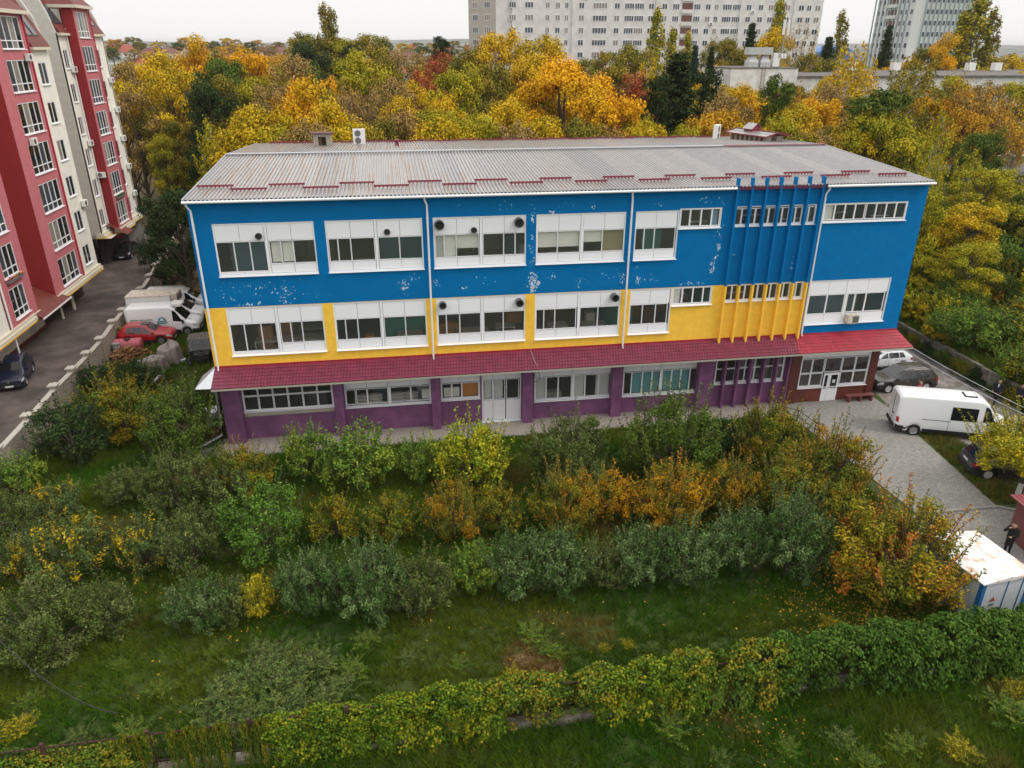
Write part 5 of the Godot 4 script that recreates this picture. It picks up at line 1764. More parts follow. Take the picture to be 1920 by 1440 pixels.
# ring point k (0..6) of the near or far half of a body at station x
func ring_pt(s: Dictionary, x: float, k: int) -> Vector3:
	var L: float = s.L
	var W: float = s.W / 2
	var e := minf(x + L / 2, L / 2 - x)
	var r: float = s.get("round", 0.35)
	var w := W * (1.0 - 0.16 * pow(clampf(1.0 - e / r, 0.0, 1.0), 2.0))
	var top: float = interp(s.top, x)
	var belt: float = minf(interp(s.belt, x), top - 0.05)
	var yb: float = s.clear + 0.10 * pow(clampf(1.0 - e / 0.3, 0.0, 1.0), 2.0)
	for xw in s.wheels:
		var dx: float = absf(x - xw)
		var ra: float = s.wr * 1.17
		if dx < ra:
			yb = maxf(yb, s.wr + sqrt(ra * ra - dx * dx) * 1.0)
	var cab := clampf((top - belt) / 0.4, 0.0, 1.0)
	var wr: float = lerpf(w * 0.9, W * s.tumble, cab)
	match k:
		0:
			return Vector3(x, yb, w - 0.10)
		1:
			return Vector3(x, yb + 0.02, w)
		2:
			return Vector3(x, maxf(yb + 0.03, lerpf(yb, belt, 0.55)), w + 0.015)
		3:
			return Vector3(x, maxf(belt, yb + 0.05), w - 0.035)
		4:
			return Vector3(x, lerpf(belt, top, 0.9), wr)
		5:
			return Vector3(x, top - 0.018, wr * 0.86)
	return Vector3(x, top, 0.0)

func patch(s: Dictionary, x0: float, x1: float, k0: int, f0: float, f1: float, side: float, off := 0.012, slant := 0.0, slant1 := 0.0) -> ArrayMesh:
	# a piece of skin between ring points k0 and k0+1 (shares f0..f1), raised by off
	var b := MB.new()
	var rings := []
	var n := maxi(2, int(absf(x1 - x0) / 0.1))
	for i in n + 1:
		var row := []
		for j in 3:
			var f := lerpf(f0, f1, j / 2.0)
			var x := lerpf(x0 + slant * (f - f0) / maxf(0.01, f1 - f0), x1 + slant1 * (f - f0) / maxf(0.01, f1 - f0), float(i) / n)
			var p := ring_pt(s, x, k0).lerp(ring_pt(s, x, k0 + 1), f)
			var q := ring_pt(s, x, k0)
			var t := ring_pt(s, x, k0 + 1)
			var up := (t - q).normalized()
			var nn := up.cross(Vector3(-1, 0, 0)).normalized()
			if nn.z < -0.2:
				nn = -nn
			p += nn * off
			if side < 0:
				p.z = -p.z
			row.append(p)
		rings.append(row)
	if side > 0:
		rings.reverse()
	b.loft(rings)
	return b.mesh()

func screen(s: Dictionary, x0: float, x1: float, off := 0.014) -> ArrayMesh:
	# windscreen or rear window: the top skin between two stations, side to side
	var b := MB.new()
	var rings := []
	for i in 7:
		var x := lerpf(x0, x1, i / 6.0)
		var x2 := x + 0.02
		var d := (ring_pt(s, x2, 6) - ring_pt(s, x, 6)).normalized()
		var nn := Vector3(-d.y, d.x, 0)
		var row := []
		for k in [-5, -4.5, 6, 4.5, 5]:
			var p: Vector3
			if absf(k) > 5.5:
				p = ring_pt(s, x, 6)
			elif absf(k) == 5.0:
				p = ring_pt(s, x, 4).lerp(ring_pt(s, x, 5), 0.55)
			else:
				p = ring_pt(s, x, 5)
			if k < 0:
				p.z = -p.z
			row.append(p + nn * off)
		rings.append(row)
	if x1 < x0:
		rings.reverse()
	b.loft(rings)
	return b.mesh()

func car(called: String, label: String, category: String, at: Vector3, turn: float, s: Dictionary) -> Node3D:
	var t := thing(called, label, category, at, turn)
	var b := MB.new()
	var rings := []
	var n := int(s.L / 0.06)
	for i in n + 1:
		var x := lerpf(-s.L / 2, s.L / 2, float(i) / n)
		var row := []
		for k in 7:
			row.append(ring_pt(s, x, k))
		for k in [5, 4, 3, 2, 1, 0]:
			var p := ring_pt(s, x, k)
			p.z = -p.z
			row.append(p)
		rings.append(row)
	rings.reverse()
	b.loft(rings)
	for e in [0, n]:
		var row: Array = rings[e]
		var f := Vector3(1, 0, 0) if e == 0 else Vector3(-1, 0, 0)
		for k in 6:
			var p0: Vector3 = row[k]
			var p1: Vector3 = row[k + 1]
			var q0: Vector3 = row[12 - k]
			var q1: Vector3 = row[11 - k]
			if e == 0:
				b.quad(p0, q0, q1, p1)
			else:
				b.quad(q0, p0, p1, q1)
	part(t, "body", b.mesh(), M[s.paint])
	# underbody keeps light out of the arches
	b = MB.new()
	b.boxmm(Vector3(-s.L / 2 + 0.15, s.clear - 0.04, -s.W / 2 + 0.28), Vector3(s.L / 2 - 0.15, s.clear + 0.5, s.W / 2 - 0.28))
	part(t, "underbody", b.mesh(), M.trim_black)
	for xw in s.wheels:
		for sd in [-1.0, 1.0]:
			var w := node(t, "wheel", Vector3(xw, s.wr, sd * (s.W / 2 - 0.11)))
			b = MB.new()
			var r: float = s.wr
			b.lathe(Vector3(0, 0, -0.1 * sd), Vector3(0, 0, sd), [Vector2(0, r * 0.62), Vector2(0, r * 0.92), Vector2(0.04, r), Vector2(0.17, r), Vector2(0.2, r * 0.92), Vector2(0.2, r * 0.66)], 22)
			part(w, "tyre", b.mesh(), M.tyre)
			b = MB.new()
			b.lathe(Vector3(0, 0, 0.02 * sd), Vector3(0, 0, sd), [Vector2(0.07, r * 0.67), Vector2(0.03, r * 0.58), Vector2(0.02, r * 0.2)], 22)
			b.lathe(Vector3(0, 0, 0.02 * sd), Vector3(0, 0, sd), [Vector2(0.0, r * 0.22), Vector2(0.05, r * 0.2), Vector2(0.06, 0.0)], 12)
			for k in 5:
				var a := TAU * k / 5.0
				b.bar(Vector3(cos(a) * r * 0.12, sin(a) * r * 0.12, 0.075 * sd), Vector3(cos(a) * r * 0.6, sin(a) * r * 0.6, 0.08 * sd), 0.02, r * 0.16)
			part(w, "rim", b.mesh(), M[s.get("rim", "rim")])
	if s.has("front_glass"):
		part(t, "windscreen", screen(s, s.front_glass[0], s.front_glass[1]), M.car_glass)
	if s.has("rear_glass"):
		part(t, "rear_window", screen(s, s.rear_glass[0], s.rear_glass[1]), M.car_glass)
	for g in s.get("side_glass", []):
		for sd in [-1.0, 1.0]:
			part(t, "side_window", patch(s, g[0], g[1], 3, 0.1, 0.93, sd, 0.012, g[2], g[3]), M.car_glass)
	# lamps and bumpers
	var hl: float = s.L / 2
	for sd in [-1.0, 1.0]:
		part(t, "headlight", patch(s, hl - 0.42, hl - 0.03, 2, 0.35, 0.95, sd, 0.014), M.lamp_clear)
		if s.get("tall_tail", false):
			part(t, "tail_light", patch(s, -hl + 0.02, -hl + 0.16, 2, 0.1, 0.98, sd, 0.016), M.lamp_red)
		else:
			part(t, "tail_light", patch(s, -hl + 0.02, -hl + 0.32, 2, 0.45, 1.0, sd, 0.016), M.lamp_red)
	if s.get("cladding", false):
		for sd in [-1.0, 1.0]:
			part(t, "sill_trim", patch(s, s.wheels[0] + s.wr * 1.25, s.wheels[1] - s.wr * 1.25, 1, 0.0, 0.5, sd, 0.012), M.trim_black)
			part(t, "bumper_trim", patch(s, hl - 0.5, hl - 0.01, 1, 0.0, 0.7, sd, 0.014), M.trim_black)
			part(t, "bumper_trim", patch(s, -hl + 0.01, -hl + 0.5, 1, 0.0, 0.7, sd, 0.014), M.trim_black)
	var wf: float = s.W * 0.84 / 2
	var fy: float = interp(s.top, hl)
	pbox(t, "grille", Vector3(hl - 0.01, fy - 0.34, -wf * 0.6), Vector3(hl + 0.02, fy - 0.1, wf * 0.6), M.trim_black)
	pbox(t, "bumper", Vector3(hl - 0.06, s.clear + 0.08, -wf * 0.98), Vector3(hl + 0.05, s.clear + 0.26, wf * 0.98), M.trim_black if s.get("cladding", false) else M[s.paint])
	pbox(t, "number_plate", Vector3(hl + 0.051, s.clear + 0.12, -0.26), Vector3(hl + 0.06, s.clear + 0.23, 0.26), M.plate)
	pbox(t, "bumper", Vector3(-hl - 0.05, s.clear + 0.1, -wf * 0.98), Vector3(-hl + 0.06, s.clear + 0.32, wf * 0.98), M.trim_black)
	pbox(t, "number_plate", Vector3(-hl - 0.03, s.get("plate_y", 0.8), -0.26), Vector3(-hl - 0.006, s.get("plate_y", 0.8) + 0.11, 0.26), M.plate)
	var seams: Array = [-0.1, -1.18, hl - 1.35] if not s.has("van") else [hl - 2.02, hl - 1.0, -0.4]
	for sx in seams:
		for sd in [-1.0, 1.0]:
			part(t, "door_seam", patch(s, sx - 0.009, sx + 0.009, 2, 0.0, 1.0, sd, 0.006), M.trim_black)
			part(t, "door_seam", patch(s, sx - 0.009, sx + 0.009, 1, 0.2, 1.0, sd, 0.006), M.trim_black)
	for sd in [-1.0, 1.0]:
		var mx: float = s.get("mirror", hl * 0.3)
		var p := ring_pt(s, mx, 3)
		var mr := MB.new()
		mr.box(Vector3(mx, p.y + 0.1, sd * (p.z + 0.12)), Vector3(0.12, 0.16 if not s.has("van") else 0.3, 0.2))
		part(t, "mirror", mr.mesh(), M.trim_black if s.has("van") else M[s.paint])
		if not s.has("van"):
			for hx in s.get("handles", [0.15, -0.75]):
				var hp := ring_pt(s, hx, 3)
				pbox(t, "door_handle", Vector3(hx - 0.09, hp.y - 0.1, sd * (hp.z + 0.02)), Vector3(hx + 0.09, hp.y - 0.07, sd * (hp.z + 0.055)), M.chrome)
		if s.get("rails", false):
			b = MB.new()
			var pts := []
			var rad := []
			for i in 9:
				var x := lerpf(-hl * 0.62, hl * 0.12, i / 8.0)
				var q := ring_pt(s, x, 5)
				pts.append(Vector3(x, q.y + (0.05 if i > 0 and i < 8 else 0.0), sd * q.z * 0.97))
				rad.append(0.018)
			b.tube(pts, rad, 6)
			part(t, "roof_rail", b.mesh(), M.metal_grey)
	return t

func suv(paint: String, L := 4.6, W := 1.88, H := 1.68) -> Dictionary:
	var h := L / 2
	return {"L": L, "W": W, "clear": 0.24, "wr": 0.36, "wheels": [-h + 0.92, h - 0.90], "tumble": 0.74, "paint": paint, "cladding": true,
		"top": [[-h, 0.98], [-h + 0.10, 1.12], [-h + 0.52, H - 0.10], [-h + 0.8, H - 0.01], [-0.4, H], [0.25, H - 0.05], [h - 1.25, 1.10], [h - 0.5, 1.0], [h - 0.12, 0.90], [h, 0.76]],
		"belt": [[-h, 1.02], [0, 0.99], [h, 0.94]],
		"front_glass": [h - 1.30, 0.32], "rear_glass": [-h + 0.50, -h + 0.14],
		"side_glass": [[-h + 0.72, -h + 1.22, 0.22, 0.0], [-h + 1.28, -0.12, 0.0, 0.0], [-0.04, h - 1.42, 0.0, -0.72]], "mirror": h - 1.45, "rails": true}

func van(paint: String, L: float, W: float, H: float) -> Dictionary:
	var h := L / 2
	return {"L": L, "W": W, "clear": 0.3, "wr": 0.36, "wheels": [-h + 1.15, h - 0.95], "tumble": 0.87, "paint": paint, "van": true, "round": 0.22, "cladding": true, "tall_tail": true,
		"top": [[-h, H - 0.14], [-h + 0.14, H - 0.02], [0, H], [h - 2.15, H - 0.02], [h - 1.75, H - 0.22], [h - 0.92, 1.34], [h - 0.3, 1.16], [h - 0.08, 1.02], [h, 0.8]],
		"belt": [[-h, 1.22], [h - 2.0, 1.2], [h - 0.9, 1.14], [h, 1.0]],
		"front_glass": [h - 0.94, h - 1.70], "side_glass": [[h - 1.95, h - 1.02, 0.0, -0.62]], "mirror": h - 1.15, "plate_y": 0.9}

func vehicles() -> void:
	# --- beside the flats
	var s := suv("car_navy", 4.4, 1.84, 1.6)
	var t := car("parked_car", "dark blue crossover parked facing the camera beside the boundary wall drive", "car", Vector3(-18.3, 0.012, -12.5), -PI / 2 + 0.22, s)
	var b := MB.new()
	b.prism([Vector3(2.23, 0.72, -0.07), Vector3(2.23, 0.62, 0), Vector3(2.23, 0.72, 0.07), Vector3(2.23, 0.82, 0)], Vector3(-0.03, 0, 0))
	part(t, "badge", b.mesh(), M.chrome)
	car("parked_car", "black car parked in the shade under the flats", "car", Vector3(-21.3, 0.012, -48.9), -PI / 2 + 0.03, suv("car_black", 4.3, 1.8, 1.5))
	# --- the row of vans
	s = van("van_white", 5.7, 2.0, 2.55)
	t = car("delivery_van", "white high-roof delivery van with a teal round emblem and lettering", "van", Vector3(-10.0, 0.012, -21.4), 0.0, s)
	van_print(t, s)
	b = MB.new()
	b.box(Vector3(1.15, 2.56, 0), Vector3(0.7, 0.2, 1.1))
	b.box(Vector3(1.38, 2.52, 0), Vector3(0.5, 0.16, 1.2))
	part(t, "roof_cooler", b.mesh(), M.ac_white)
	pbox(t, "hood_vent", Vector3(1.85, 1.25, 0.4), Vector3(2.2, 1.3, 0.46), M.trim_black)
	# box van
	s = van("van_white", 2.9, 1.95, 2.1)
	s.top = [[-1.45, 2.05], [-0.6, 2.1], [-0.3, 1.95], [0.55, 1.34], [1.1, 1.16], [1.38, 1.02], [1.45, 0.8]]
	s.belt = [[-1.45, 1.2], [0.5, 1.16], [1.45, 1.0]]
	s.wheels = [-3.0, 0.55]
	s.front_glass = [0.52, -0.24]
	s.side_glass = [[-0.9, 0.42, 0.0, -0.55]]
	t = car("box_van", "white van with a cream refrigerated box body and cooler over the cab", "van", Vector3(-8.8, 0.012, -24.0), 0.0, s)
	pbox(t, "box_body", Vector3(-4.6, 0.75, -1.02), Vector3(-0.95, 2.72, 1.02), M.ac_white)
	pbox(t, "box_roof", Vector3(-4.64, 2.721, -1.06), Vector3(-0.93, 2.8, 1.06), M.box_cream)
	pbox(t, "cooler", Vector3(-0.93, 2.1, -0.85), Vector3(-0.45, 2.85, 0.85), M.box_cream)
	pbox(t, "cooler_grille", Vector3(-0.45, 2.2, -0.7), Vector3(-0.43, 2.6, 0.7), M.fan_ring)
	car("delivery_van", "white van at the back of the row of parked vans", "van", Vector3(-10.3, 0.012, -27.4), 0.0, van("van_white", 5.5, 1.98, 2.2))
	s = suv("car_red", 4.3, 1.74, 1.64)
	t = car("parked_car", "red off-road car with a spare wheel parked in front of the vans", "car", Vector3(-10.95, 0.012, -19.25), 0.0, s)
	b = MB.new()
	b.lathe(Vector3(-2.15, 0.95, 0), Vector3(-1, 0, 0), [Vector2(0, 0.34), Vector2(0.2, 0.34), Vector2(0.24, 0.28), Vector2(0.24, 0.0)], 20)
	part(t, "spare_wheel", b.mesh(), M.tyre)
	pbox(t, "sunroof", Vector3(-0.3, 1.645, -0.35), Vector3(0.35, 1.66, 0.35), M.car_glass)
	# lorry cab
	t = thing("blue_lorry", "blue lorry standing behind the corner of the factory", "lorry", Vector3(-4.6, 0.0, -31.0), 0.0)
	pbox(t, "cab", Vector3(-1.15, 0.9, -1.1), Vector3(1.15, 2.9, 0.9), M.truck_blue)
	pbox(t, "bumper", Vector3(-1.18, 0.5, 0.9), Vector3(1.18, 0.9, 1.05), M.truck_blue)
	pbox(t, "windscreen", Vector3(-1.0, 1.8, 0.901), Vector3(1.0, 2.6, 0.93), M.car_glass)
	pbox(t, "stripe", Vector3(-1.16, 1.3, 0.902), Vector3(1.16, 1.42, 0.93), M.yellow_plastic)
	pbox(t, "load_bed", Vector3(-1.2, 1.0, -6.5), Vector3(1.2, 2.4, -1.3), M.truck_blue)
	for x in [-1.0, 1.0]:
		for z in [0.2, -2.8, -5.2]:
			b = MB.new()
			b.lathe(Vector3(x - 0.14, 0.48, z), Vector3(1, 0, 0), [Vector2(0, 0.0), Vector2(0, 0.45), Vector2(0.05, 0.48), Vector2(0.24, 0.48), Vector2(0.28, 0.45), Vector2(0.28, 0.0)], 18)
			part(t, "wheel", b.mesh(), M.tyre)
	wreck()
	# --- the other side
	s = van("van_white", 6.9, 2.0, 2.68)
	s.side_glass = [[1.5, 2.42, 0.0, -0.62]]
	var u := Vector2(0.936, 0.353)
	t = car("passenger_van", "long white van with a dark side window, its rear toward the entrance path", "van", Vector3(41.0 + 3.3 * 0.936 - 0.35 * 0.5 + 0.1, 0.016, 4.05 + 3.3 * 0.353), -atan2(u.y, u.x), s)
	for sd in [-1.0, 1.0]:
		part(t, "sliding_window", patch(s, -0.35, 1.15, 3, 0.06, 0.72, sd, 0.014), M.car_glass)
		part(t, "rub_strip", patch(s, -1.85, 2.0, 1, 0.2, 0.5, sd, 0.02), M.trim_black)
		part(t, "rub_strip", patch(s, -3.4, -2.7, 1, 0.2, 0.5, sd, 0.02), M.trim_black)
		part(t, "slide_rail", patch(s, -2.0, -0.3, 2, 0.9, 0.98, sd, 0.02), M.trim_black)
	pbox(t, "roof_hatch", Vector3(0.4, 2.68, -0.35), Vector3(1.1, 2.73, 0.35), M.trim_black)
	pbox(t, "roof_hatch_lid", Vector3(0.46, 2.731, -0.29), Vector3(1.04, 2.75, 0.29), M.ac_white)
	pbox(t, "door_seam", Vector3(-3.47, 0.5, -0.012), Vector3(-3.448, 2.45, 0.012), M.trim_black)
	pbox(t, "door_handle", Vector3(-3.5, 1.15, 0.1), Vector3(-3.45, 1.2, 0.35), M.trim_black)
	s = suv("car_brown", 4.7, 1.9, 1.68)
	s.rim = "rim_white"
	car("parked_car", "shiny dark brown estate car with roof rails by the entrance corner", "car", Vector3(45.3, 0.02, -1.55), PI - 0.03, s)
	car("parked_car", "white car parked behind the dark brown estate car", "car", Vector3(46.1, 0.02, -5.2), PI, suv("car_silver", 4.4, 1.82, 1.5))
	s = suv("car_black", 4.7, 1.9, 1.7)
	s.rim = "rim_white"
	car("parked_car", "black car half hidden under the yellow-green tree beside the path", "car", Vector3(43.9, 0.02, 10.35), -0.28, s)

func van_print(t: Node3D, s: Dictionary) -> void:
	# lettering and a round emblem on the side facing the orchard
	var z := 1.035
	# two lines of dark lettering, too small in the photograph to read: strokes of the same size and rhythm
	var r := RandomNumberGenerator.new()
	r.seed = 6
	for q in [[1.50, 1.75], [1.33, 1.25]]:
		var ink := MB.new()
		var x := -2.45
		while x < -2.45 + q[1]:
			var w := r.randf_range(0.035, 0.06)
			var h := 0.075 if r.randf() < 0.8 else 0.11
			ink.boxmm(Vector3(x, q[0], z - 0.004), Vector3(x + 0.016, q[0] + h, z + 0.004))
			ink.boxmm(Vector3(x + 0.016, q[0] + (0.0 if r.randf() < 0.5 else 0.06), z - 0.004), Vector3(x + w, q[0] + 0.018 + (0.0 if r.randf() < 0.5 else 0.056), z + 0.004))
			ink.boxmm(Vector3(x + w - 0.014, q[0], z - 0.004), Vector3(x + w, q[0] + 0.072, z + 0.0041))
			x += w + (0.022 if r.randf() < 0.86 else 0.09)
		part(t, "lettering", ink.mesh(), M.ink)
	var b := MB.new()
	b.lathe(Vector3(0.05, 1.42, z - 0.02), Vector3(0, 0, 1), [Vector2(0, 0.3), Vector2(0.025, 0.3), Vector2(0.025, 0.0)], 24)
	part(t, "emblem", b.mesh(), M.logo_teal)
	pbox(t, "emblem_band", Vector3(-0.34, 1.16, z - 0.01), Vector3(0.44, 1.34, z + 0.012), M.logo_teal)
	b = MB.new()
	b.prism([Vector3(-0.18, 1.4, z + 0.007), Vector3(0.28, 1.4, z + 0.007), Vector3(0.05, 1.66, z + 0.007)], Vector3(0, 0, 0.006))
	part(t, "emblem_peak", b.mesh(), M.van_white)
	pbox(t, "emblem_line", Vector3(-0.28, 1.23, z + 0.013), Vector3(0.38, 1.27, z + 0.016), M.van_white)
	for sd in [1.0]:
		part(t, "stripe", patch(s, 1.0, 2.4, 2, 0.55, 0.62, sd, 0.016), M.stripe_red)

func wreck() -> void:
	var t := thing("wrecked_cab", "stripped wrecked vehicle cab with its engine bare beside the factory corner", "wreck", Vector3(-5.6, 0.0, -14.9), 0.12)
	var b := MB.new()
	# cab shell: roof, posts, rear wall
	var rings := []
	for i in 7:
		var z := lerpf(-0.7, 0.55, i / 6.0)
		var row := []
		for j in 9:
			var x := lerpf(-0.95, 0.95, j / 8.0)
			row.append(Vector3(x, 1.86 + 0.06 * (1.0 - x * x) - 0.1 * pow(maxf(0, i - 4) / 2.0, 2.0), z))
		rings.append(row)
	rings.reverse()
	b.loft(rings)
	for x in [-0.93, 0.93]:
		b.bar(Vector3(x, 0.95, 0.95), Vector3(x * 0.98, 1.82, 0.5), 0.08, 0.08)
		b.bar(Vector3(x, 0.5, -0.7), Vector3(x, 1.85, -0.7), 0.1, 0.1)
		b.bar(Vector3(-0.95, 0.98, 0.92), Vector3(0.95, 0.98, 0.92), 0.12, 0.12)
	b.boxmm(Vector3(-0.98, 0.4, -0.7), Vector3(-0.92, 1.05, 0.2))
	part(t, "cab_shell", b.mesh(), M.old_steel)
	b = MB.new()
	b.quad(Vector3(-0.88, 1.02, 0.93), Vector3(0.88, 1.02, 0.93), Vector3(0.85, 1.78, 0.53), Vector3(-0.85, 1.78, 0.53))
	part(t, "windscreen", b.mesh(), M.glass)
	b = MB.new()
	b.boxmm(Vector3(-0.93, 0.45, -0.76), Vector3(0.93, 1.3, -0.7))
	b.boxmm(Vector3(-0.9, 0.4, 0.3), Vector3(0.9, 0.95, 0.9))
	b.boxmm(Vector3(-0.7, 0.5, -0.4), Vector3(-0.15, 1.25, -0.2))
	b.boxmm(Vector3(0.15, 0.5, -0.4), Vector3(0.7, 1.25, -0.2))
	b.boxmm(Vector3(-0.55, 0.4, 0.9), Vector3(0.55, 0.95, 1.7))
	b.tube([Vector3(-0.5, 0.6, 1.0), Vector3(-0.3, 0.95, 1.4), Vector3(0.2, 1.0, 1.5), Vector3(0.6, 0.7, 1.2)], [0.05, 0.06, 0.05, 0.04], 6)
	b.lathe(Vector3(0.0, 0.65, 1.7), Vector3(0, 0, 1), [Vector2(0, 0.26), Vector2(0.08, 0.26), Vector2(0.08, 0)], 14)
	b.boxmm(Vector3(-0.9, 0.3, 0.8), Vector3(-0.78, 0.45, 2.1))
	b.boxmm(Vector3(0.78, 0.3, 0.8), Vector3(0.9, 0.45, 2.1))
	b.tube([Vector3(0.5, 0.5, 1.2), Vector3(0.85, 0.9, 1.6), Vector3(0.95, 0.3, 1.9)], [0.04, 0.05, 0.04], 6)
	part(t, "engine", b.mesh(), M.trim_black)
	for x in [-0.95, 0.95]:
		b = MB.new()
		b.lathe(Vector3(x - 0.1, 0.33, 1.3), Vector3(1, 0, 0), [Vector2(0, 0.0), Vector2(0, 0.3), Vector2(0.04, 0.33), Vector2(0.16, 0.33), Vector2(0.2, 0.3), Vector2(0.2, 0.0)], 16)
		part(t, "wheel", b.mesh(), M.tyre)
	b = MB.new()
	b.box(Vector3(1.06, 1.25, 0.8), Vector3(0.18, 0.24, 0.1))
	part(t, "mirror", b.mesh(), M.ac_white)

func yard_things() -> void:
	# pink tank
	var t := thing("pink_tank", "pink metal tank lying on its side in front of the red car", "tank", Vector3(-11.9, 0.05, -17.4), 0.05)
	var b := MB.new()
	b.lathe(Vector3(-1.0, 0.5, 0), Vector3(1, 0, 0), [Vector2(-0.08, 0.0), Vector2(-0.06, 0.3), Vector2(0, 0.46), Vector2(0.06, 0.5), Vector2(1.94, 0.5), Vector2(2.0, 0.46), Vector2(2.06, 0.3), Vector2(2.08, 0.0)], 22)
	part(t, "shell", b.mesh(), M.tank_pink)
	b = MB.new()
	b.lathe(Vector3(0.0, 0.97, 0.1), Vector3(0, 1, 0), [Vector2(0, 0.24), Vector2(0.06, 0.24), Vector2(0.06, 0.16), Vector2(0.03, 0.0)], 14)
	part(t, "hatch", b.mesh(), M.trim_black)
	pbox(t, "cradle", Vector3(-0.7, -0.05, -0.4), Vector3(-0.55, 0.12, 0.4), M.wood_dark)
	pbox(t, "cradle", Vector3(0.55, -0.05, -0.4), Vector3(0.7, 0.12, 0.4), M.wood_dark)
	# steel drum beside it
	b = MB.new()
	b.lathe(Vector3.ZERO, Vector3.UP, [Vector2(0, 0.3), Vector2(0.3, 0.3), Vector2(0.31, 0.315), Vector2(0.33, 0.3), Vector2(0.6, 0.3), Vector2(0.61, 0.315), Vector2(0.63, 0.3), Vector2(0.9, 0.3), Vector2(0.88, 0.0)], 18)
	single("steel_drum", b.mesh(), M.galvanised, "grey steel drum standing against the boundary wall by the pink tank", "drum", Vector3(-13.3 + 0.65, 0.0, -16.9))
	# firewood heap
	var r := RandomNumberGenerator.new()
	r.seed = 40
	for i in 150:
		var l := r.randf_range(0.35, 0.7)
		b = MB.new()
		var rd := r.randf_range(0.05, 0.09)
		if i < 6:
			b.tube([Vector3(-l / 2, 0, 0), Vector3(l / 2, 0, 0)], [rd, rd * 0.9], 7)
			M["log_%d" % i] = b.mesh()
		var px := r.randfn() * 0.85
		var pz := r.randfn() * 0.6
		var hh := maxf(0.0, 0.85 - 0.33 * px * px - 0.6 * pz * pz)
		var lay := r.randf()
		var o := single("firewood_log", M["log_%d" % (i % 6)], M.firewood if i % 3 else M.firewood_cut, "split brown log on the firewood heap by the boundary wall", "log", Vector3(-11.5 + px * 1.0, 0.07 + hh * lay, -15.9 + pz), "logs on the firewood heap")
		o.rotation = Vector3(r.randf_range(-0.15, 0.15), r.randf() * TAU, r.randf_range(-0.3, 0.3))
	# tarpaulin heap: two draped humps
	for q in [[Vector3(-8.7, 0, -12.9), 0.8, 1.15, "brown-grey tarpaulin draped over a round-topped heap", 1], [Vector3(-8.0, 0, -14.4), 0.85, 1.5, "grey tarpaulin thrown over a taller heap beside the round one", 2]]:
		b = MB.new()
		var rings := []
		for i in 13:
			var f := i / 12.0
			var row := []
			for j in 40:
				var a := TAU * j / 40.0
				var fold := 0.09 * sin(a * 9.0 + q[4]) * smoothstep(0.25, 1.0, f) + 0.05 * sin(a * 17.0) * smoothstep(0.4, 1.0, f)
				var rad: float = q[1] * (smoothstep(0.0, 0.45, f) * 0.72 + 0.28 * f) * (1.0 + fold) * (1.0 + 0.16 * sin(a * 2.0 + q[4]))
				var y: float = q[2] * (1.0 - pow(f, 2.6)) + 0.06 * sin(a * 3.0 + q[4] * 2.0) * (1.0 - f)
				if q[4] == 2:
					y *= 1.0 + 0.25 * cos(a - 0.8) * (1.0 - f)
				row.append(Vector3(cos(a) * rad, maxf(0.01, y), -sin(a) * rad))
			rings.append(row)
		rings.reverse()
		b.loft(rings, true)
		single("tarpaulin", b.mesh(), M.tarp, q[3], "tarpaulin", q[0])
	# gutter length lying in the grass, white post, small things
	b = MB.new()
	b.tube([Vector3(-8.15, 0.12, -10.2), Vector3(-8.05, 0.16, -11.2), Vector3(-7.95, 0.2, -12.2)], [0.14, 0.14, 0.12], 10)
	single("pipe", b.mesh(), M.galvanised, "short silver pipe lying in the grass near the tarpaulins", "pipe")
	pbox_thing("white_board", "white board leaning beside the round tarpaulin heap", "board", Vector3(-9.9, 0.35, -13.2), Vector3(0.16, 0.8, 0.3), M.ac_white, 0.3, 0.25)
	pbox_thing("blue_plank", "thin turquoise strip lying in the orchard grass", "plank", Vector3(-9.2, 0.06, -9.2), Vector3(1.2, 0.05, 0.1), M.teal_plastic, 0.3, 0.0)
	b = MB.new()
	b.lathe(Vector3.ZERO, Vector3.UP, [Vector2(0, 0.2), Vector2(0.3, 0.26), Vector2(0.3, 0.0)], 14)
	single("lilac_bucket", b.mesh(), M.crate_white, "pale lilac bucket on the bare soil by the grey tarpaulin", "bucket", Vector3(-7.1, 0.0, -14.2))
	b = MB.new()
	b.lathe(Vector3.ZERO, Vector3.UP, [Vector2(0, 0.5), Vector2(0.9, 0.55), Vector2(1.0, 0.6), Vector2(1.0, 0.0)], 18)
	single("yellow_tub", b.mesh(), M.yellow_plastic, "yellow plastic tub behind the parked vans", "tub", Vector3(-8.2, 0.0, -31.5))
	# caged tank and the pipe at the corner of the factory
	t = thing("caged_tank", "white plastic tank in a wire cage at the factory corner", "tank", Vector3(-2.3, 0.0, -1.6), 0.0)
	pbox(t, "bottle", Vector3(-0.46, 0.85, -0.56), Vector3(0.46, 1.75, 0.56), M.crate_white)
	pbox(t, "stand", Vector3(-0.5, 0.0, -0.6), Vector3(0.5, 0.8, 0.6), M.rust)
	b = MB.new()
	for k in 5:
		b.boxmm(Vector3(-0.5, 0.86 + k * 0.22, 0.565), Vector3(0.5, 0.885 + k * 0.22, 0.585))
		b.boxmm(Vector3(-0.5 + k * 0.24, 0.82, 0.59), Vector3(-0.475 + k * 0.24, 1.8, 0.61))
		b.boxmm(Vector3(-0.49, 0.86 + k * 0.22, -0.6), Vector3(-0.47, 0.885 + k * 0.22, 0.6))
	part(t, "cage", b.mesh(), M.metal_grey)
	b = MB.new()
	b.tube([Vector3(-1.35, 4.2, -0.1), Vector3(-1.35, 1.5, 0.0), Vector3(-1.4, 0.75, 0.05), Vector3(-2.6, 0.25, 0.5)], [0.07, 0.07, 0.07, 0.07], 10)
	single("waste_pipe", b.mesh(), M.galvanised, "grey pipe running down the purple corner and out over the soil", "pipe")
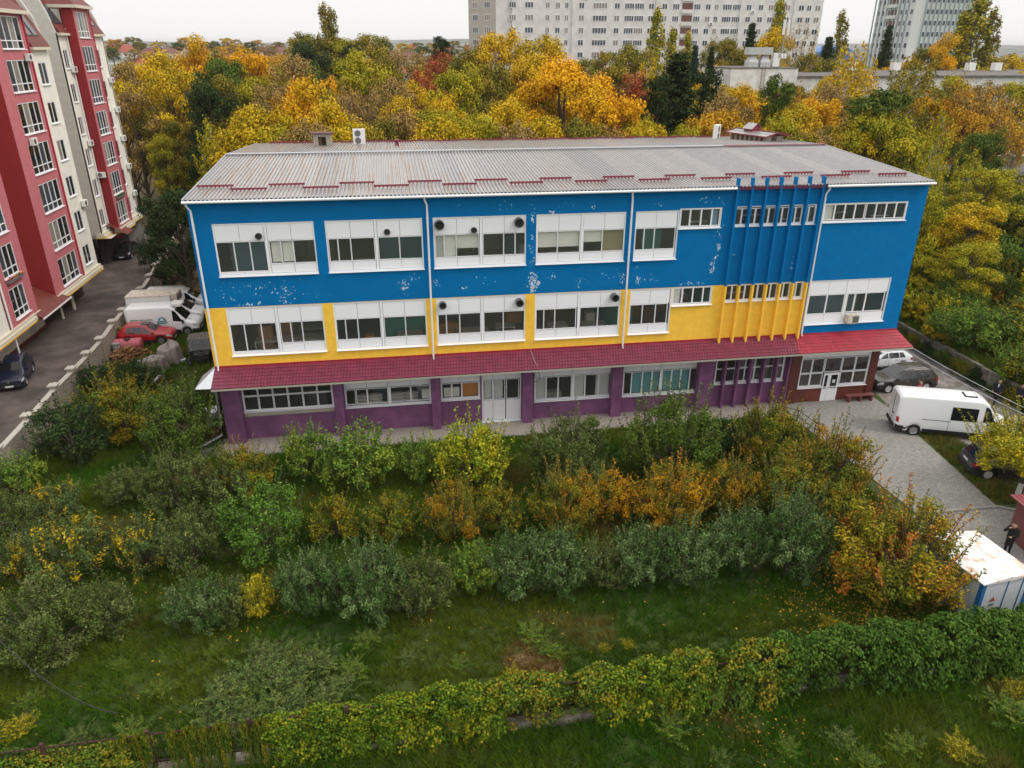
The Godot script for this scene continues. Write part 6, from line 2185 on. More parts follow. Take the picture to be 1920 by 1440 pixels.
	# bench at the entrance
	t = thing("bench", "dark red wooden bench against the entrance wall", "bench", Vector3(41.1, 0.02, 0.12), 0.0)
	for k in 3:
		pbox(t, "slat", Vector3(-1.05, 0.44, -0.2 + k * 0.14), Vector3(1.05, 0.48, -0.08 + k * 0.14), M.bench_paint)
	for x in [-0.85, 0.0, 0.85]:
		pbox(t, "leg", Vector3(x - 0.05, 0, -0.18), Vector3(x + 0.05, 0.44, 0.2), M.bench_paint)
	# railing by the path
	t = thing("railing", "thin dark metal railing along the top of the sett path", "railing")
	b = MB.new()
	var pts := [Vector3(34.4, 0, 1.9), Vector3(35.1, 0, 2.6), Vector3(35.3, 0, 4.4), Vector3(35.5, 0, 6.6)]
	for i in 4:
		part(t, "post", bm(0.05, 0.95, 0.05), M.fence_rust, pts[i] + Vector3(0, 0.48, 0))
	for y in [0.5, 0.93]:
		b = MB.new()
		b.tube([pts[0] + Vector3(0, y, 0), pts[1] + Vector3(0, y, 0), pts[2] + Vector3(0, y, 0), pts[3] + Vector3(0, y, 0)], [0.022, 0.022, 0.022, 0.022], 6)
		part(t, "rail", b.mesh(), M.fence_rust)
	kiosk()

func pbox_thing(called: String, label: String, cat: String, at: Vector3, size: Vector3, m: Material, turn: float, lean: float) -> void:
	var b := MB.new()
	b.box(Vector3.ZERO, size)
	b.box(Vector3(0, size.y * 0.5 - 0.01, 0), Vector3(size.x * 1.04, 0.02, size.z * 1.04))
	var o := single(called, b.mesh(), m, label, cat, at)
	o.rotation = Vector3(lean, turn, 0)

func kiosk() -> void:
	# corners from the photograph: roof at 2.45 m
	var a := on_ground(1480 + 700 / 2.57, 880 + 478 / 2.57, 2.35)
	var c := on_ground(1480 + 942 / 2.57, 880 + 548 / 2.57, 2.35)
	var t := thing("transformer_kiosk", "white steel transformer kiosk with blue corners and a rusty roof", "kiosk", Vector3(c.x, 0, c.z), 0.0)
	# local: x along the face toward the vine, z along the long side going away
	var ex := Vector3(0.985, 0, -0.09).normalized()
	t.rotation.y = -atan2(ex.z, ex.x)
	var w := 2.5
	var d := 3.0
	pbox(t, "wall", Vector3(0.02, 0.12, -d), Vector3(w, 2.3, -0.02), M.kiosk_white)
	pbox(t, "base", Vector3(-0.02, 0.0, -d - 0.02), Vector3(w + 0.02, 0.119, 0.0), M.concrete_dark)
	for q in [[0.0, -0.18], [w - 0.16, -0.18], [0.0, -d - 0.01], [w - 0.16, -d - 0.01]]:
		pbox(t, "corner_post", Vector3(q[0], 0.12, q[1]), Vector3(q[0] + 0.18, 2.3, q[1] + 0.19), M.kiosk_blue)
	for x in [1.28, 2.05]:
		pbox(t, "door_edge", Vector3(x, 0.14, -0.019), Vector3(x + 0.05, 2.28, 0.0), M.kiosk_blue)
	pbox(t, "top_rail", Vector3(-0.01, 2.2, -0.018), Vector3(w + 0.02, 2.3, 0.012), M.kiosk_blue)
	for z in [-0.85, -1.15]:
		pbox(t, "door_edge", Vector3(-0.005, 0.14, z), Vector3(0.021, 2.2, z + 0.05), M.kiosk_blue)
	for k in 5:
		pbox(t, "wall_rib", Vector3(0.0, 0.14, -1.5 - k * 0.34), Vector3(0.021, 2.2, -1.46 - k * 0.34), M.kiosk_white)
	pbox(t, "meter_box", Vector3(-0.2, 0.95, -1.1), Vector3(0.019, 1.45, -0.75), M.ac_white)
	var b := MB.new()
	b.boxmm(Vector3(-0.12, 2.301, -d - 0.12), Vector3(w + 0.12, 2.34, 0.1))
	b.prism([Vector3(-0.12, 2.341, 0.1), Vector3(w + 0.12, 2.341, 0.1), Vector3(w / 2, 2.5, 0.1)], Vector3(0, 0, -d - 0.22))
	part(t, "roof", b.mesh(), M.kiosk_roof)
	for q in [[0.72, 1.25, 0.004], [-0.001, 1.4, -1.75]]:
		b = MB.new()
		if q[0] > 0:
			b.prism([Vector3(q[0] - 0.13, q[1], q[2]), Vector3(q[0] + 0.13, q[1], q[2]), Vector3(q[0], q[1] + 0.24, q[2])], Vector3(0, 0, 0.006))
		else:
			b.prism([Vector3(q[0], q[1], q[2] - 0.13), Vector3(q[0], q[1], q[2] + 0.13), Vector3(q[0], q[1] + 0.24, q[2])], Vector3(-0.006, 0, 0))
		part(t, "warning_sign", b.mesh(), M.warning_red)
	pbox(t, "notice", Vector3(0.62, 1.02, -0.018), Vector3(0.84, 1.12, 0.006), M.metal_grey)
	# red-roofed shed at the edge of the yard
	t = thing("red_shed", "small shed with a ribbed dark red roof beyond the transformer kiosk", "shed", Vector3(39.3, 0, 16.9), -0.12)
	pbox(t, "wall", Vector3(0, 0, -1.2), Vector3(3.0, 2.1, 1.3), M.bench_paint)
	b = MB.new()
	for k in 16:
		b.box(Vector3(-0.25 + k * 0.22, 2.3 - 0.0, 0.1), Vector3(0.2, 0.05, 3.0))
		b.box(Vector3(-0.14 + k * 0.22, 2.33, 0.1), Vector3(0.05, 0.05, 3.0))
	part(t, "roof", b.mesh(), M.shed_red)
	t = thing("red_awning", "bright red sheet roof corner beside the whitewashed tree", "shed", Vector3(41.2, 0, 15.6), 0.1)
	b = MB.new()
	b.quad(Vector3(0, 2.0, 1.2), Vector3(2.6, 2.3, 1.2), Vector3(2.6, 2.6, -1.0), Vector3(0.0, 2.3, -1.0))
	b.quad(Vector3(0, 1.96, 1.2), Vector3(0.0, 2.26, -1.0), Vector3(2.6, 2.56, -1.0), Vector3(2.6, 2.26, 1.2))
	part(t, "roof", b.mesh(), M.red_tile)
	for q in [[0.2, 1.1], [2.4, 1.1], [0.2, -0.9], [2.4, -0.9]]:
		pbox(t, "post", Vector3(q[0] - 0.05, 0, q[1] - 0.05), Vector3(q[0] + 0.05, 2.1, q[1] + 0.05), M.bench_paint)

func small_things() -> void:
	# cables
	for q in [[Vector3(42.7, 4.3, 0.9), Vector3(41.6, 5.4, 16.2)], [Vector3(43.3, 4.35, 0.4), Vector3(42.4, 5.4, 16.6)]]:
		var pts := []
		var rad := []
		for i in 15:
			var f := i / 14.0
			var p: Vector3 = q[0].lerp(q[1], f)
			p.y -= 0.25 * 4.0 * f * (1.0 - f)
			pts.append(p)
			rad.append(0.02)
		var b := MB.new()
		b.tube(pts, rad, 5)
		single("overhead_cable", b.mesh(), M.cable_pale, "pale overhead cable running from the entrance canopy above the parked vehicles", "cable", Vector3.ZERO, "cables over the car park")
	var b := MB.new()
	var pts := []
	var rad := []
	for i in 15:
		var f := i / 14.0
		var p := Vector3(-6.6, 3.2, 17.8).lerp(Vector3(1.2, 5.2, 25.5), f)
		p.y -= 1.0 * 4.0 * f * (1.0 - f)
		pts.append(p)
		rad.append(0.02)
	b.tube(pts, rad, 5)
	single("overhead_cable", b.mesh(), M.cable, "thick dark cable hanging low across the orchard corner", "cable")
	for q in [[240, 928], [278, 940]]:
		var p := on_ground(q[0], q[1], 0.05)
		b = MB.new()
		b.box(Vector3.ZERO, Vector3(0.28, 0.02, 0.16))
		b.box(Vector3(0.05, 0.03, 0.02), Vector3(0.14, 0.05, 0.1))
		single("green_wrapper", b.mesh(), M.teal_plastic, "bright green scrap of plastic lying in the orchard grass", "scrap", p, "green scraps in the grass")

# surface of a body: bones are [a, b, ra, rb, colour]; smooth union by exponential sum, meshed as surface nets
func nets(mb: MB, bones: Array, cell: float, k: float) -> void:
	var lo := Vector3(1e9, 1e9, 1e9)
	var hi := -lo
	for q in bones:
		for e in 2:
			var rr: float = q[2 + e] + cell * 3.0
			lo = lo.min(q[e] - Vector3.ONE * rr)
			hi = hi.max(q[e] + Vector3.ONE * rr)
	var nx := int((hi.x - lo.x) / cell) + 2
	var ny := int((hi.y - lo.y) / cell) + 2
	var nz := int((hi.z - lo.z) / cell) + 2
	var sum := PackedFloat32Array()
	sum.resize(nx * ny * nz)
	var best := PackedFloat32Array()
	best.resize(nx * ny * nz)
	best.fill(-1.0)
	var who := PackedInt32Array()
	who.resize(nx * ny * nz)
	for bi in bones.size():
		var q: Array = bones[bi]
		var a: Vector3 = q[0]
		var b: Vector3 = q[1]
		var ra: float = q[2]
		var rb: float = q[3]
		var m := maxf(ra, rb) + 3.5 / k + cell * 2.0
		var i0 := ((a.min(b) - Vector3.ONE * m - lo) / cell).max(Vector3.ZERO)
		var i1 := ((a.max(b) + Vector3.ONE * m - lo) / cell)
		var d := b - a
		var dd := maxf(d.length_squared(), 1e-9)
		for z in range(int(i0.z), mini(int(i1.z) + 1, nz)):
			for y in range(int(i0.y), mini(int(i1.y) + 1, ny)):
				var row := (z * ny + y) * nx
				for x in range(int(i0.x), mini(int(i1.x) + 1, nx)):
					var p := lo + Vector3(x, y, z) * cell
					var t := clampf((p - a).dot(d) / dd, 0.0, 1.0)
					var dist := (p - a - d * t).length() - lerpf(ra, rb, t)
					var s := exp(-k * dist)
					sum[row + x] += s
					if s > best[row + x]:
						best[row + x] = s
						who[row + x] = bi
	var at := {}
	var base := mb.v.size()
	for z in nz - 1:
		for y in ny - 1:
			for x in nx - 1:
				var i := (z * ny + y) * nx + x
				var inside := 0
				var acc := Vector3.ZERO
				var n := 0
				var f := []
				for c in 8:
					var j := i + (c & 1) + ((c >> 1) & 1) * nx + ((c >> 2) & 1) * nx * ny
					f.append(sum[j] - 1.0)
					if sum[j] > 1.0:
						inside += 1
				if inside == 0 or inside == 8:
					continue
				for e in [[0, 1], [2, 3], [4, 5], [6, 7], [0, 2], [1, 3], [4, 6], [5, 7], [0, 4], [1, 5], [2, 6], [3, 7]]:
					var fa: float = f[e[0]]
					var fb: float = f[e[1]]
					if (fa > 0.0) == (fb > 0.0):
						continue
					# compare in distance terms
					var da := log(maxf(fa + 1.0, 1e-9))
					var db := log(maxf(fb + 1.0, 1e-9))
					var t := clampf(da / (da - db), 0.0, 1.0)
					var pa := Vector3(e[0] & 1, (e[0] >> 1) & 1, (e[0] >> 2) & 1)
					var pb := Vector3(e[1] & 1, (e[1] >> 1) & 1, (e[1] >> 2) & 1)
					acc += pa.lerp(pb, t)
					n += 1
				var g := Vector3((f[1] + f[3] + f[5] + f[7]) - (f[0] + f[2] + f[4] + f[6]), (f[2] + f[3] + f[6] + f[7]) - (f[0] + f[1] + f[4] + f[5]), (f[4] + f[5] + f[6] + f[7]) - (f[0] + f[1] + f[2] + f[3]))
				mb.col = bones[who[i]][4]
				at[i] = mb.vert(lo + (Vector3(x, y, z) + acc / n) * cell, -g.normalized())
	for i in at:
		var x: int = i % nx
		var y: int = (i / nx) % ny
		var z: int = i / (nx * ny)
		for ax in 3:
			var j: int = i + [1, nx, nx * ny][ax]
			if j >= sum.size() or (sum[i] > 1.0) == (sum[j] > 1.0):
				continue
			var u: int = [nx, nx * ny, 1][ax]
			var w: int = [nx * ny, 1, nx][ax]
			if not (at.has(i - u) and at.has(i - w) and at.has(i - u - w)):
				continue
			var p: int = at[i]
			var q: int = at[i - u]
			var r: int = at[i - u - w]
			var s: int = at[i - w]
			if sum[i] > 1.0:
				mb.ix.append_array(PackedInt32Array([p, r, q, p, s, r]))
			else:
				mb.ix.append_array(PackedInt32Array([p, q, r, p, r, s]))

func person(label: String, at: Vector3, turn: float, J: Dictionary, C: Dictionary) -> void:
	# joints: x to the person's left, y up, z forward
	var d := {"pelvis": Vector3(0, 0.97, 0), "waist": Vector3(0, 1.12, 0), "chest": Vector3(0, 1.36, 0.0), "neck": Vector3(0, 1.52, 0.01), "head": Vector3(0, 1.64, 0.03),
		"shl": Vector3(0.19, 1.45, 0), "shr": Vector3(-0.19, 1.45, 0), "ell": Vector3(0.26, 1.16, -0.02), "elr": Vector3(-0.26, 1.16, -0.02), "wrl": Vector3(0.27, 0.92, 0.07), "wrr": Vector3(-0.27, 0.92, 0.07),
		"hil": Vector3(0.09, 0.93, 0), "hir": Vector3(-0.09, 0.93, 0), "knl": Vector3(0.1, 0.5, 0.03), "knr": Vector3(-0.1, 0.5, 0.03), "anl": Vector3(0.1, 0.08, -0.02), "anr": Vector3(-0.1, 0.08, -0.02)}
	d.merge(J, true)
	var ja: Color = C.jacket
	var tr: Color = C.trousers
	var sk := Color(0.38, 0.21, 0.14)
	var hr: Color = C.hair
	var sh := Color(0.012, 0.011, 0.011)
	var bones := [
		[d.pelvis + Vector3(0.07, 0, 0), d.pelvis - Vector3(0.07, 0, 0), 0.115, 0.115, tr],
		[d.waist + Vector3(0.07, 0, 0), d.chest + Vector3(0.09, 0.0, 0), 0.115, 0.12, ja], [d.waist - Vector3(0.07, 0, 0), d.chest + Vector3(-0.09, 0, 0), 0.115, 0.12, ja],
		[d.pelvis + Vector3(0.06, 0.05, 0), d.waist + Vector3(0.06, 0, 0), 0.13, 0.12, ja], [d.pelvis + Vector3(-0.06, 0.05, 0), d.waist - Vector3(0.06, 0, 0), 0.13, 0.12, ja],
		[d.chest + Vector3(0, 0.06, 0.09), d.chest + Vector3(0, -0.08, 0.115), 0.025, 0.02, C.shirt],
		[d.shl * 0.98, d.shr * 0.98, 0.08, 0.08, ja], [d.chest + Vector3(0, 0.1, 0), d.neck, 0.075, 0.058, ja], [d.neck, d.head - Vector3(0, 0.05, 0.01), 0.055, 0.055, sk],
		[d.head + Vector3(0, 0.03, -0.015), d.head + Vector3(0, -0.045, 0.03), 0.092, 0.066, sk], [d.head + Vector3(0, 0.055, -0.035), d.head + Vector3(0, -0.02, -0.055), 0.088, 0.075, hr],
		[d.head + Vector3(0, 0.01, 0.095), d.head + Vector3(0, -0.015, 0.11), 0.012, 0.017, sk], [d.head + Vector3(0.088, 0.0, 0), d.head + Vector3(0.09, -0.03, 0), 0.02, 0.016, sk], [d.head + Vector3(-0.088, 0.0, 0), d.head + Vector3(-0.09, -0.03, 0), 0.02, 0.016, sk]]
	for s in ["l", "r"]:
		bones.append_array([[d["sh" + s], d["el" + s], 0.07, 0.055, ja], [d["el" + s], d["wr" + s], 0.055, 0.042, ja], [d["hi" + s], d["kn" + s], 0.1, 0.07, tr], [d["kn" + s], d["an" + s], 0.068, 0.05, tr]])
		var foot: Vector3 = (d["an" + s] - d["kn" + s]).cross(Vector3(1, 0, 0)).normalized()
		if foot.z < 0:
			foot = -foot
		foot.y = minf(foot.y, 0.0)
		bones.append([d["an" + s] + Vector3(0, -0.03, -0.03), d["an" + s] + Vector3(0, -0.035, 0) + Vector3(0, 0, 0.16), 0.05, 0.042, sh])
	var mb := MB.new()
	mb.use_c = true
	nets(mb, bones, 0.024, 42.0)
	# hands: palm, four fingers, thumb
	for s in ["l", "r"]:
		var w: Vector3 = d["wr" + s]
		var f: Vector3 = (w - d["el" + s]).normalized()
		var side := Vector3(0, 0, 1) if absf(f.z) < 0.7 else Vector3(1, 0, 0)
		var inward := f.cross(side).normalized()
		side = inward.cross(f).normalized()
		if (inward.x > 0) == (s == "l"):
			inward = -inward
		var hb := [[w - f * 0.02, w + f * 0.06, 0.03, 0.036, sk], [w + f * 0.05 + side * 0.018, w + f * 0.08 + side * 0.02, 0.022, 0.02, sk], [w + f * 0.05 - side * 0.018, w + f * 0.08 - side * 0.02, 0.022, 0.02, sk]]
		for i in 4:
			var o: Vector3 = w + f * 0.09 + side * (0.033 - 0.022 * i)
			var l: float = [0.042, 0.047, 0.044, 0.034][i]
			var m: Vector3 = o + (f * 0.9 + inward * 0.35) * l
			hb.append([o - f * 0.02, m, 0.0095, 0.009, sk])
			hb.append([m, m + (f * 0.5 + inward * 0.8) * l * 0.8, 0.009, 0.008, sk])
		var tb: Vector3 = w + f * 0.03 + side * 0.03
		hb.append([tb, tb + (f * 0.6 + side * 0.7) * 0.045, 0.013, 0.011, sk])
		hb.append([tb + (f * 0.6 + side * 0.7) * 0.045, tb + (f * 0.6 + side * 0.7) * 0.045 + (f * 0.9 + inward * 0.3) * 0.03, 0.011, 0.009, sk])
		nets(mb, hb, 0.007, 260.0)
	var o := thing("person", label, "person", at, turn)
	part(o, "body", mb.mesh(), M.figure)
	var b := MB.new()
	for x in [0.032, -0.032]:
		b.box(d.head + Vector3(x, 0.02, 0.088), Vector3(0.022, 0.012, 0.012))
	b.box(d.head + Vector3(0, -0.055, 0.092), Vector3(0.045, 0.008, 0.01))
	part(o, "eyes_and_mouth", b.mesh(), M.trim_black)

func people() -> void:
	var dark := Color(0.012, 0.014, 0.024)
	var black := Color(0.010, 0.010, 0.011)
	# striding man in a dark suit by the kerb
	person("person in a dark suit and open white shirt striding along the car park kerb", Vector3(50.2, 0.02, 1.9), -1.05, {
		"hil": Vector3(0.09, 0.93, 0.02), "knl": Vector3(0.1, 0.52, 0.24), "anl": Vector3(0.1, 0.08, 0.36), "knr": Vector3(-0.1, 0.5, -0.08), "anr": Vector3(-0.1, 0.1, -0.42),
		"ell": Vector3(0.27, 1.17, -0.1), "wrl": Vector3(0.25, 0.95, 0.04), "elr": Vector3(-0.28, 1.17, -0.06), "wrr": Vector3(-0.26, 0.94, 0.08)}, {"jacket": dark, "trousers": black, "hair": Color(0.03, 0.02, 0.015), "shirt": Color(0.6, 0.6, 0.62)})
	person("person in dark clothes standing behind the yellow-green tree, hands together", Vector3(51.1, 0.02, 2.9), -0.75, {
		"ell": Vector3(0.26, 1.17, 0.02), "wrl": Vector3(0.1, 1.06, 0.24), "elr": Vector3(-0.26, 1.17, 0.02), "wrr": Vector3(-0.1, 1.08, 0.24)}, {"jacket": dark, "trousers": dark, "hair": Color(0.2, 0.12, 0.08), "shirt": dark})
	person("person in black raising a hand to the face beside the transformer kiosk", Vector3(38.3, 0.02, 17.0), -1.2, {
		"elr": Vector3(-0.28, 1.24, 0.16), "wrr": Vector3(-0.1, 1.5, 0.26), "ell": Vector3(0.26, 1.18, 0.04), "wrl": Vector3(0.12, 1.12, 0.26), "head": Vector3(0, 1.63, 0.06)}, {"jacket": black, "trousers": black, "hair": Color(0.012, 0.01, 0.009), "shirt": black})
	person("person in red seen between the dark estate car and the long white van", Vector3(44.6, 0.02, 1.3), 0.6, {}, {"jacket": Color(0.35, 0.035, 0.03), "trousers": dark, "hair": Color(0.25, 0.13, 0.08), "shirt": Color(0.55, 0.4, 0.38)})

var PM := {}
const PAL := {
	"yellow": [Color(0.62, 0.40, 0.014), Color(0.54, 0.36, 0.014), Color(0.36, 0.28, 0.016)],
	"gold": [Color(0.74, 0.40, 0.010), Color(0.68, 0.34, 0.010), Color(0.56, 0.34, 0.012)],
	"yellowgreen": [Color(0.34, 0.30, 0.016), Color(0.22, 0.23, 0.016), Color(0.44, 0.35, 0.016)],
	"olive": [Color(0.21, 0.18, 0.022), Color(0.15, 0.145, 0.020), Color(0.28, 0.21, 0.022)],
	"green": [Color(0.081, 0.132, 0.018), Color(0.060, 0.103, 0.016), Color(0.115, 0.155, 0.021)],
	"dark": [Color(0.034, 0.058, 0.016), Color(0.042, 0.068, 0.018), Color(0.027, 0.048, 0.016)],
	"blue": [Color(0.034, 0.062, 0.046), Color(0.028, 0.052, 0.038)],
	"rust": [Color(0.46, 0.24, 0.02), Color(0.36, 0.2, 0.026), Color(0.54, 0.31, 0.018)],
	"red": [Color(0.36, 0.075, 0.028), Color(0.28, 0.085, 0.036), Color(0.42, 0.12, 0.026)],
	"tan": [Color(0.36, 0.235, 0.070), Color(0.28, 0.19, 0.065), Color(0.42, 0.27, 0.050)],
	"sage": [Color(0.066, 0.125, 0.03), Color(0.048, 0.098, 0.02), Color(0.125, 0.185, 0.062)],
	"greysage": [Color(0.082, 0.118, 0.026), Color(0.06, 0.092, 0.018), Color(0.13, 0.155, 0.045)],
	"lime": [Color(0.27, 0.30, 0.016), Color(0.18, 0.235, 0.016), Color(0.36, 0.33, 0.016)],
	"leafy": [Color(0.119, 0.206, 0.025), Color(0.175, 0.237, 0.025), Color(0.081, 0.156, 0.025)],
	"moss": [Color(0.085, 0.165, 0.022), Color(0.11, 0.20, 0.026), Color(0.065, 0.13, 0.02)],
	"orangemix": [Color(0.345, 0.178, 0.011), Color(0.241, 0.178, 0.014), Color(0.098, 0.121, 0.016), Color(0.144, 0.144, 0.016)],
	"orange": [Color(0.46, 0.215, 0.008), Color(0.34, 0.19, 0.010), Color(0.14, 0.13, 0.014), Color(0.20, 0.16, 0.012)],
	"olivemix": [Color(0.138, 0.150, 0.014), Color(0.090, 0.126, 0.014), Color(0.204, 0.180, 0.014), Color(0.264, 0.180, 0.012)],
	"cherry": [Color(0.28, 0.2, 0.012), Color(0.15, 0.155, 0.014), Color(0.34, 0.18, 0.014), Color(0.21, 0.19, 0.012), Color(0.4, 0.14, 0.02), Color(0.11, 0.13, 0.014)],
	"sageyellow": [Color(0.086, 0.132, 0.039), Color(0.103, 0.149, 0.046), Color(0.069, 0.109, 0.028), Color(0.437, 0.310, 0.014)],
	"juniper": [Color(0.103, 0.167, 0.039), Color(0.078, 0.132, 0.030), Color(0.149, 0.207, 0.046)],
	"vineyellow": [Color(0.12, 0.175, 0.012), Color(0.075, 0.13, 0.012), Color(0.21, 0.215, 0.012), Color(0.05, 0.095, 0.012), Color(0.09, 0.145, 0.012)],
	"vinegreen": [Color(0.051, 0.108, 0.015), Color(0.040, 0.081, 0.013), Color(0.083, 0.143, 0.020)],
	"vinemix": [Color(0.081, 0.138, 0.016), Color(0.121, 0.161, 0.016), Color(0.055, 0.098, 0.016), Color(0.218, 0.184, 0.016)],
}

func leaf(b: MB, p: Vector3, nn: Vector3, t: Vector3, l: float, w: float) -> void:
	var s := t.cross(nn)
	var k := b.v.size()
	var up := nn * (l * 0.12)
	b.v.append(p - t * (l * 0.5))
	b.v.append(p + s * (w * 0.5) + up)
	b.v.append(p + t * (l * 0.5))
	b.v.append(p - s * (w * 0.5) + up)
	for i in 4:
		b.n.append(nn)
		b.c.append(b.col)
	b.ix.append_array(PackedInt32Array([k, k + 2, k + 1, k, k + 3, k + 2]))

func rdir(r: RandomNumberGenerator) -> Vector3:
	return Vector3(r.randfn(), r.randfn(), r.randfn()).normalized()

func clump(b: MB, r: RandomNumberGenerator, c: Vector3, rad: Vector3, count: int, size: float, wid: float, cols: Array, hang := 0.0, up := 0.5, rough := 0.75, vary := 0.28) -> void:
	var main: Color = cols[r.randi() % cols.size()]
	for i in count:
		var d := rdir(r)
		var q := pow(r.randf(), 0.45)
		var p := c + d * rad * q
		var nn := (d * 0.6 + Vector3(0, up, 0) + rdir(r) * rough).normalized()
		var t := rdir(r)
		t.y -= hang
		t = (t - nn * t.dot(nn)).normalized()
		var k: Color = main if r.randf() < 0.72 else cols[r.randi() % cols.size()]
		var m := r.randf_range(1.0 - vary, 1.0 + vary)
		b.col = Color(k.r * m, k.g * m, k.b * m)
		var l := size * r.randf_range(0.7, 1.3)
		leaf(b, p, nn, t, l, l * wid)

func limb(b: MB, r: RandomNumberGenerator, a: Vector3, e: Vector3, r0: float, r1: float, seg := 5) -> void:
	var m := a.lerp(e, 0.5) + rdir(r) * a.distance_to(e) * 0.08
	b.tube([a, m, e], [r0, (r0 + r1) * 0.5, r1], seg, false)

# a broad crown of lobes on limbs; 14 m high, 5 m in radius
func broadleaf(seed_: int, cols: Array, dense := 1.3, size := 0.245) -> Dictionary:
	var r := RandomNumberGenerator.new()
	r.seed = seed_
	var b := MB.new()
	b.use_c = true
	var t := MB.new()
	var lobes := []
	t.tube([Vector3(0, -0.3, 0), Vector3(0.1, 2.5, 0), Vector3(0, 6.0, 0.1), Vector3(0.1, 11.0, 0)], [0.34, 0.26, 0.2, 0.06], 8, false)
	for i in 18:
		var a := TAU * i * 0.381966 * 1.0 + r.randf_range(-0.3, 0.3)
		var f := (i + 0.5) / 18.0
		var y := lerpf(4.2, 12.6, f) + r.randf_range(-0.5, 0.5)
		var rr := 5.0 * sqrt(clampf(1.0 - pow((y - 7.2) / 6.6, 2.0), 0.02, 1.0)) * r.randf_range(0.45, 0.8)
		lobes.append([Vector3(cos(a) * rr, y, sin(a) * rr), r.randf_range(1.0, 1.75)])
	lobes.append([Vector3(0.2, 12.2, 0), 1.5])
	for q in lobes:
		var c: Vector3 = q[0]
		limb(t, r, Vector3(0, clampf(c.y - 3.2, 2.2, 9.5), 0), c, 0.13, 0.04)
		var lc: Array = [cols[r.randi() % cols.size()], cols[r.randi() % cols.size()], cols[r.randi() % cols.size()]]
		var n := int(9 * dense * q[1] * q[1] / 2.6) + 4
		for k in n:
			var d := rdir(r)
			d.y = absf(d.y) * 0.8 + d.y * 0.2
			var p: Vector3 = c + d.normalized() * q[1] * r.randf_range(0.55, 1.0)
			clump(b, r, p, Vector3(0.85, 0.62, 0.85) * r.randf_range(0.75, 1.25), int(64 * dense), size, 0.66, lc, 0.0, 0.5, 0.5, 0.2)
			if k % 2 == 0:
				limb(t, r, c, p, 0.035, 0.01, 3)
	return {"crown": b.mesh(), "trunk": t.mesh(), "h": 13.9, "r": 5.0, "bark": M.bark}

# loose drooping crown (birch, willow): 14 m high, 3.4 m in radius
func drooping(seed_: int, cols: Array, bark: Material) -> Dictionary:
	var r := RandomNumberGenerator.new()
	r.seed = seed_
	var b := MB.new()
	b.use_c = true
	var t := MB.new()
	t.tube([Vector3(0, -0.3, 0), Vector3(0.1, 4, 0), Vector3(0, 9.0, 0.1), Vector3(0.05, 13.4, 0)], [0.24, 0.19, 0.11, 0.02], 7, false)
	for i in 44:
		var f := (i + 0.5) / 44.0
		var y := lerpf(3.4, 13.6, f)
		var a := i * 2.39996 + r.randf_range(-0.3, 0.3)
		var rr := 3.4 * pow(sin(PI * clampf(0.16 + 0.8 * f, 0.0, 1.0)), 0.8) * r.randf_range(0.45, 1.0)
		var e := Vector3(cos(a) * rr, y, sin(a) * rr)
		limb(t, r, Vector3(0, maxf(2.0, y - rr * 0.8), 0), e, 0.05, 0.012, 4)
		for k in 6:
			var p := e + Vector3(r.randfn() * 0.35, -0.42 * k + 0.35, r.randfn() * 0.35)
			clump(b, r, p, Vector3(0.42, 0.5, 0.42), 20, 0.26, 0.6, cols, 0.9, 0.3)
	return {"crown": b.mesh(), "trunk": t.mesh(), "h": 14.0, "r": 3.4, "bark": bark}

# columnar poplar: 16 m high, 1.7 m in radius
func columnar(seed_: int, cols: Array) -> Dictionary:
	var r := RandomNumberGenerator.new()
	r.seed = seed_
	var b := MB.new()
	b.use_c = true
	var t := MB.new()
	t.tube([Vector3(0, -0.3, 0), Vector3(0, 8, 0), Vector3(0, 15.5, 0)], [0.25, 0.16, 0.02], 7, false)
	for i in 105:
		var f := r.randf()
		var y := lerpf(1.6, 16.0, f)
		var rr := 1.7 * pow(sin(PI * clampf(0.12 + 0.86 * f, 0.0, 1.0)), 0.7) * sqrt(r.randf())
		var a := r.randf() * TAU
		var e := Vector3(cos(a) * rr, y, sin(a) * rr)
		if i % 3 == 0:
			limb(t, r, Vector3(0, maxf(1.0, y - 2.5), 0), e, 0.05, 0.01, 4)
		clump(b, r, e, Vector3(0.42, 0.85, 0.42), 46, 0.28, 0.66, cols)
	return {"crown": b.mesh(), "trunk": t.mesh(), "h": 16.4, "r": 1.9, "bark": M.bark_grey}

# spruce: 14 m high, 2.8 m in radius
func spruce(seed_: int, cols: Array) -> Dictionary:
	var r := RandomNumberGenerator.new()
	r.seed = seed_
	var b := MB.new()
	b.use_c = true
	var t := MB.new()
	t.tube([Vector3(0, -0.3, 0), Vector3(0, 7, 0), Vector3(0, 14, 0)], [0.24, 0.15, 0.02], 7, false)
	var y := 1.4
	while y < 13.8:
		var rr := 2.8 * pow(1.0 - (y - 1.0) / 13.2, 0.85) + 0.12
		var n := int(clampf(rr * 4.5, 5, 12))
		for k in n:
			var a := TAU * (k + r.randf() * 0.6) / n + y
			var l := rr * r.randf_range(0.75, 1.1)
			var d := Vector3(cos(a), r.randf_range(-0.32, 0.05), sin(a))
			b.col = cols[0]
			limb(t, r, Vector3(0, y, 0), Vector3(0, y, 0) + d * l * 0.9, 0.03, 0.008, 3)
			var steps := int(l / 0.22) + 2
			for s in steps:
				var p := Vector3(0, y, 0) + d * l * (float(s) + 0.6) / steps
				clump(b, r, p, Vector3(0.34, 0.2, 0.34), 13, 0.34, 0.34, cols, 0.35, 0.5)
		y += 0.36
	return {"crown": b.mesh(), "trunk": t.mesh(), "h": 14.0, "r": 2.8, "bark": M.bark}

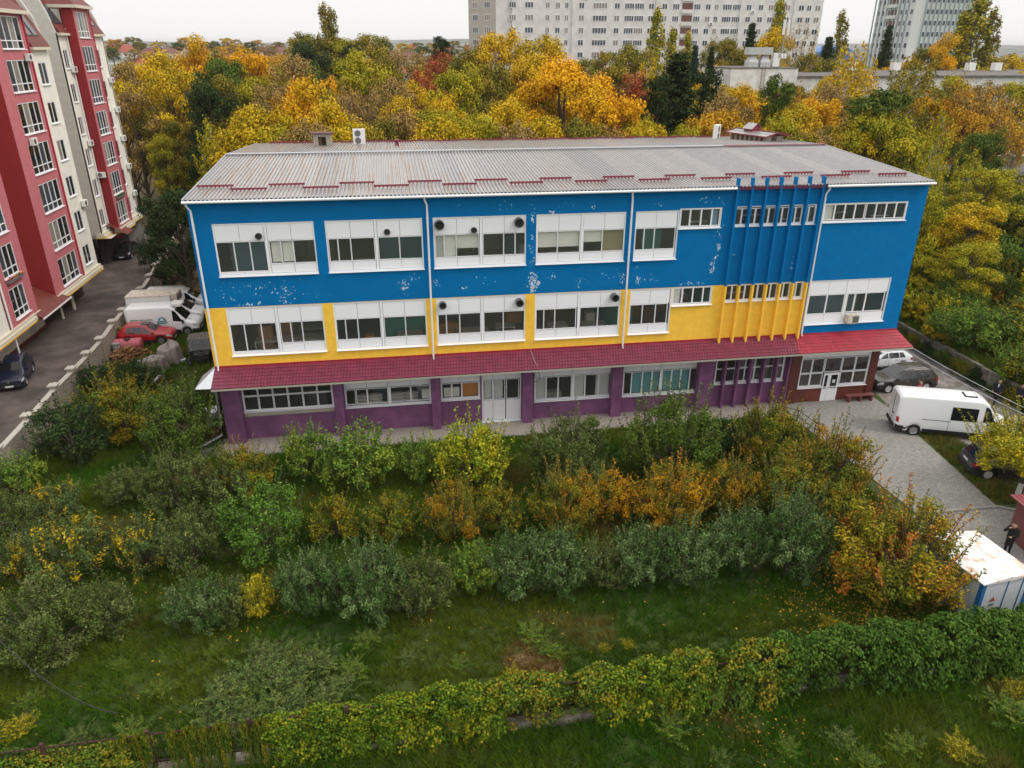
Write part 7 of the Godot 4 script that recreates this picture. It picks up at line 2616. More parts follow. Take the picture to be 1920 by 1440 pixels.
# pine: rough crown of flat needle pads; 13 m high, 3.6 m in radius
func pine(seed_: int, cols: Array) -> Dictionary:
	var r := RandomNumberGenerator.new()
	r.seed = seed_
	var b := MB.new()
	b.use_c = true
	var t := MB.new()
	t.tube([Vector3(0, -0.3, 0), Vector3(0.15, 5, 0), Vector3(0, 9.0, 0.1), Vector3(0, 12.4, 0)], [0.28, 0.22, 0.14, 0.03], 7, false)
	for i in 58:
		var f := (i + 0.5) / 58.0
		var y := lerpf(2.2, 12.8, f)
		var a := i * 2.39996 + r.randf_range(-0.4, 0.4)
		var rr := 3.6 * pow(1.0 - f * 0.86, 0.6) * r.randf_range(0.35, 1.0)
		var e := Vector3(cos(a) * rr, y + r.randf_range(-0.2, 0.3), sin(a) * rr)
		limb(t, r, Vector3(0, maxf(1.5, y - 0.5), 0), e, 0.06, 0.015, 4)
		for k in 3:
			clump(b, r, e + Vector3(r.randfn() * 0.5, r.randfn() * 0.15, r.randfn() * 0.5), Vector3(0.72, 0.36, 0.72), 60, 0.36, 0.30, cols, -0.2, 0.8)
	return {"crown": b.mesh(), "trunk": t.mesh(), "h": 13.0, "r": 3.6, "bark": M.bark}

func twigs(t: MB, tips: Array, r: RandomNumberGenerator, a: Vector3, d: Vector3, l: float, rad: float, depth: int) -> void:
	var e := a + d * l
	limb(t, r, a, e, rad, rad * 0.6, 5 if depth > 2 else 3)
	if depth == 0:
		tips.append(e)
		return
	var n := 3 if depth > 1 else 4
	for i in n:
		var q := (d + rdir(r) * 0.62 + Vector3(0, 0.12, 0)).normalized()
		twigs(t, tips, r, a.lerp(e, r.randf_range(0.55, 1.0)), q, l * r.randf_range(0.6, 0.85), rad * 0.55, depth - 1)

# nearly bare tree with a few leaves left: about 12 m high
func bare(seed_: int, cols: Array, leaves: int) -> Dictionary:
	var r := RandomNumberGenerator.new()
	r.seed = seed_
	var t := MB.new()
	var b := MB.new()
	b.use_c = true
	var tips := []
	t.tube([Vector3(0, -0.3, 0), Vector3(0, 3.0, 0)], [0.24, 0.18], 7, false)
	for i in 5:
		var a := TAU * i / 5.0
		twigs(t, tips, r, Vector3(0, 1.6 + 0.35 * i, 0), Vector3(cos(a) * 0.62, 0.9, sin(a) * 0.62).normalized(), 3.2, 0.1, 4)
	for p in tips:
		if leaves > 0:
			clump(b, r, p, Vector3(0.45, 0.4, 0.45), leaves, 0.24, 0.6, cols)
	return {"crown": b.mesh() if leaves > 0 else null, "trunk": t.mesh(), "h": 11.5, "r": 4.4, "bark": M.bark_grey}

# orchard bush: 2.8 m high, 1.5 m in radius; shoots makes upright whips of leaves
func bush(seed_: int, cols: Array, size := 0.13, wid := 0.5, shoots := 40, dense := 1.0) -> Dictionary:
	var r := RandomNumberGenerator.new()
	r.seed = seed_
	var b := MB.new()
	b.use_c = true
	var t := MB.new()
	t.tube([Vector3(0, -0.1, 0), Vector3(0.02, 0.5, 0), Vector3(0, 1.0, 0.02)], [0.07, 0.055, 0.04], 6, false)
	for i in 15:
		var a := i * 2.39996 + r.randf_range(-0.5, 0.5)
		var f := (i + 0.5) / 15.0
		var w := sqrt(1.0 - pow(f * 1.7 - 0.85, 2.0) * 0.9) * r.randf_range(0.55, 1.12)
		var c := Vector3(cos(a) * w, 0.5 + 1.45 * f + r.randf_range(-0.12, 0.12), sin(a) * w)
		limb(t, r, Vector3(0, 0.3 + 0.45 * f, 0), c, 0.032, 0.012, 4)
		var lc := [cols[r.randi() % cols.size()], cols[r.randi() % cols.size()], cols[r.randi() % cols.size()]]
		var lr := r.randf_range(0.26, 0.46)
		for k in 8:
			var q := c + rdir(r) * lr * r.randf_range(0.4, 1.2)
			limb(t, r, c, q, 0.012, 0.005, 3)
			clump(b, r, q, Vector3(0.2, 0.2, 0.2) * r.randf_range(0.7, 1.25), int(38 * dense), size, wid, lc, 0.0, 0.5, 0.6, 0.42)  # wide tone spread puts leaf highlights, sheen and shade into the colour
	for i in shoots + 24:
		var a := r.randf() * TAU
		var q := sqrt(r.randf())
		var base := Vector3(cos(a) * q * 1.15, 0.9 + 1.0 * (1.0 - q * q), sin(a) * q * 1.15)
		var d := Vector3(cos(a) * q * 0.45, 1.0, sin(a) * q * 0.45) + rdir(r) * 0.22
		var l := r.randf_range(0.35, 1.05)
		t.tube([base - d * 0.2, base + d * l], [0.012, 0.004], 3, false)
		var k: Color = cols[r.randi() % cols.size()]
		var n := int(24.0 * l * 0.1 / size * 1.1) + 4
		for j in n:
			var p := base + d * l * (j + 0.5) / n
			var side := Vector3(r.randfn(), 0.5, r.randfn()).normalized()
			var nn := (side.cross(rdir(r)).normalized() + Vector3(0, 0.5, 0))
			nn = (nn - side * nn.dot(side)).normalized()
			var m := r.randf_range(0.6, 1.5)  # shoot leaves likewise: painted bright and dark for sheen and shade
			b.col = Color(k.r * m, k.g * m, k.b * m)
			leaf(b, p + side * size * 0.5, nn, side, size * r.randf_range(0.8, 1.3), size * wid)
	return {"crown": b.mesh(), "trunk": t.mesh(), "h": 3.05, "r": 1.5, "bark": M.bark}

# low feathery sprays
func sprays(seed_: int, cols: Array) -> Dictionary:
	var r := RandomNumberGenerator.new()
	r.seed = seed_
	var b := MB.new()
	b.use_c = true
	var t := MB.new()
	t.tube([Vector3(0, -0.1, 0), Vector3(0, 0.25, 0)], [0.04, 0.03], 5, false)
	for i in 90:
		var a := r.randf() * TAU
		var d := Vector3(cos(a), r.randf_range(0.3, 2.2), sin(a)).normalized()
		var root := Vector3(r.randfn() * 0.22, 0.05, r.randfn() * 0.22)
		var l := r.randf_range(0.45, 1.1)
		var side := d.cross(Vector3.UP).normalized()
		t.tube([root, root + d * l], [0.009, 0.003], 3, false)
		var k: Color = cols[r.randi() % cols.size()]
		for j in 34:
			var f := (j + 0.5) / 34.0
			var p := root + d * l * f + Vector3(0, -0.2 * f * f, 0)
			var s := side * (1.0 if j % 2 else -1.0)
			var tt := (s + d * 0.7 + rdir(r) * 0.6).normalized()
			var nn := (Vector3.UP + rdir(r) * 0.8)
			nn = (nn - tt * nn.dot(tt)).normalized()
			var m := r.randf_range(0.6, 1.35)
			b.col = Color(k.r * m, k.g * m, k.b * m)
			var ll := 0.15 * sin(PI * (0.1 + 0.85 * f)) * r.randf_range(0.6, 1.2)
			leaf(b, p + tt * ll * 0.5, nn, tt, ll, 0.03)
	return {"crown": b.mesh(), "trunk": t.mesh(), "h": 1.0, "r": 1.1, "bark": M.bark}

func make_plants() -> void:
	for k in ["yellow", "gold", "yellowgreen", "olive", "green", "dark", "rust", "tan", "red"]:
		for i in (3 if k in ["yellow", "gold", "olive", "yellowgreen"] else 1):
			PM["round_%s_%d" % [k, i]] = broadleaf(100 + i * 17 + k.hash() % 1000, PAL[k], 0.95 if k == "tan" or k == "red" else 1.2)
	PM["round_gold_3"] = broadleaf(77, PAL.gold, 2.4, 0.17)
	for k in ["yellowgreen", "yellow", "olive", "green"]:
		PM["loose_%s_0" % k] = drooping(200 + k.hash() % 1000, PAL[k], M.bark_pale)
	for k in ["yellowgreen", "olive"]:
		PM["poplar_%s_0" % k] = columnar(300 + k.hash() % 1000, PAL[k])
	for k in ["dark", "blue"]:
		PM["spruce_%s_0" % k] = spruce(400 + k.hash() % 1000, PAL[k])
	for k in ["dark", "green"]:
		PM["pine_%s_0" % k] = pine(500 + k.hash() % 1000, PAL[k])
	PM["bare_tan_0"] = bare(601, PAL.tan, 5)
	PM["bare_rust_0"] = bare(602, PAL.rust, 9)
	PM["bare_grey_0"] = bare(603, PAL.tan, 0)
	for k in ["sage", "greysage", "lime", "leafy", "moss", "orangemix", "orange", "olivemix", "cherry", "sageyellow", "green", "dark", "yellow", "yellowgreen"]:
		for i in 2:
			var up: int = {"sage": 70, "greysage": 46, "sageyellow": 50, "leafy": 50, "lime": 46, "moss": 0}.get(k, 22)
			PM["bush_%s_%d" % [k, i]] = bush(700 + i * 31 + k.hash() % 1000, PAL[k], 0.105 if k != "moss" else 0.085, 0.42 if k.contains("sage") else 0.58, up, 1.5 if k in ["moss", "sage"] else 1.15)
	for k in ["cherry", "yellowgreen", "green", "orange", "orangemix", "greysage", "sage", "olivemix"]:
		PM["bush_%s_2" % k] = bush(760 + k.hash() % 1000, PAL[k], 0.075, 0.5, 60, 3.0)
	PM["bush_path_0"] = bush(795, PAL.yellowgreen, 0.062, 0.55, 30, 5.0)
	for i in 2:
		PM["spray_juniper_%d" % i] = sprays(800 + i, PAL.juniper)
	PM["spray_leafy_0"] = sprays(810, PAL.leafy)
	PM["spray_yellow_0"] = sprays(811, PAL.yellowgreen)
	for f in flower_spots:
		var b := MB.new()
		b.use_c = true
		var r := RandomNumberGenerator.new()
		r.seed = 3
		for k in 6:
			clump(b, r, Vector3(0.16, 0.26, -1.0 + 0.4 * k), Vector3(0.16, 0.14, 0.2), 60, 0.09, 0.8, [Color(0.6, 0.2, 0.01), Color(0.25, 0.04, 0.2), Color(0.06, 0.1, 0.02)] if f == flower_spots[0] else PAL.green)
		part(f, "flowers", b.mesh(), M.leaf)

func plant(called: String, key: String, label: String, cat: String, at: Vector3, h: float, rad: float, turn: float, group: String) -> Node3D:
	var pm: Dictionary = PM[key]
	var o := thing(called, label, cat, at, turn, group)
	var s := Vector3(rad / pm.r, h / pm.h, rad / pm.r)
	if pm.crown:
		part(o, "crown", pm.crown, M.leaf).scale = s
	part(o, "trunk", pm.trunk, pm.bark).scale = s
	return o

const SAY := {"yellow": "yellow", "gold": "orange-gold", "yellowgreen": "yellow-green", "olive": "olive", "green": "green", "dark": "dark green", "rust": "rusty orange", "tan": "thinning tan", "red": "dull red", "blue": "bluish", "grey": "leafless grey"}

func tree_px(px: float, top: float, hw: float, z: float, kind: String, pal: String, v := 0, said := "") -> void:
	var p := on_z(px, top, z)
	var depth := (p - EYE).dot(-look.z)
	var rad := hw * depth / FOCAL
	var key := "%s_%s_%d" % [kind, pal, v]
	if not PM.has(key):
		key = "%s_%s_0" % [kind, pal]
	var h := maxf(p.y, 3.0)
	if kind == "round":
		rad *= 1.18
	rad = clampf(rad, h * (0.24 if kind == "round" else 0.1), h * 0.62)
	var nm: String = {"round": "broadleaf_tree", "loose": "birch_tree", "poplar": "poplar_tree", "spruce": "spruce_tree", "pine": "pine_tree", "bare": "bare_tree"}[kind]
	var what: String = {"round": "broad-crowned tree", "loose": "birch-like tree with drooping twigs", "poplar": "slim poplar", "spruce": "pointed spruce", "pine": "rough-crowned pine", "bare": "tree with bare branches"}[kind]
	var deep := "just behind the factory" if z > -50 else "in the middle of the wood" if z > -92 else "at the far edge of the wood"
	var label := said if said else "%s %s %s" % [SAY[pal], what, deep]
	plant(nm, key, label, "tree", Vector3(p.x, 0, z), h, rad, rng.randf() * TAU, "" if said else "trees in the wood behind the factory")

func trees_behind() -> void:
	var T := [
		[390, 222, 52, -33, "loose", "yellowgreen", 0, "yellow-green birch at the gable end of the factory roof"], [322, 350, 66, -28, "round", "dark", 0, "dark green tree overhanging the parked vans"], [285, 190, 40, -72, "round", "olive", 0], [330, 220, 36, -66, "round", "olive", 1], [305, 250, 30, -64, "round", "yellowgreen", 1], [290, 185, 18, -70, "bare", "tan", 0],
		[470, 192, 62, -36, "round", "yellow", 0], [555, 163, 66, -42, "round", "gold", 0], [612, 185, 46, -38, "round", "yellow", 1], [690, 205, 50, -40, "bare", "grey", 0], [745, 198, 50, -36, "round", "tan", 0], [818, 196, 56, -38, "round", "yellowgreen", 0], [880, 205, 46, -36, "round", "yellowgreen", 0], [945, 185, 60, -37, "round", "yellow", 1],
		[1060, 113, 108, -44, "round", "gold", 3, "huge bright orange-gold tree, tallest just behind the factory roof"], [1150, 162, 62, -38, "round", "gold", 2], [1215, 222, 30, -36, "round", "yellowgreen", 2], [995, 150, 60, -48, "round", "yellow", 2],
		[1275, 95, 110, -46, "spruce", "dark", 0, "broad dark spruce beside the huge orange-gold tree"], [1238, 140, 58, -42, "pine", "dark", 0], [1332, 128, 52, -50, "pine", "dark", 0], [1315, 175, 42, -36, "bare", "grey", 0], [1365, 165, 44, -42, "round", "tan", 0], [1408, 172, 44, -45, "round", "gold", 0], [1345, 200, 40, -36, "round", "rust", 0],
		[1460, 138, 50, -38, "pine", "green", 0, "fresh green pine behind the red roof hut"], [1530, 172, 52, -42, "round", "gold", 1], [1500, 190, 40, -38, "round", "yellow", 0], [1600, 80, 62, -62, "loose", "yellow", 0, "tall golden birch in front of the dark hall roof"], [1560, 150, 40, -58, "round", "tan", 0], [1625, 110, 50, -66, "loose", "yellow", 0],
		[1655, 165, 92, -33, "pine", "green", 0, "wide dark green pine overlooking the factory roof end"], [1735, 105, 82, -56, "loose", "olive", 0, "grey-green weeping tree against the white hall"], [1700, 130, 60, -52, "loose", "olive", 0], [1590, 215, 44, -33, "round", "olive", 0], [1772, 205, 44, -31, "loose", "yellowgreen", 0, "yellow birch with a pale trunk past the factory end"], [1752, 262, 44, -22, "loose", "yellowgreen", 0, "yellow-green birch close against the factory end wall"], [1722, 330, 40, -16, "round", "yellowgreen", 0],
		[1868, 125, 66, -50, "bare", "rust", 0, "large rusty half-bare tree in front of the long hall"], [1905, 190, 55, -40, "bare", "rust", 0], [1825, 160, 50, -58, "round", "tan", 0], [1850, 238, 40, -38, "round", "green", 0], [1820, 200, 40, -48, "round", "rust", 0],
		[1690, 140, 60, -74, "loose", "olive", 0], [1790, 140, 60, -76, "round", "yellowgreen", 1], [1850, 150, 55, -72, "round", "tan", 0], [1905, 145, 55, -74, "round", "yellowgreen", 0], [1560, 140, 44, -74, "round", "yellow", 0], [1520, 150, 40, -72, "bare", "rust", 0], [1650, 210, 50, -30, "round", "yellowgreen", 2], [1830, 280, 40, -30, "loose", "yellowgreen", 0],
		[285, 96, 52, -82, "round", "yellow", 1], [228, 108, 42, -90, "round", "tan", 0], [360, 79, 44, -102, "round", "gold", 0, "rounded orange-gold tree standing out before the far suburb"], [412, 96, 30, -86, "round", "green", 0], [455, 84, 36, -92, "round", "gold", 2], [384, 148, 50, -62, "round", "dark", 0, "dark green tree among the yellow ones near the flats"], [312, 122, 56, -72, "round", "yellow", 0], [238, 160, 45, -70, "round", "tan", 0], [420, 140, 45, -72, "round", "olive", 2],
		[512, 150, 56, -68, "round", "tan", 0], [548, 96, 60, -86, "round", "tan", 0], [590, 118, 44, -70, "loose", "green", 0, "pale green birch between tan trees"], [662, 92, 64, -70, "round", "yellowgreen", 1], [706, 150, 44, -60, "bare", "tan", 0], [762, 118, 50, -76, "bare", "grey", 0], [815, 108, 36, -86, "round", "red", 0, "dull red tree among grey bare ones"], [852, 124, 46, -62, "round", "yellowgreen", 2], [905, 108, 58, -76, "round", "olive", 0], [735, 140, 44, -66, "round", "tan", 0], [640, 150, 50, -58, "bare", "tan", 0],
		[938, 58, 58, -96, "round", "yellow", 2], [1022, 62, 56, -92, "round", "yellow", 0], [985, 100, 50, -78, "round", "yellow", 1], [888, 84, 42, -104, "round", "olive", 2], [1132, 88, 52, -96, "round", "olive", 0], [1186, 76, 54, -102, "round", "olive", 1], [1100, 126, 48, -74, "round", "tan", 0], [1186, 146, 28, -58, "round", "red", 0, "small red tree showing behind the huge orange-gold one"], [1215, 110, 40, -76, "loose", "yellow", 0],
		[1234, 14, 20, -118, "poplar", "yellowgreen", 0], [1262, 52, 18, -122, "poplar", "yellowgreen", 0], [1292, 60, 18, -124, "poplar", "yellowgreen", 0], [1305, 82, 32, -88, "spruce", "blue", 0, "bluish spruce before the pale high-rise"], [1336, 84, 28, -88, "spruce", "dark", 0], [1412, 40, 38, -132, "spruce", "dark", 0], [1388, 82, 40, -122, "round", "olive", 0], [1466, -4, 22, -150, "poplar", "yellowgreen", 0], [1452, 50, 34, -128, "round", "yellow", 1], [1516, 34, 24, -116, "bare", "tan", 0], [1556, 66, 42, -118, "spruce", "dark", 0], [1582, 20, 15, -128, "poplar", "olive", 0], [1360, 70, 36, -126, "round", "olive", 2], [1530, 92, 36, -112, "round", "olive", 0],
		[1670, 44, 36, -126, "spruce", "dark", 0, "dark spruce in front of the white office tower"], [1840, -6, 50, -132, "poplar", "yellowgreen", 0, "broad tall poplar beside the white office tower"], [1812, 20, 30, -134, "poplar", "yellowgreen", 0], [1868, 14, 28, -130, "poplar", "olive", 0], [1765, 72, 34, -124, "round", "gold", 0], [1745, 84, 24, -126, "round", "olive", 1],
		[606, 6, 11, -152, "poplar", "olive", 0], [619, 14, 12, -154, "poplar", "olive", 0], [582, 56, 56, -150, "round", "olive", 1], [680, 56, 56, -156, "round", "olive", 0], [630, 64, 50, -154, "round", "yellowgreen", 0], [572, 76, 28, -140, "round", "dark", 0], [660, 82, 26, -142, "pine", "dark", 0], [825, 68, 34, -130, "pine", "dark", 0], [795, 92, 30, -128, "round", "tan", 0], [745, 92, 42, -120, "round", "tan", 0], [720, 105, 40, -110, "round", "olive", 2], [855, 96, 34, -124, "round", "olive", 0], [520, 96, 36, -128, "round", "rust", 0], [480, 108, 34, -112, "round", "tan", 0],
	]
	for q in T:
		tree_px(q[0], q[1], q[2], q[3], q[4], q[5], q[6], q[7] if q.size() > 7 else "")
	# fill: lower trees between them
	var kinds := [["round", "yellow"], ["round", "tan"], ["round", "gold"], ["round", "yellowgreen"], ["bare", "tan"], ["round", "olive"], ["round", "yellow"]]
	for i in 62:
		var px := 215.0 + 1720.0 * fposmod(i * 0.618034, 1.0)
		var z := -46.0 - 100.0 * fposmod(i * 0.7548777, 1.0)
		if px < 340.0:
			z = minf(z, -74.0)
		var low := lerpf(178.0, 104.0, clampf((-z - 46.0) / 80.0, 0.0, 1.0))
		var q: Array = kinds[i % kinds.size()]
		tree_px(px, low + rng.randf_range(-8, 18), rng.randf_range(38, 58), z, q[0], q[1], i % 3)
	# underwood right behind the roof and on the sides
	for i in 26:
		var px := 440.0 + 1360.0 * fposmod(i * 0.618034 + 0.3, 1.0)
		var q: Array = [["round", "yellow"], ["round", "yellowgreen"], ["bare", "grey"], ["round", "yellow"], ["round", "olive"], ["round", "tan"]][i % 6]
		tree_px(px, rng.randf_range(212, 240), rng.randf_range(34, 46), rng.randf_range(-34, -31), q[0], q[1], i % 3)
	# trees before the far suburb
	for i in 130:
		var z := -180.0 - 400.0 * pow(fposmod(i * 0.7548777, 1.0), 1.2)
		var x := on_z(200.0 + 720.0 * fposmod(i * 0.618034, 1.0), 95, z).x
		var h := rng.randf_range(7, 12)
		var q: Array = [["olive", "olive"], ["tan", "thinning tan"], ["yellow", "yellow"], ["rust", "rusty"], ["green", "green"]][i % 5]
		plant("broadleaf_tree", "round_%s_0" % q[0], "%s tree among the far suburban houses" % q[1], "tree", Vector3(x, hill_h(x, z) - 0.2, z), h, h * 0.5, rng.randf() * TAU, "trees of the far suburb")

func slope_plants() -> void:
	var pals := ["green", "leafy", "yellow", "yellowgreen", "olivemix", "leafy", "yellow", "leafy", "orange", "yellowgreen", "orangemix"]
	var says := {"green": "green", "dark": "dark green", "leafy": "fresh green", "yellowgreen": "yellow-green", "olivemix": "olive", "yellow": "bright yellow", "orange": "orange", "orangemix": "orange-tinged"}
	for i in 15:
		var z := 4.0 - i * 1.7 + rng.randf_range(-0.7, 0.7)
		plant("wall_plant", "bush_%s_%d" % [["dark", "olivemix", "green"][i % 3], i % 2], "low %s plant at the foot of the retaining wall" % ["dark", "olive", "green"][i % 3], "shrub", Vector3(51.25, 0.05, z), rng.randf_range(0.3, 1.7), rng.randf_range(0.3, 0.9), rng.randf() * TAU, "plants along the retaining wall")
	for i in 290:
		var x := 52.0 + 34.0 * pow(fposmod(i * 0.618034, 1.0), 1.35)
		var z := 9.0 - 44.0 * fposmod(i * 0.7548777, 1.0)
		var k: String = pals[i % pals.size()]
		if x > 80 and z > -10:
			continue
		var h := rng.randf_range(1.4, 3.4) * (1.2 if k != "orange" and k != "yellow" else 0.85)
		plant("bank_shrub", "bush_%s_%d" % [k, i % 2], "%s shrub on the bank above the retaining wall" % says[k], "shrub", Vector3(x, slope_h(x, z) - 0.1, z), h, h * rng.randf_range(0.55, 0.75), rng.randf() * TAU, "shrubs on the bank")
	for q in [[55, -14, "yellowgreen", 5.0], [57, -22, "olive", 7.5], [54.5, -20, "yellowgreen", 7.5], [72, -18, "yellow", 6.0], [57, -11, "yellowgreen", 6.5], [61, -17, "yellow", 7.5], [66, -22, "yellowgreen", 8.5], [78, -20, "yellowgreen", 8.0], [84, -24, "rust", 8.0]]:
		plant("broadleaf_tree", "round_%s_0" % q[2], "%s young tree rising from the bank shrubs" % SAY[q[2]], "tree", Vector3(q[0], slope_h(q[0], q[1]) - 0.1, q[1]), q[3], q[3] * 0.42, rng.randf() * TAU, "young trees on the bank")

func bush_px(px: float, py: float, hw: float, pal: String, hf: float, v: int, said: String, group := "") -> void:
	var p := on_ground(px, py, 1.2)
	var depth := (p - EYE).dot(-look.z)
	var rad := 1.1 * hw * depth / FOCAL
	var h := 2.0 * rad * hf * 1.08
	p = on_ground(px, py, h * 0.5)
	if rad > 1.75 and PM.has("bush_%s_2" % pal):
		v = 2
	plant("orchard_tree" if h > 2.2 else "orchard_bush", "bush_%s_%d" % [pal, v], said, "tree" if h > 2.2 else "bush", Vector3(p.x, 0, p.z), h, rad, rng.randf() * TAU, group)

func garden() -> void:
	var G := [
		[452, 872, 58, "olivemix", 0.9, 0, "mixed green and yellow bush below the purple corner"], [575, 842, 52, "leafy", 1.05, 0, "fresh green upright bush before the first purple pillars"], [672, 852, 68, "leafy", 0.95, 1, "wide fresh green bush before the purple wall"], [785, 858, 46, "leafy", 1.0, 0, "small fresh green bush beside the lime one"], [882, 842, 72, "lime", 1.0, 0, "bright lime-yellow bush before the white ground-floor door"], [1072, 838, 80, "greysage", 0.9, 0, "grey-green bush before the third purple pillar"], [1262, 806, 88, "green", 1.0, 1, "tall dark green fruit tree before the teal-blinded windows"], [1450, 806, 70, "olivemix", 1.0, 0, "olive and orange tree by the purple fins"], [1562, 862, 80, "orangemix", 0.95, 1, "olive-orange tree leaning toward the sett path"], [1360, 815, 44, "dark", 0.8, 0, "low dark bush between the fruit tree and the fins"],
		[492, 958, 80, "moss", 1.05, 0, "dense round moss-green bush standing out in the orchard"], [418, 905, 50, "greysage", 1.0, 1, "dull green bush beside the round moss-green one"], [626, 965, 50, "olivemix", 0.95, 1, "dull olive bush past the moss-green one"], [732, 965, 54, "olivemix", 0.95, 0, "yellowing olive bush in the second row"], [850, 952, 60, "orangemix", 1.0, 0, "orange and olive bush in the second row"], [935, 948, 48, "olivemix", 1.0, 1, "brown-olive bush between two orange ones"], [1062, 930, 66, "orangemix", 1.05, 1, "tall orange-olive tree in the second row"], [1150, 922, 54, "orange", 1.0, 0, "small orange tree in the second row"], [1268, 922, 74, "orange", 0.95, 1, "widest bright orange tree in the orchard"], [1372, 905, 60, "orangemix", 1.0, 0, "orange-tinged olive tree beside the widest orange one"], [1482, 905, 70, "olivemix", 1.0, 0, "olive tree with orange tips near the path kerb"], [1582, 955, 58, "olivemix", 1.0, 1, "olive bush below the leaning path tree"],
		[582, 1080, 68, "sage", 1.0, 0, ""], [690, 1078, 78, "sage", 1.0, 1, ""], [790, 1085, 64, "greysage", 1.0, 0, ""], [888, 1062, 52, "leafy", 1.0, 1, "greener bush within the grey-green hedge row"], [968, 1052, 64, "sage", 1.05, 0, ""], [1050, 1046, 64, "sage", 1.1, 1, ""], [1130, 1052, 54, "greysage", 1.0, 1, ""], [1202, 1036, 60, "sage", 1.05, 0, ""], [1290, 1030, 64, "sage", 1.1, 1, ""], [1390, 1006, 60, "sage", 1.1, 0, ""], [1490, 986, 74, "sage", 1.2, 1, "tallest grey-green tree, ending the hedge row"],
		[1690, 1022, 118, "cherry", 0.88, 0, "spreading cherry tree turning red and orange beside the kiosk"], [1650, 985, 60, "cherry", 1.0, 1, "smaller red-tinged cherry tree behind the spreading one"],
		[14, 1045, 44, "sageyellow", 1.1, 0, ""], [130, 1022, 76, "sageyellow", 0.95, 1, ""], [266, 1012, 58, "sageyellow", 1.05, 0, "bush with a bright yellow patch in the open orchard"], [358, 1004, 62, "greysage", 1.05, 1, ""], [82, 1152, 100, "greysage", 0.8, 0, "very wide grey-green bush at the orchard corner"], [200, 1135, 58, "greysage", 0.95, 1, ""], [366, 1126, 58, "sage", 1.05, 0, ""], [428, 1122, 50, "greysage", 1.0, 0, ""], [482, 1112, 40, "yellowgreen", 1.2, 0, "slender yellowish sapling between grey-green bushes"],
		[100, 935, 52, "sageyellow", 0.8, 0, "low half-yellow bush in the open orchard"], [325, 895, 66, "greysage", 1.0, 1, ""], [232, 905, 50, "greysage", 0.7, 0, ""], [334, 778, 74, "green", 1.0, 0, "tall dark green bush beside the galvanised canopy end"], [372, 735, 46, "green", 1.0, 1, "dark green bush against the factory corner"], [222, 752, 76, "olivemix", 0.8, 1, "olive-yellow bush in the shade of the boundary wall"], [128, 800, 72, "dark", 0.85, 1, "dark bush against the boundary wall"], [250, 700, 56, "dark", 0.5, 0, "low dark thicket below the firewood heap"], [32, 885, 48, "leafy", 0.85, 1, "fresh green bush at the foot of the boundary wall"], [180, 705, 44, "dark", 0.6, 1, "low thicket along the boundary wall"], [15, 960, 55, "greysage", 0.9, 0, ""], [60, 1010, 40, "greysage", 0.9, 1, ""],
		[222, 624, 15, "yellowgreen", 1.0, 0, "small yellow-green bush behind the red car"],
	]
	var rows := G.duplicate()
	rows.reverse()
	var row_n := 0
	for q in rows:
		var said: String = q[6]
		var gr := ""
		if said == "" and q[3] in ["sage", "greysage"] and q[0] > 500:
			said = "%s grey-green hedge-row bush counted from the tallest end tree" % ["second", "third", "fourth", "fifth", "sixth", "seventh", "ninth", "tenth", "eleventh"][row_n]
			row_n += 1
			gr = "grey-green hedge row"
		elif said == "":
			said = {"sage": "silvery grey-green bush in the close hedge row", "greysage": "dull grey-green bush of the orchard rows", "sageyellow": "grey-green bush with yellowing leaves"}[q[3]]
			gr = "grey-green orchard bushes"
		bush_px(q[0], q[1], q[2], q[3], q[4], q[5], said, gr)
	# dark shrubs along the drive's far end
	for q in [[280, 470, 26], [318, 500, 32], [352, 470, 34], [300, 420, 30]]:
		bush_px(q[0], q[1], q[2], "dark", 1.2, 0, "dark shrub between the vans and the boundary wall", "dark shrubs by the vans")
	# tree with a whitewashed trunk by the path
	var c := Vector3(42.5, 0, 12.8)
	var o := plant("path_tree", "bush_path_0", "yellow-green tree with a whitewashed trunk beside the sett path", "tree", Vector3(c.x, 1.2, c.z), 5.0, 3.5, 0.4, "")
	var b := MB.new()
	b.tube([Vector3(0, -1.2, 0), Vector3(0.02, -0.2, 0), Vector3(0, 0.4, 0)], [0.16, 0.13, 0.11], 10)
	part(o, "whitewashed_trunk", b.mesh(), M.ac_white)
	# juniper-like sprays and small weeds of the open grass
	var r := RandomNumberGenerator.new()
	r.seed = 91
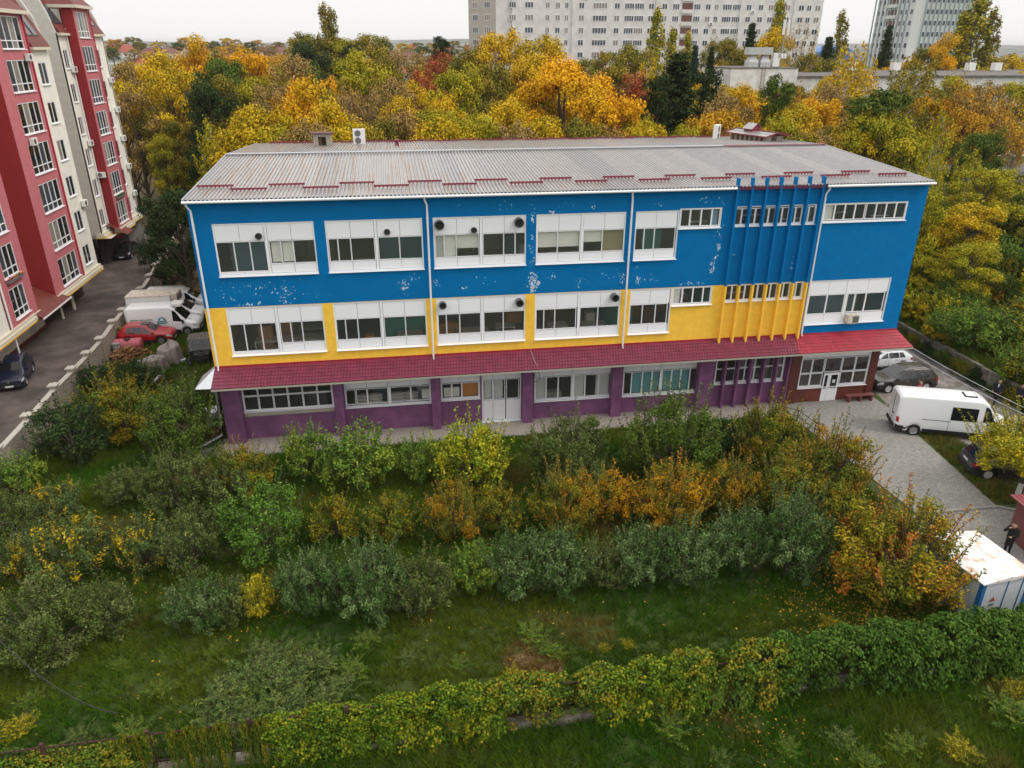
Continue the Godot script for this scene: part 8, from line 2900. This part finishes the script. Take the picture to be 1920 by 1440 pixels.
	var S := [[420, 1310, 1.7, "juniper"], [470, 1270, 1.6, "juniper"], [540, 1280, 1.7, "juniper"], [590, 1245, 1.4, "juniper"], [520, 1230, 1.3, "juniper"], [400, 1350, 1.3, "juniper"], [610, 1310, 1.3, "juniper"], [450, 1350, 1.5, "juniper"], [530, 1330, 1.5, "juniper"], [480, 1220, 1.1, "juniper"], [640, 1280, 1.0, "juniper"], [575, 1335, 1.1, "juniper"], [660, 1250, 1.0, "leafy"], [690, 1195, 1.0, "leafy"], [400, 1215, 0.7, "leafy"], [1000, 1190, 1.1, "leafy"], [1030, 1215, 0.9, "leafy"], [1135, 1207, 0.45, "yellow"], [1178, 1200, 0.5, "yellow"], [1222, 1208, 0.6, "juniper"], [470, 1290, 1.0, "leafy"], [220, 1240, 0.7, "leafy"], [50, 1310, 0.8, "leafy"], [250, 1370, 1.0, "leafy"], [30, 1360, 1.0, "yellow"], [1260, 1360, 1.2, "leafy"], [1700, 1395, 1.0, "leafy"], [1580, 1380, 0.9, "juniper"], [1800, 1400, 1.0, "yellow"], [1890, 1330, 1.4, "leafy"], [1905, 1290, 1.0, "yellow"], [1480, 1400, 0.8, "leafy"], [1350, 1420, 0.8, "juniper"], [1620, 1420, 0.9, "leafy"], [1560, 1165, 0.8, "yellow"], [1590, 1190, 0.8, "yellow"], [140, 1380, 0.8, "juniper"], [90, 1260, 0.7, "juniper"], [760, 1230, 0.8, "juniper"], [300, 1290, 0.8, "leafy"], [860, 1240, 0.7, "leafy"], [960, 1260, 0.7, "yellow"]]
	for q in S:
		var p := on_ground(q[0], q[1], 0.3)
		var key: String = "spray_%s_0" % q[3]
		if q[3] == "juniper":
			key = "spray_juniper_%d" % (r.randi() % 2)
		plant("weed_clump", key, {"juniper": "feathery grey-green weed clump in the open grass", "yellow": "yellowing feathery weed in the grass", "leafy": "fresh green weed clump in the grass"}[q[3]], "weed", Vector3(p.x, 0, p.z), q[2] * 0.62, q[2] * 0.95, r.randf() * TAU, "weeds in the open grass")

func vine_piece(seed_: int, cols: Array, tails := 12) -> ArrayMesh:
	# a stretch of 4 m: a thick overhanging mantle of leaves on the fence, 2 m high
	var r := RandomNumberGenerator.new()
	r.seed = seed_
	var b := MB.new()
	b.use_c = true
	for i in 15:
		var z := 4.0 - i * 1.7 + rng.randf_range(-0.7, 0.7)
		plant("wall_plant", "bush_%s_%d" % [["dark", "olivemix", "green"][i % 3], i % 2], "low %s plant at the foot of the retaining wall" % ["dark", "olive", "green"][i % 3], "shrub", Vector3(51.25, 0.05, z), rng.randf_range(0.3, 1.7), rng.randf_range(0.3, 0.9), rng.randf() * TAU, "plants along the retaining wall")
	for i in 290:
		var x := r.randf_range(-2.15, 2.15)
		var a := r.randf_range(-0.25, PI + 0.1)
		var wob := 1.0 + 0.22 * sin(x * 2.1 + seed_) + 0.12 * sin(x * 5.0 + seed_ * 2)
		var y := 1.55 + 0.52 * sin(a) * wob
		var z := cos(a) * 0.56 * wob
		if fposmod(sin(floor(x * 1.7) * 12.9 + seed_) * 437.5, 1.0) < 0.12 and r.randf() < 0.7:
			continue
		if r.randf() < 0.42:
			y = r.randf_range(0.35, 1.6)
			z = (0.42 if r.randf() < 0.7 else -0.42) * wob * (0.6 + 0.4 * y / 1.6)
		clump(b, r, Vector3(x, y, z), Vector3(0.3, 0.2, 0.2), 50, 0.105, 0.8, cols, 0.6, 0.45)
	for i in tails + 10:
		var x := r.randf_range(-2.0, 2.0)
		var z := r.randf_range(0.4, 0.75)
		var k: Color = cols[r.randi() % cols.size()]
		for j in 46:
			var m := r.randf_range(0.7, 1.3)
			b.col = Color(k.r * m, k.g * m, k.b * m)
			var nn := (Vector3(0, 0.4, 1) + rdir(r) * 0.6).normalized()
			var t := (Vector3(0, -1, 0) - nn * -nn.y + rdir(r) * 0.3)
			t = (t - nn * t.dot(nn)).normalized()
			leaf(b, Vector3(x + 0.12 * sin(j * 0.3) + r.randfn() * 0.07, 1.4 - j * 0.03, z + r.randfn() * 0.06), nn, t, 0.12, 0.095)
	return b.mesh()

func vine_fence() -> void:
	var F := thing("garden_fence", "rusty metal bar fence on a low concrete plinth, mostly under vines", "fence")
	var x := -12.0
	var i := 0
	while x < 42.0:
		pbox(F, "plinth", Vector3(x + 0.01, 0, 23.15), Vector3(x + 3.19, 0.36, 23.5), M.concrete_dark if i % 3 else M.concrete)
		pbox(F, "post", Vector3(x - 0.06, 0.0, 23.26), Vector3(x + 0.06, 2.05, 23.38), M.fence_rust)
		pbox(F, "rail", Vector3(x, 0.62, 23.3), Vector3(x + 3.2, 0.66, 23.34), M.fence_rust)
		pbox(F, "rail", Vector3(x, 1.85, 23.3), Vector3(x + 3.2, 1.89, 23.34), M.fence_rust)
		if x < 10.0:
			for k in 15:
				pbox(F, "bar", Vector3(x + 0.16 + k * 0.2, 0.45, 23.312), Vector3(x + 0.176 + k * 0.2, 1.98, 23.328), M.fence_rust)
		x += 3.2
		i += 1
	var V := {"vineyellow": [vine_piece(1, PAL.vineyellow, 26), vine_piece(2, PAL.vineyellow, 20)], "vinegreen": [vine_piece(3, PAL.vinegreen), vine_piece(4, PAL.vinegreen)], "vinemix": [vine_piece(5, PAL.vinemix, 18), vine_piece(6, PAL.vinemix)]}
	var L := [[-9.2, "vinegreen", 0.8, 0.7], [-5.4, "vinegreen", 0.75, 0.8], [-1.6, "vinemix", 0.7, 0.7], [6.7, "vineyellow", 0.9, 0.7], [10.4, "vineyellow", 1.0, 0.85], [14.2, "vinemix", 1.02, 0.9], [17.9, "vineyellow", 1.0, 0.95], [21.4, "vinemix", 1.1, 1.05], [25.0, "vinegreen", 1.15, 1.2], [28.6, "vinegreen", 1.15, 1.25], [32.2, "vinegreen", 1.15, 1.3], [35.8, "vinegreen", 1.15, 1.3], [39.4, "vinegreen", 1.15, 1.3]]
	for k in L.size():
		var q: Array = L[k]
		var o := thing("climbing_vine", "%s vine, %s stretch counted from the bare fence bars" % [{"vineyellow": "yellowing", "vinegreen": "dark green", "vinemix": "mixed green and yellow"}[q[1]], ["third hidden", "second hidden", "first hidden", "first", "second", "third", "fourth", "fifth", "sixth", "seventh", "eighth", "ninth", "tenth"][k]], "vine", Vector3(q[0], 0, 23.32), PI if k % 3 == 2 else 0.0, "vines along the garden fence")
		part(o, "foliage", V[q[1]][k % 2], M.leaf).scale = Vector3(1, q[2], q[3])
		var st := MB.new()
		var r := RandomNumberGenerator.new()
		r.seed = k
		for j in 4:
			var sx := r.randf_range(-1.8, 1.8)
			st.tube([Vector3(sx, 0, 0.28), Vector3(sx + 0.1, 0.8, 0.25), Vector3(sx - 0.05, 1.6 * q[2], 0.1)], [0.03, 0.022, 0.012], 5, false)
		part(o, "stem", st.mesh(), M.bark)
	# single strands on the bare stretch
	for q in [[1.9, 0.5], [2.9, 0.5], [4.2, 0.6], [0.4, 0.5]]:
		var o := thing("climbing_vine", "thin strand of leaves hanging on the bare fence bars", "vine", Vector3(q[0], 0, 23.4), 0.0, "vine strands on the bare fence")
		part(o, "foliage", V.vinemix[1], M.leaf).scale = Vector3(0.22, 0.9, 0.35)

func ground_cover() -> void:
	var r := RandomNumberGenerator.new()
	r.seed = 12
	# grass: tufts of blades scattered over the orchard and the bank of grass before the fence
	var tufts := []
	for k in 2:
		var b := MB.new()
		for i in 13:
			var a := r.randf() * TAU
			var q := Vector3(cos(a), 0, sin(a)) * r.randf_range(0.0, 0.11)
			var d := Vector3(cos(a) * r.randf_range(0.1, 0.7), 1.0, sin(a) * r.randf_range(0.1, 0.7)).normalized()
			var s := d.cross(Vector3(cos(a + 1.3), 0, sin(a + 1.3))).normalized() * 0.011
			var l := r.randf_range(0.14, 0.36)
			b.tri(q - s, q + s, q + d * l + Vector3(cos(a), 0, sin(a)) * 0.04)
		tufts.append(b.mesh())
	var gm := mat("grass_blade", Color(1, 1, 1), 0.8)
	gm.vertex_color_use_as_albedo = true
	gm.backlight = Color(0.4, 0.4, 0.4)
	gm.metallic_specular = 0.05
	var bank := MultiMesh.new()
	bank.transform_format = MultiMesh.TRANSFORM_3D
	bank.use_colors = true
	bank.mesh = tufts[0]
	bank.instance_count = 14000
	for i in 14000:
		var x := 51.9 + 32.0 * pow(r.randf(), 1.3)
		var z := r.randf_range(-34.0, 12.0)
		var sc := r.randf_range(1.2, 2.6)
		bank.set_instance_transform(i, Transform3D(Basis(Vector3.UP, r.randf() * TAU).scaled(Vector3(sc, sc, sc)), Vector3(x, slope_h(x, z), z)))
		var c := Color(0.05, 0.12, 0.01).lerp(Color(0.24, 0.19, 0.03), r.randf() * r.randf())
		bank.set_instance_color(i, c * r.randf_range(0.6, 1.3))
	var bo := MultiMeshInstance3D.new()
	bo.name = "bank_grass"
	bo.multimesh = bank
	bo.material_override = gm
	add_child(bo)
	tag(bo, "tall rough grass between the shrubs of the bank", "grass")
	stuff(bo)
	var f := FastNoiseLite.new()
	f.seed = 9
	f.frequency = 0.09
	f.fractal_octaves = 3
	for k in 2:
		var mm := MultiMesh.new()
		mm.transform_format = MultiMesh.TRANSFORM_3D
		mm.use_colors = true
		mm.mesh = tufts[k]
		var tr := []
		var cs := []
		for i in 40000:
			var x := r.randf_range(-12.6, 44.0)
			var z := r.randf_range(1.65, 29.0)
			if r.randf() < 0.16:
				x = r.randf_range(-12.6, -1.4)
				z = r.randf_range(-30.0, 2.0)
			if x > 35.1 and z < 20.0 and x < 42.6 - maxf(z - 1.6, 0.0) * 0.14:
				continue
			if x > 35.1 and z < 4.9 or x > 47.0 or x > 34.0 and z > 13.2 and z < 20.0:
				continue
			var g := f.get_noise_2d(x * 1.0, z * 1.6)
			if g < -0.4 and r.randf() < 0.4:
				continue
			var dry := 0.75 if x > 40.0 and z < 14.0 and r.randf() < 0.6 else clampf(f.get_noise_2d(x * 2.0 + 90.0, z * 2.0) * 1.6 - 0.45, 0.0, 1.0)
			for s in [[14.3, 20.2, 1.2], [-2.6, 3.6, 1.4]]:
				if Vector2(x - s[0], z - s[1]).length() < s[2]:
					dry = 1.0
			var base := Color(0.046, 0.125, 0.008).lerp(Color(0.13, 0.165, 0.014), clampf(g + 0.4, 0.0, 1.0)).lerp(Color(0.26, 0.155, 0.05), dry * 0.85)
			var m := r.randf_range(0.5, 1.5)
			var sc := r.randf_range(0.7, 1.5) * (1.25 if z > 23.6 else 1.0)
			tr.append(Transform3D(Basis(Vector3.UP, r.randf() * TAU).scaled(Vector3(sc, sc * r.randf_range(0.7, 1.3), sc)), Vector3(x, 0.0, z)))
			cs.append(Color(base.r * m, base.g * m, base.b * m))
		mm.instance_count = tr.size()
		for i in tr.size():
			mm.set_instance_transform(i, tr[i])
			mm.set_instance_color(i, cs[i])
		var o := MultiMeshInstance3D.new()
		o.name = numbered("grass")
		o.multimesh = mm
		o.material_override = gm
		add_child(o)
		tag(o, "rough green and straw-coloured grass of the orchard" if k == 0 else "finer grass blades mixed into the orchard turf", "grass")
		stuff(o)
	# fallen leaves
	var lb := MB.new()
	lb.use_c = true
	lb.col = Color(1, 1, 1)
	leaf(lb, Vector3.ZERO, Vector3.UP, Vector3.RIGHT, 0.10, 0.07)
	var lm := MultiMesh.new()
	lm.transform_format = MultiMesh.TRANSFORM_3D
	lm.use_colors = true
	lm.mesh = lb.mesh()
	var spots := [[1640, 1090, 4.2, 1500], [1560, 1150, 3.2, 500], [1690, 1130, 3.0, 700], [860, 985, 3.5, 420], [1060, 970, 3.0, 300], [1268, 965, 3.2, 420], [640, 1000, 3.0, 120], [266, 1060, 2.5, 200], [480, 1150, 2.0, 160], [40, 1090, 2.5, 160], [1400, 970, 3.0, 300], [960, 1150, 7.0, 70], [1000, 1000, 12.0, 300], [1450, 1380, 3.0, 260], [1800, 1000, 2.0, 90], [400, 1000, 8.0, 110], [560, 1380, 4.0, 50], [250, 1330, 4.0, 50]]
	var tr := []
	var cs := []
	for q in spots:
		var c := on_ground(q[0], q[1])
		for i in int(q[3]):
			var p := c + Vector3(r.randfn() * q[2] * 0.5, 0, r.randfn() * q[2] * 0.45)
			tr.append(Transform3D(Basis.from_euler(Vector3(r.randf_range(-0.5, 0.5), r.randf() * TAU, r.randf_range(-0.5, 0.5))).scaled(Vector3.ONE * r.randf_range(0.7, 1.3)), p + Vector3(0, r.randf_range(0.05, 0.16), 0)))
			var k: Color = [Color(0.55, 0.32, 0.02), Color(0.48, 0.22, 0.02), Color(0.3, 0.12, 0.03), Color(0.6, 0.4, 0.05)][r.randi() % 4]
			cs.append(k)
	lm.instance_count = tr.size()
	for i in tr.size():
		lm.set_instance_transform(i, tr[i])
		lm.set_instance_color(i, cs[i])
	var o := MultiMeshInstance3D.new()
	o.name = "fallen_leaves"
	o.multimesh = lm
	o.material_override = M.leaf
	add_child(o)
	tag(o, "yellow and orange fallen leaves scattered under the orchard trees", "leaves")
	stuff(o)
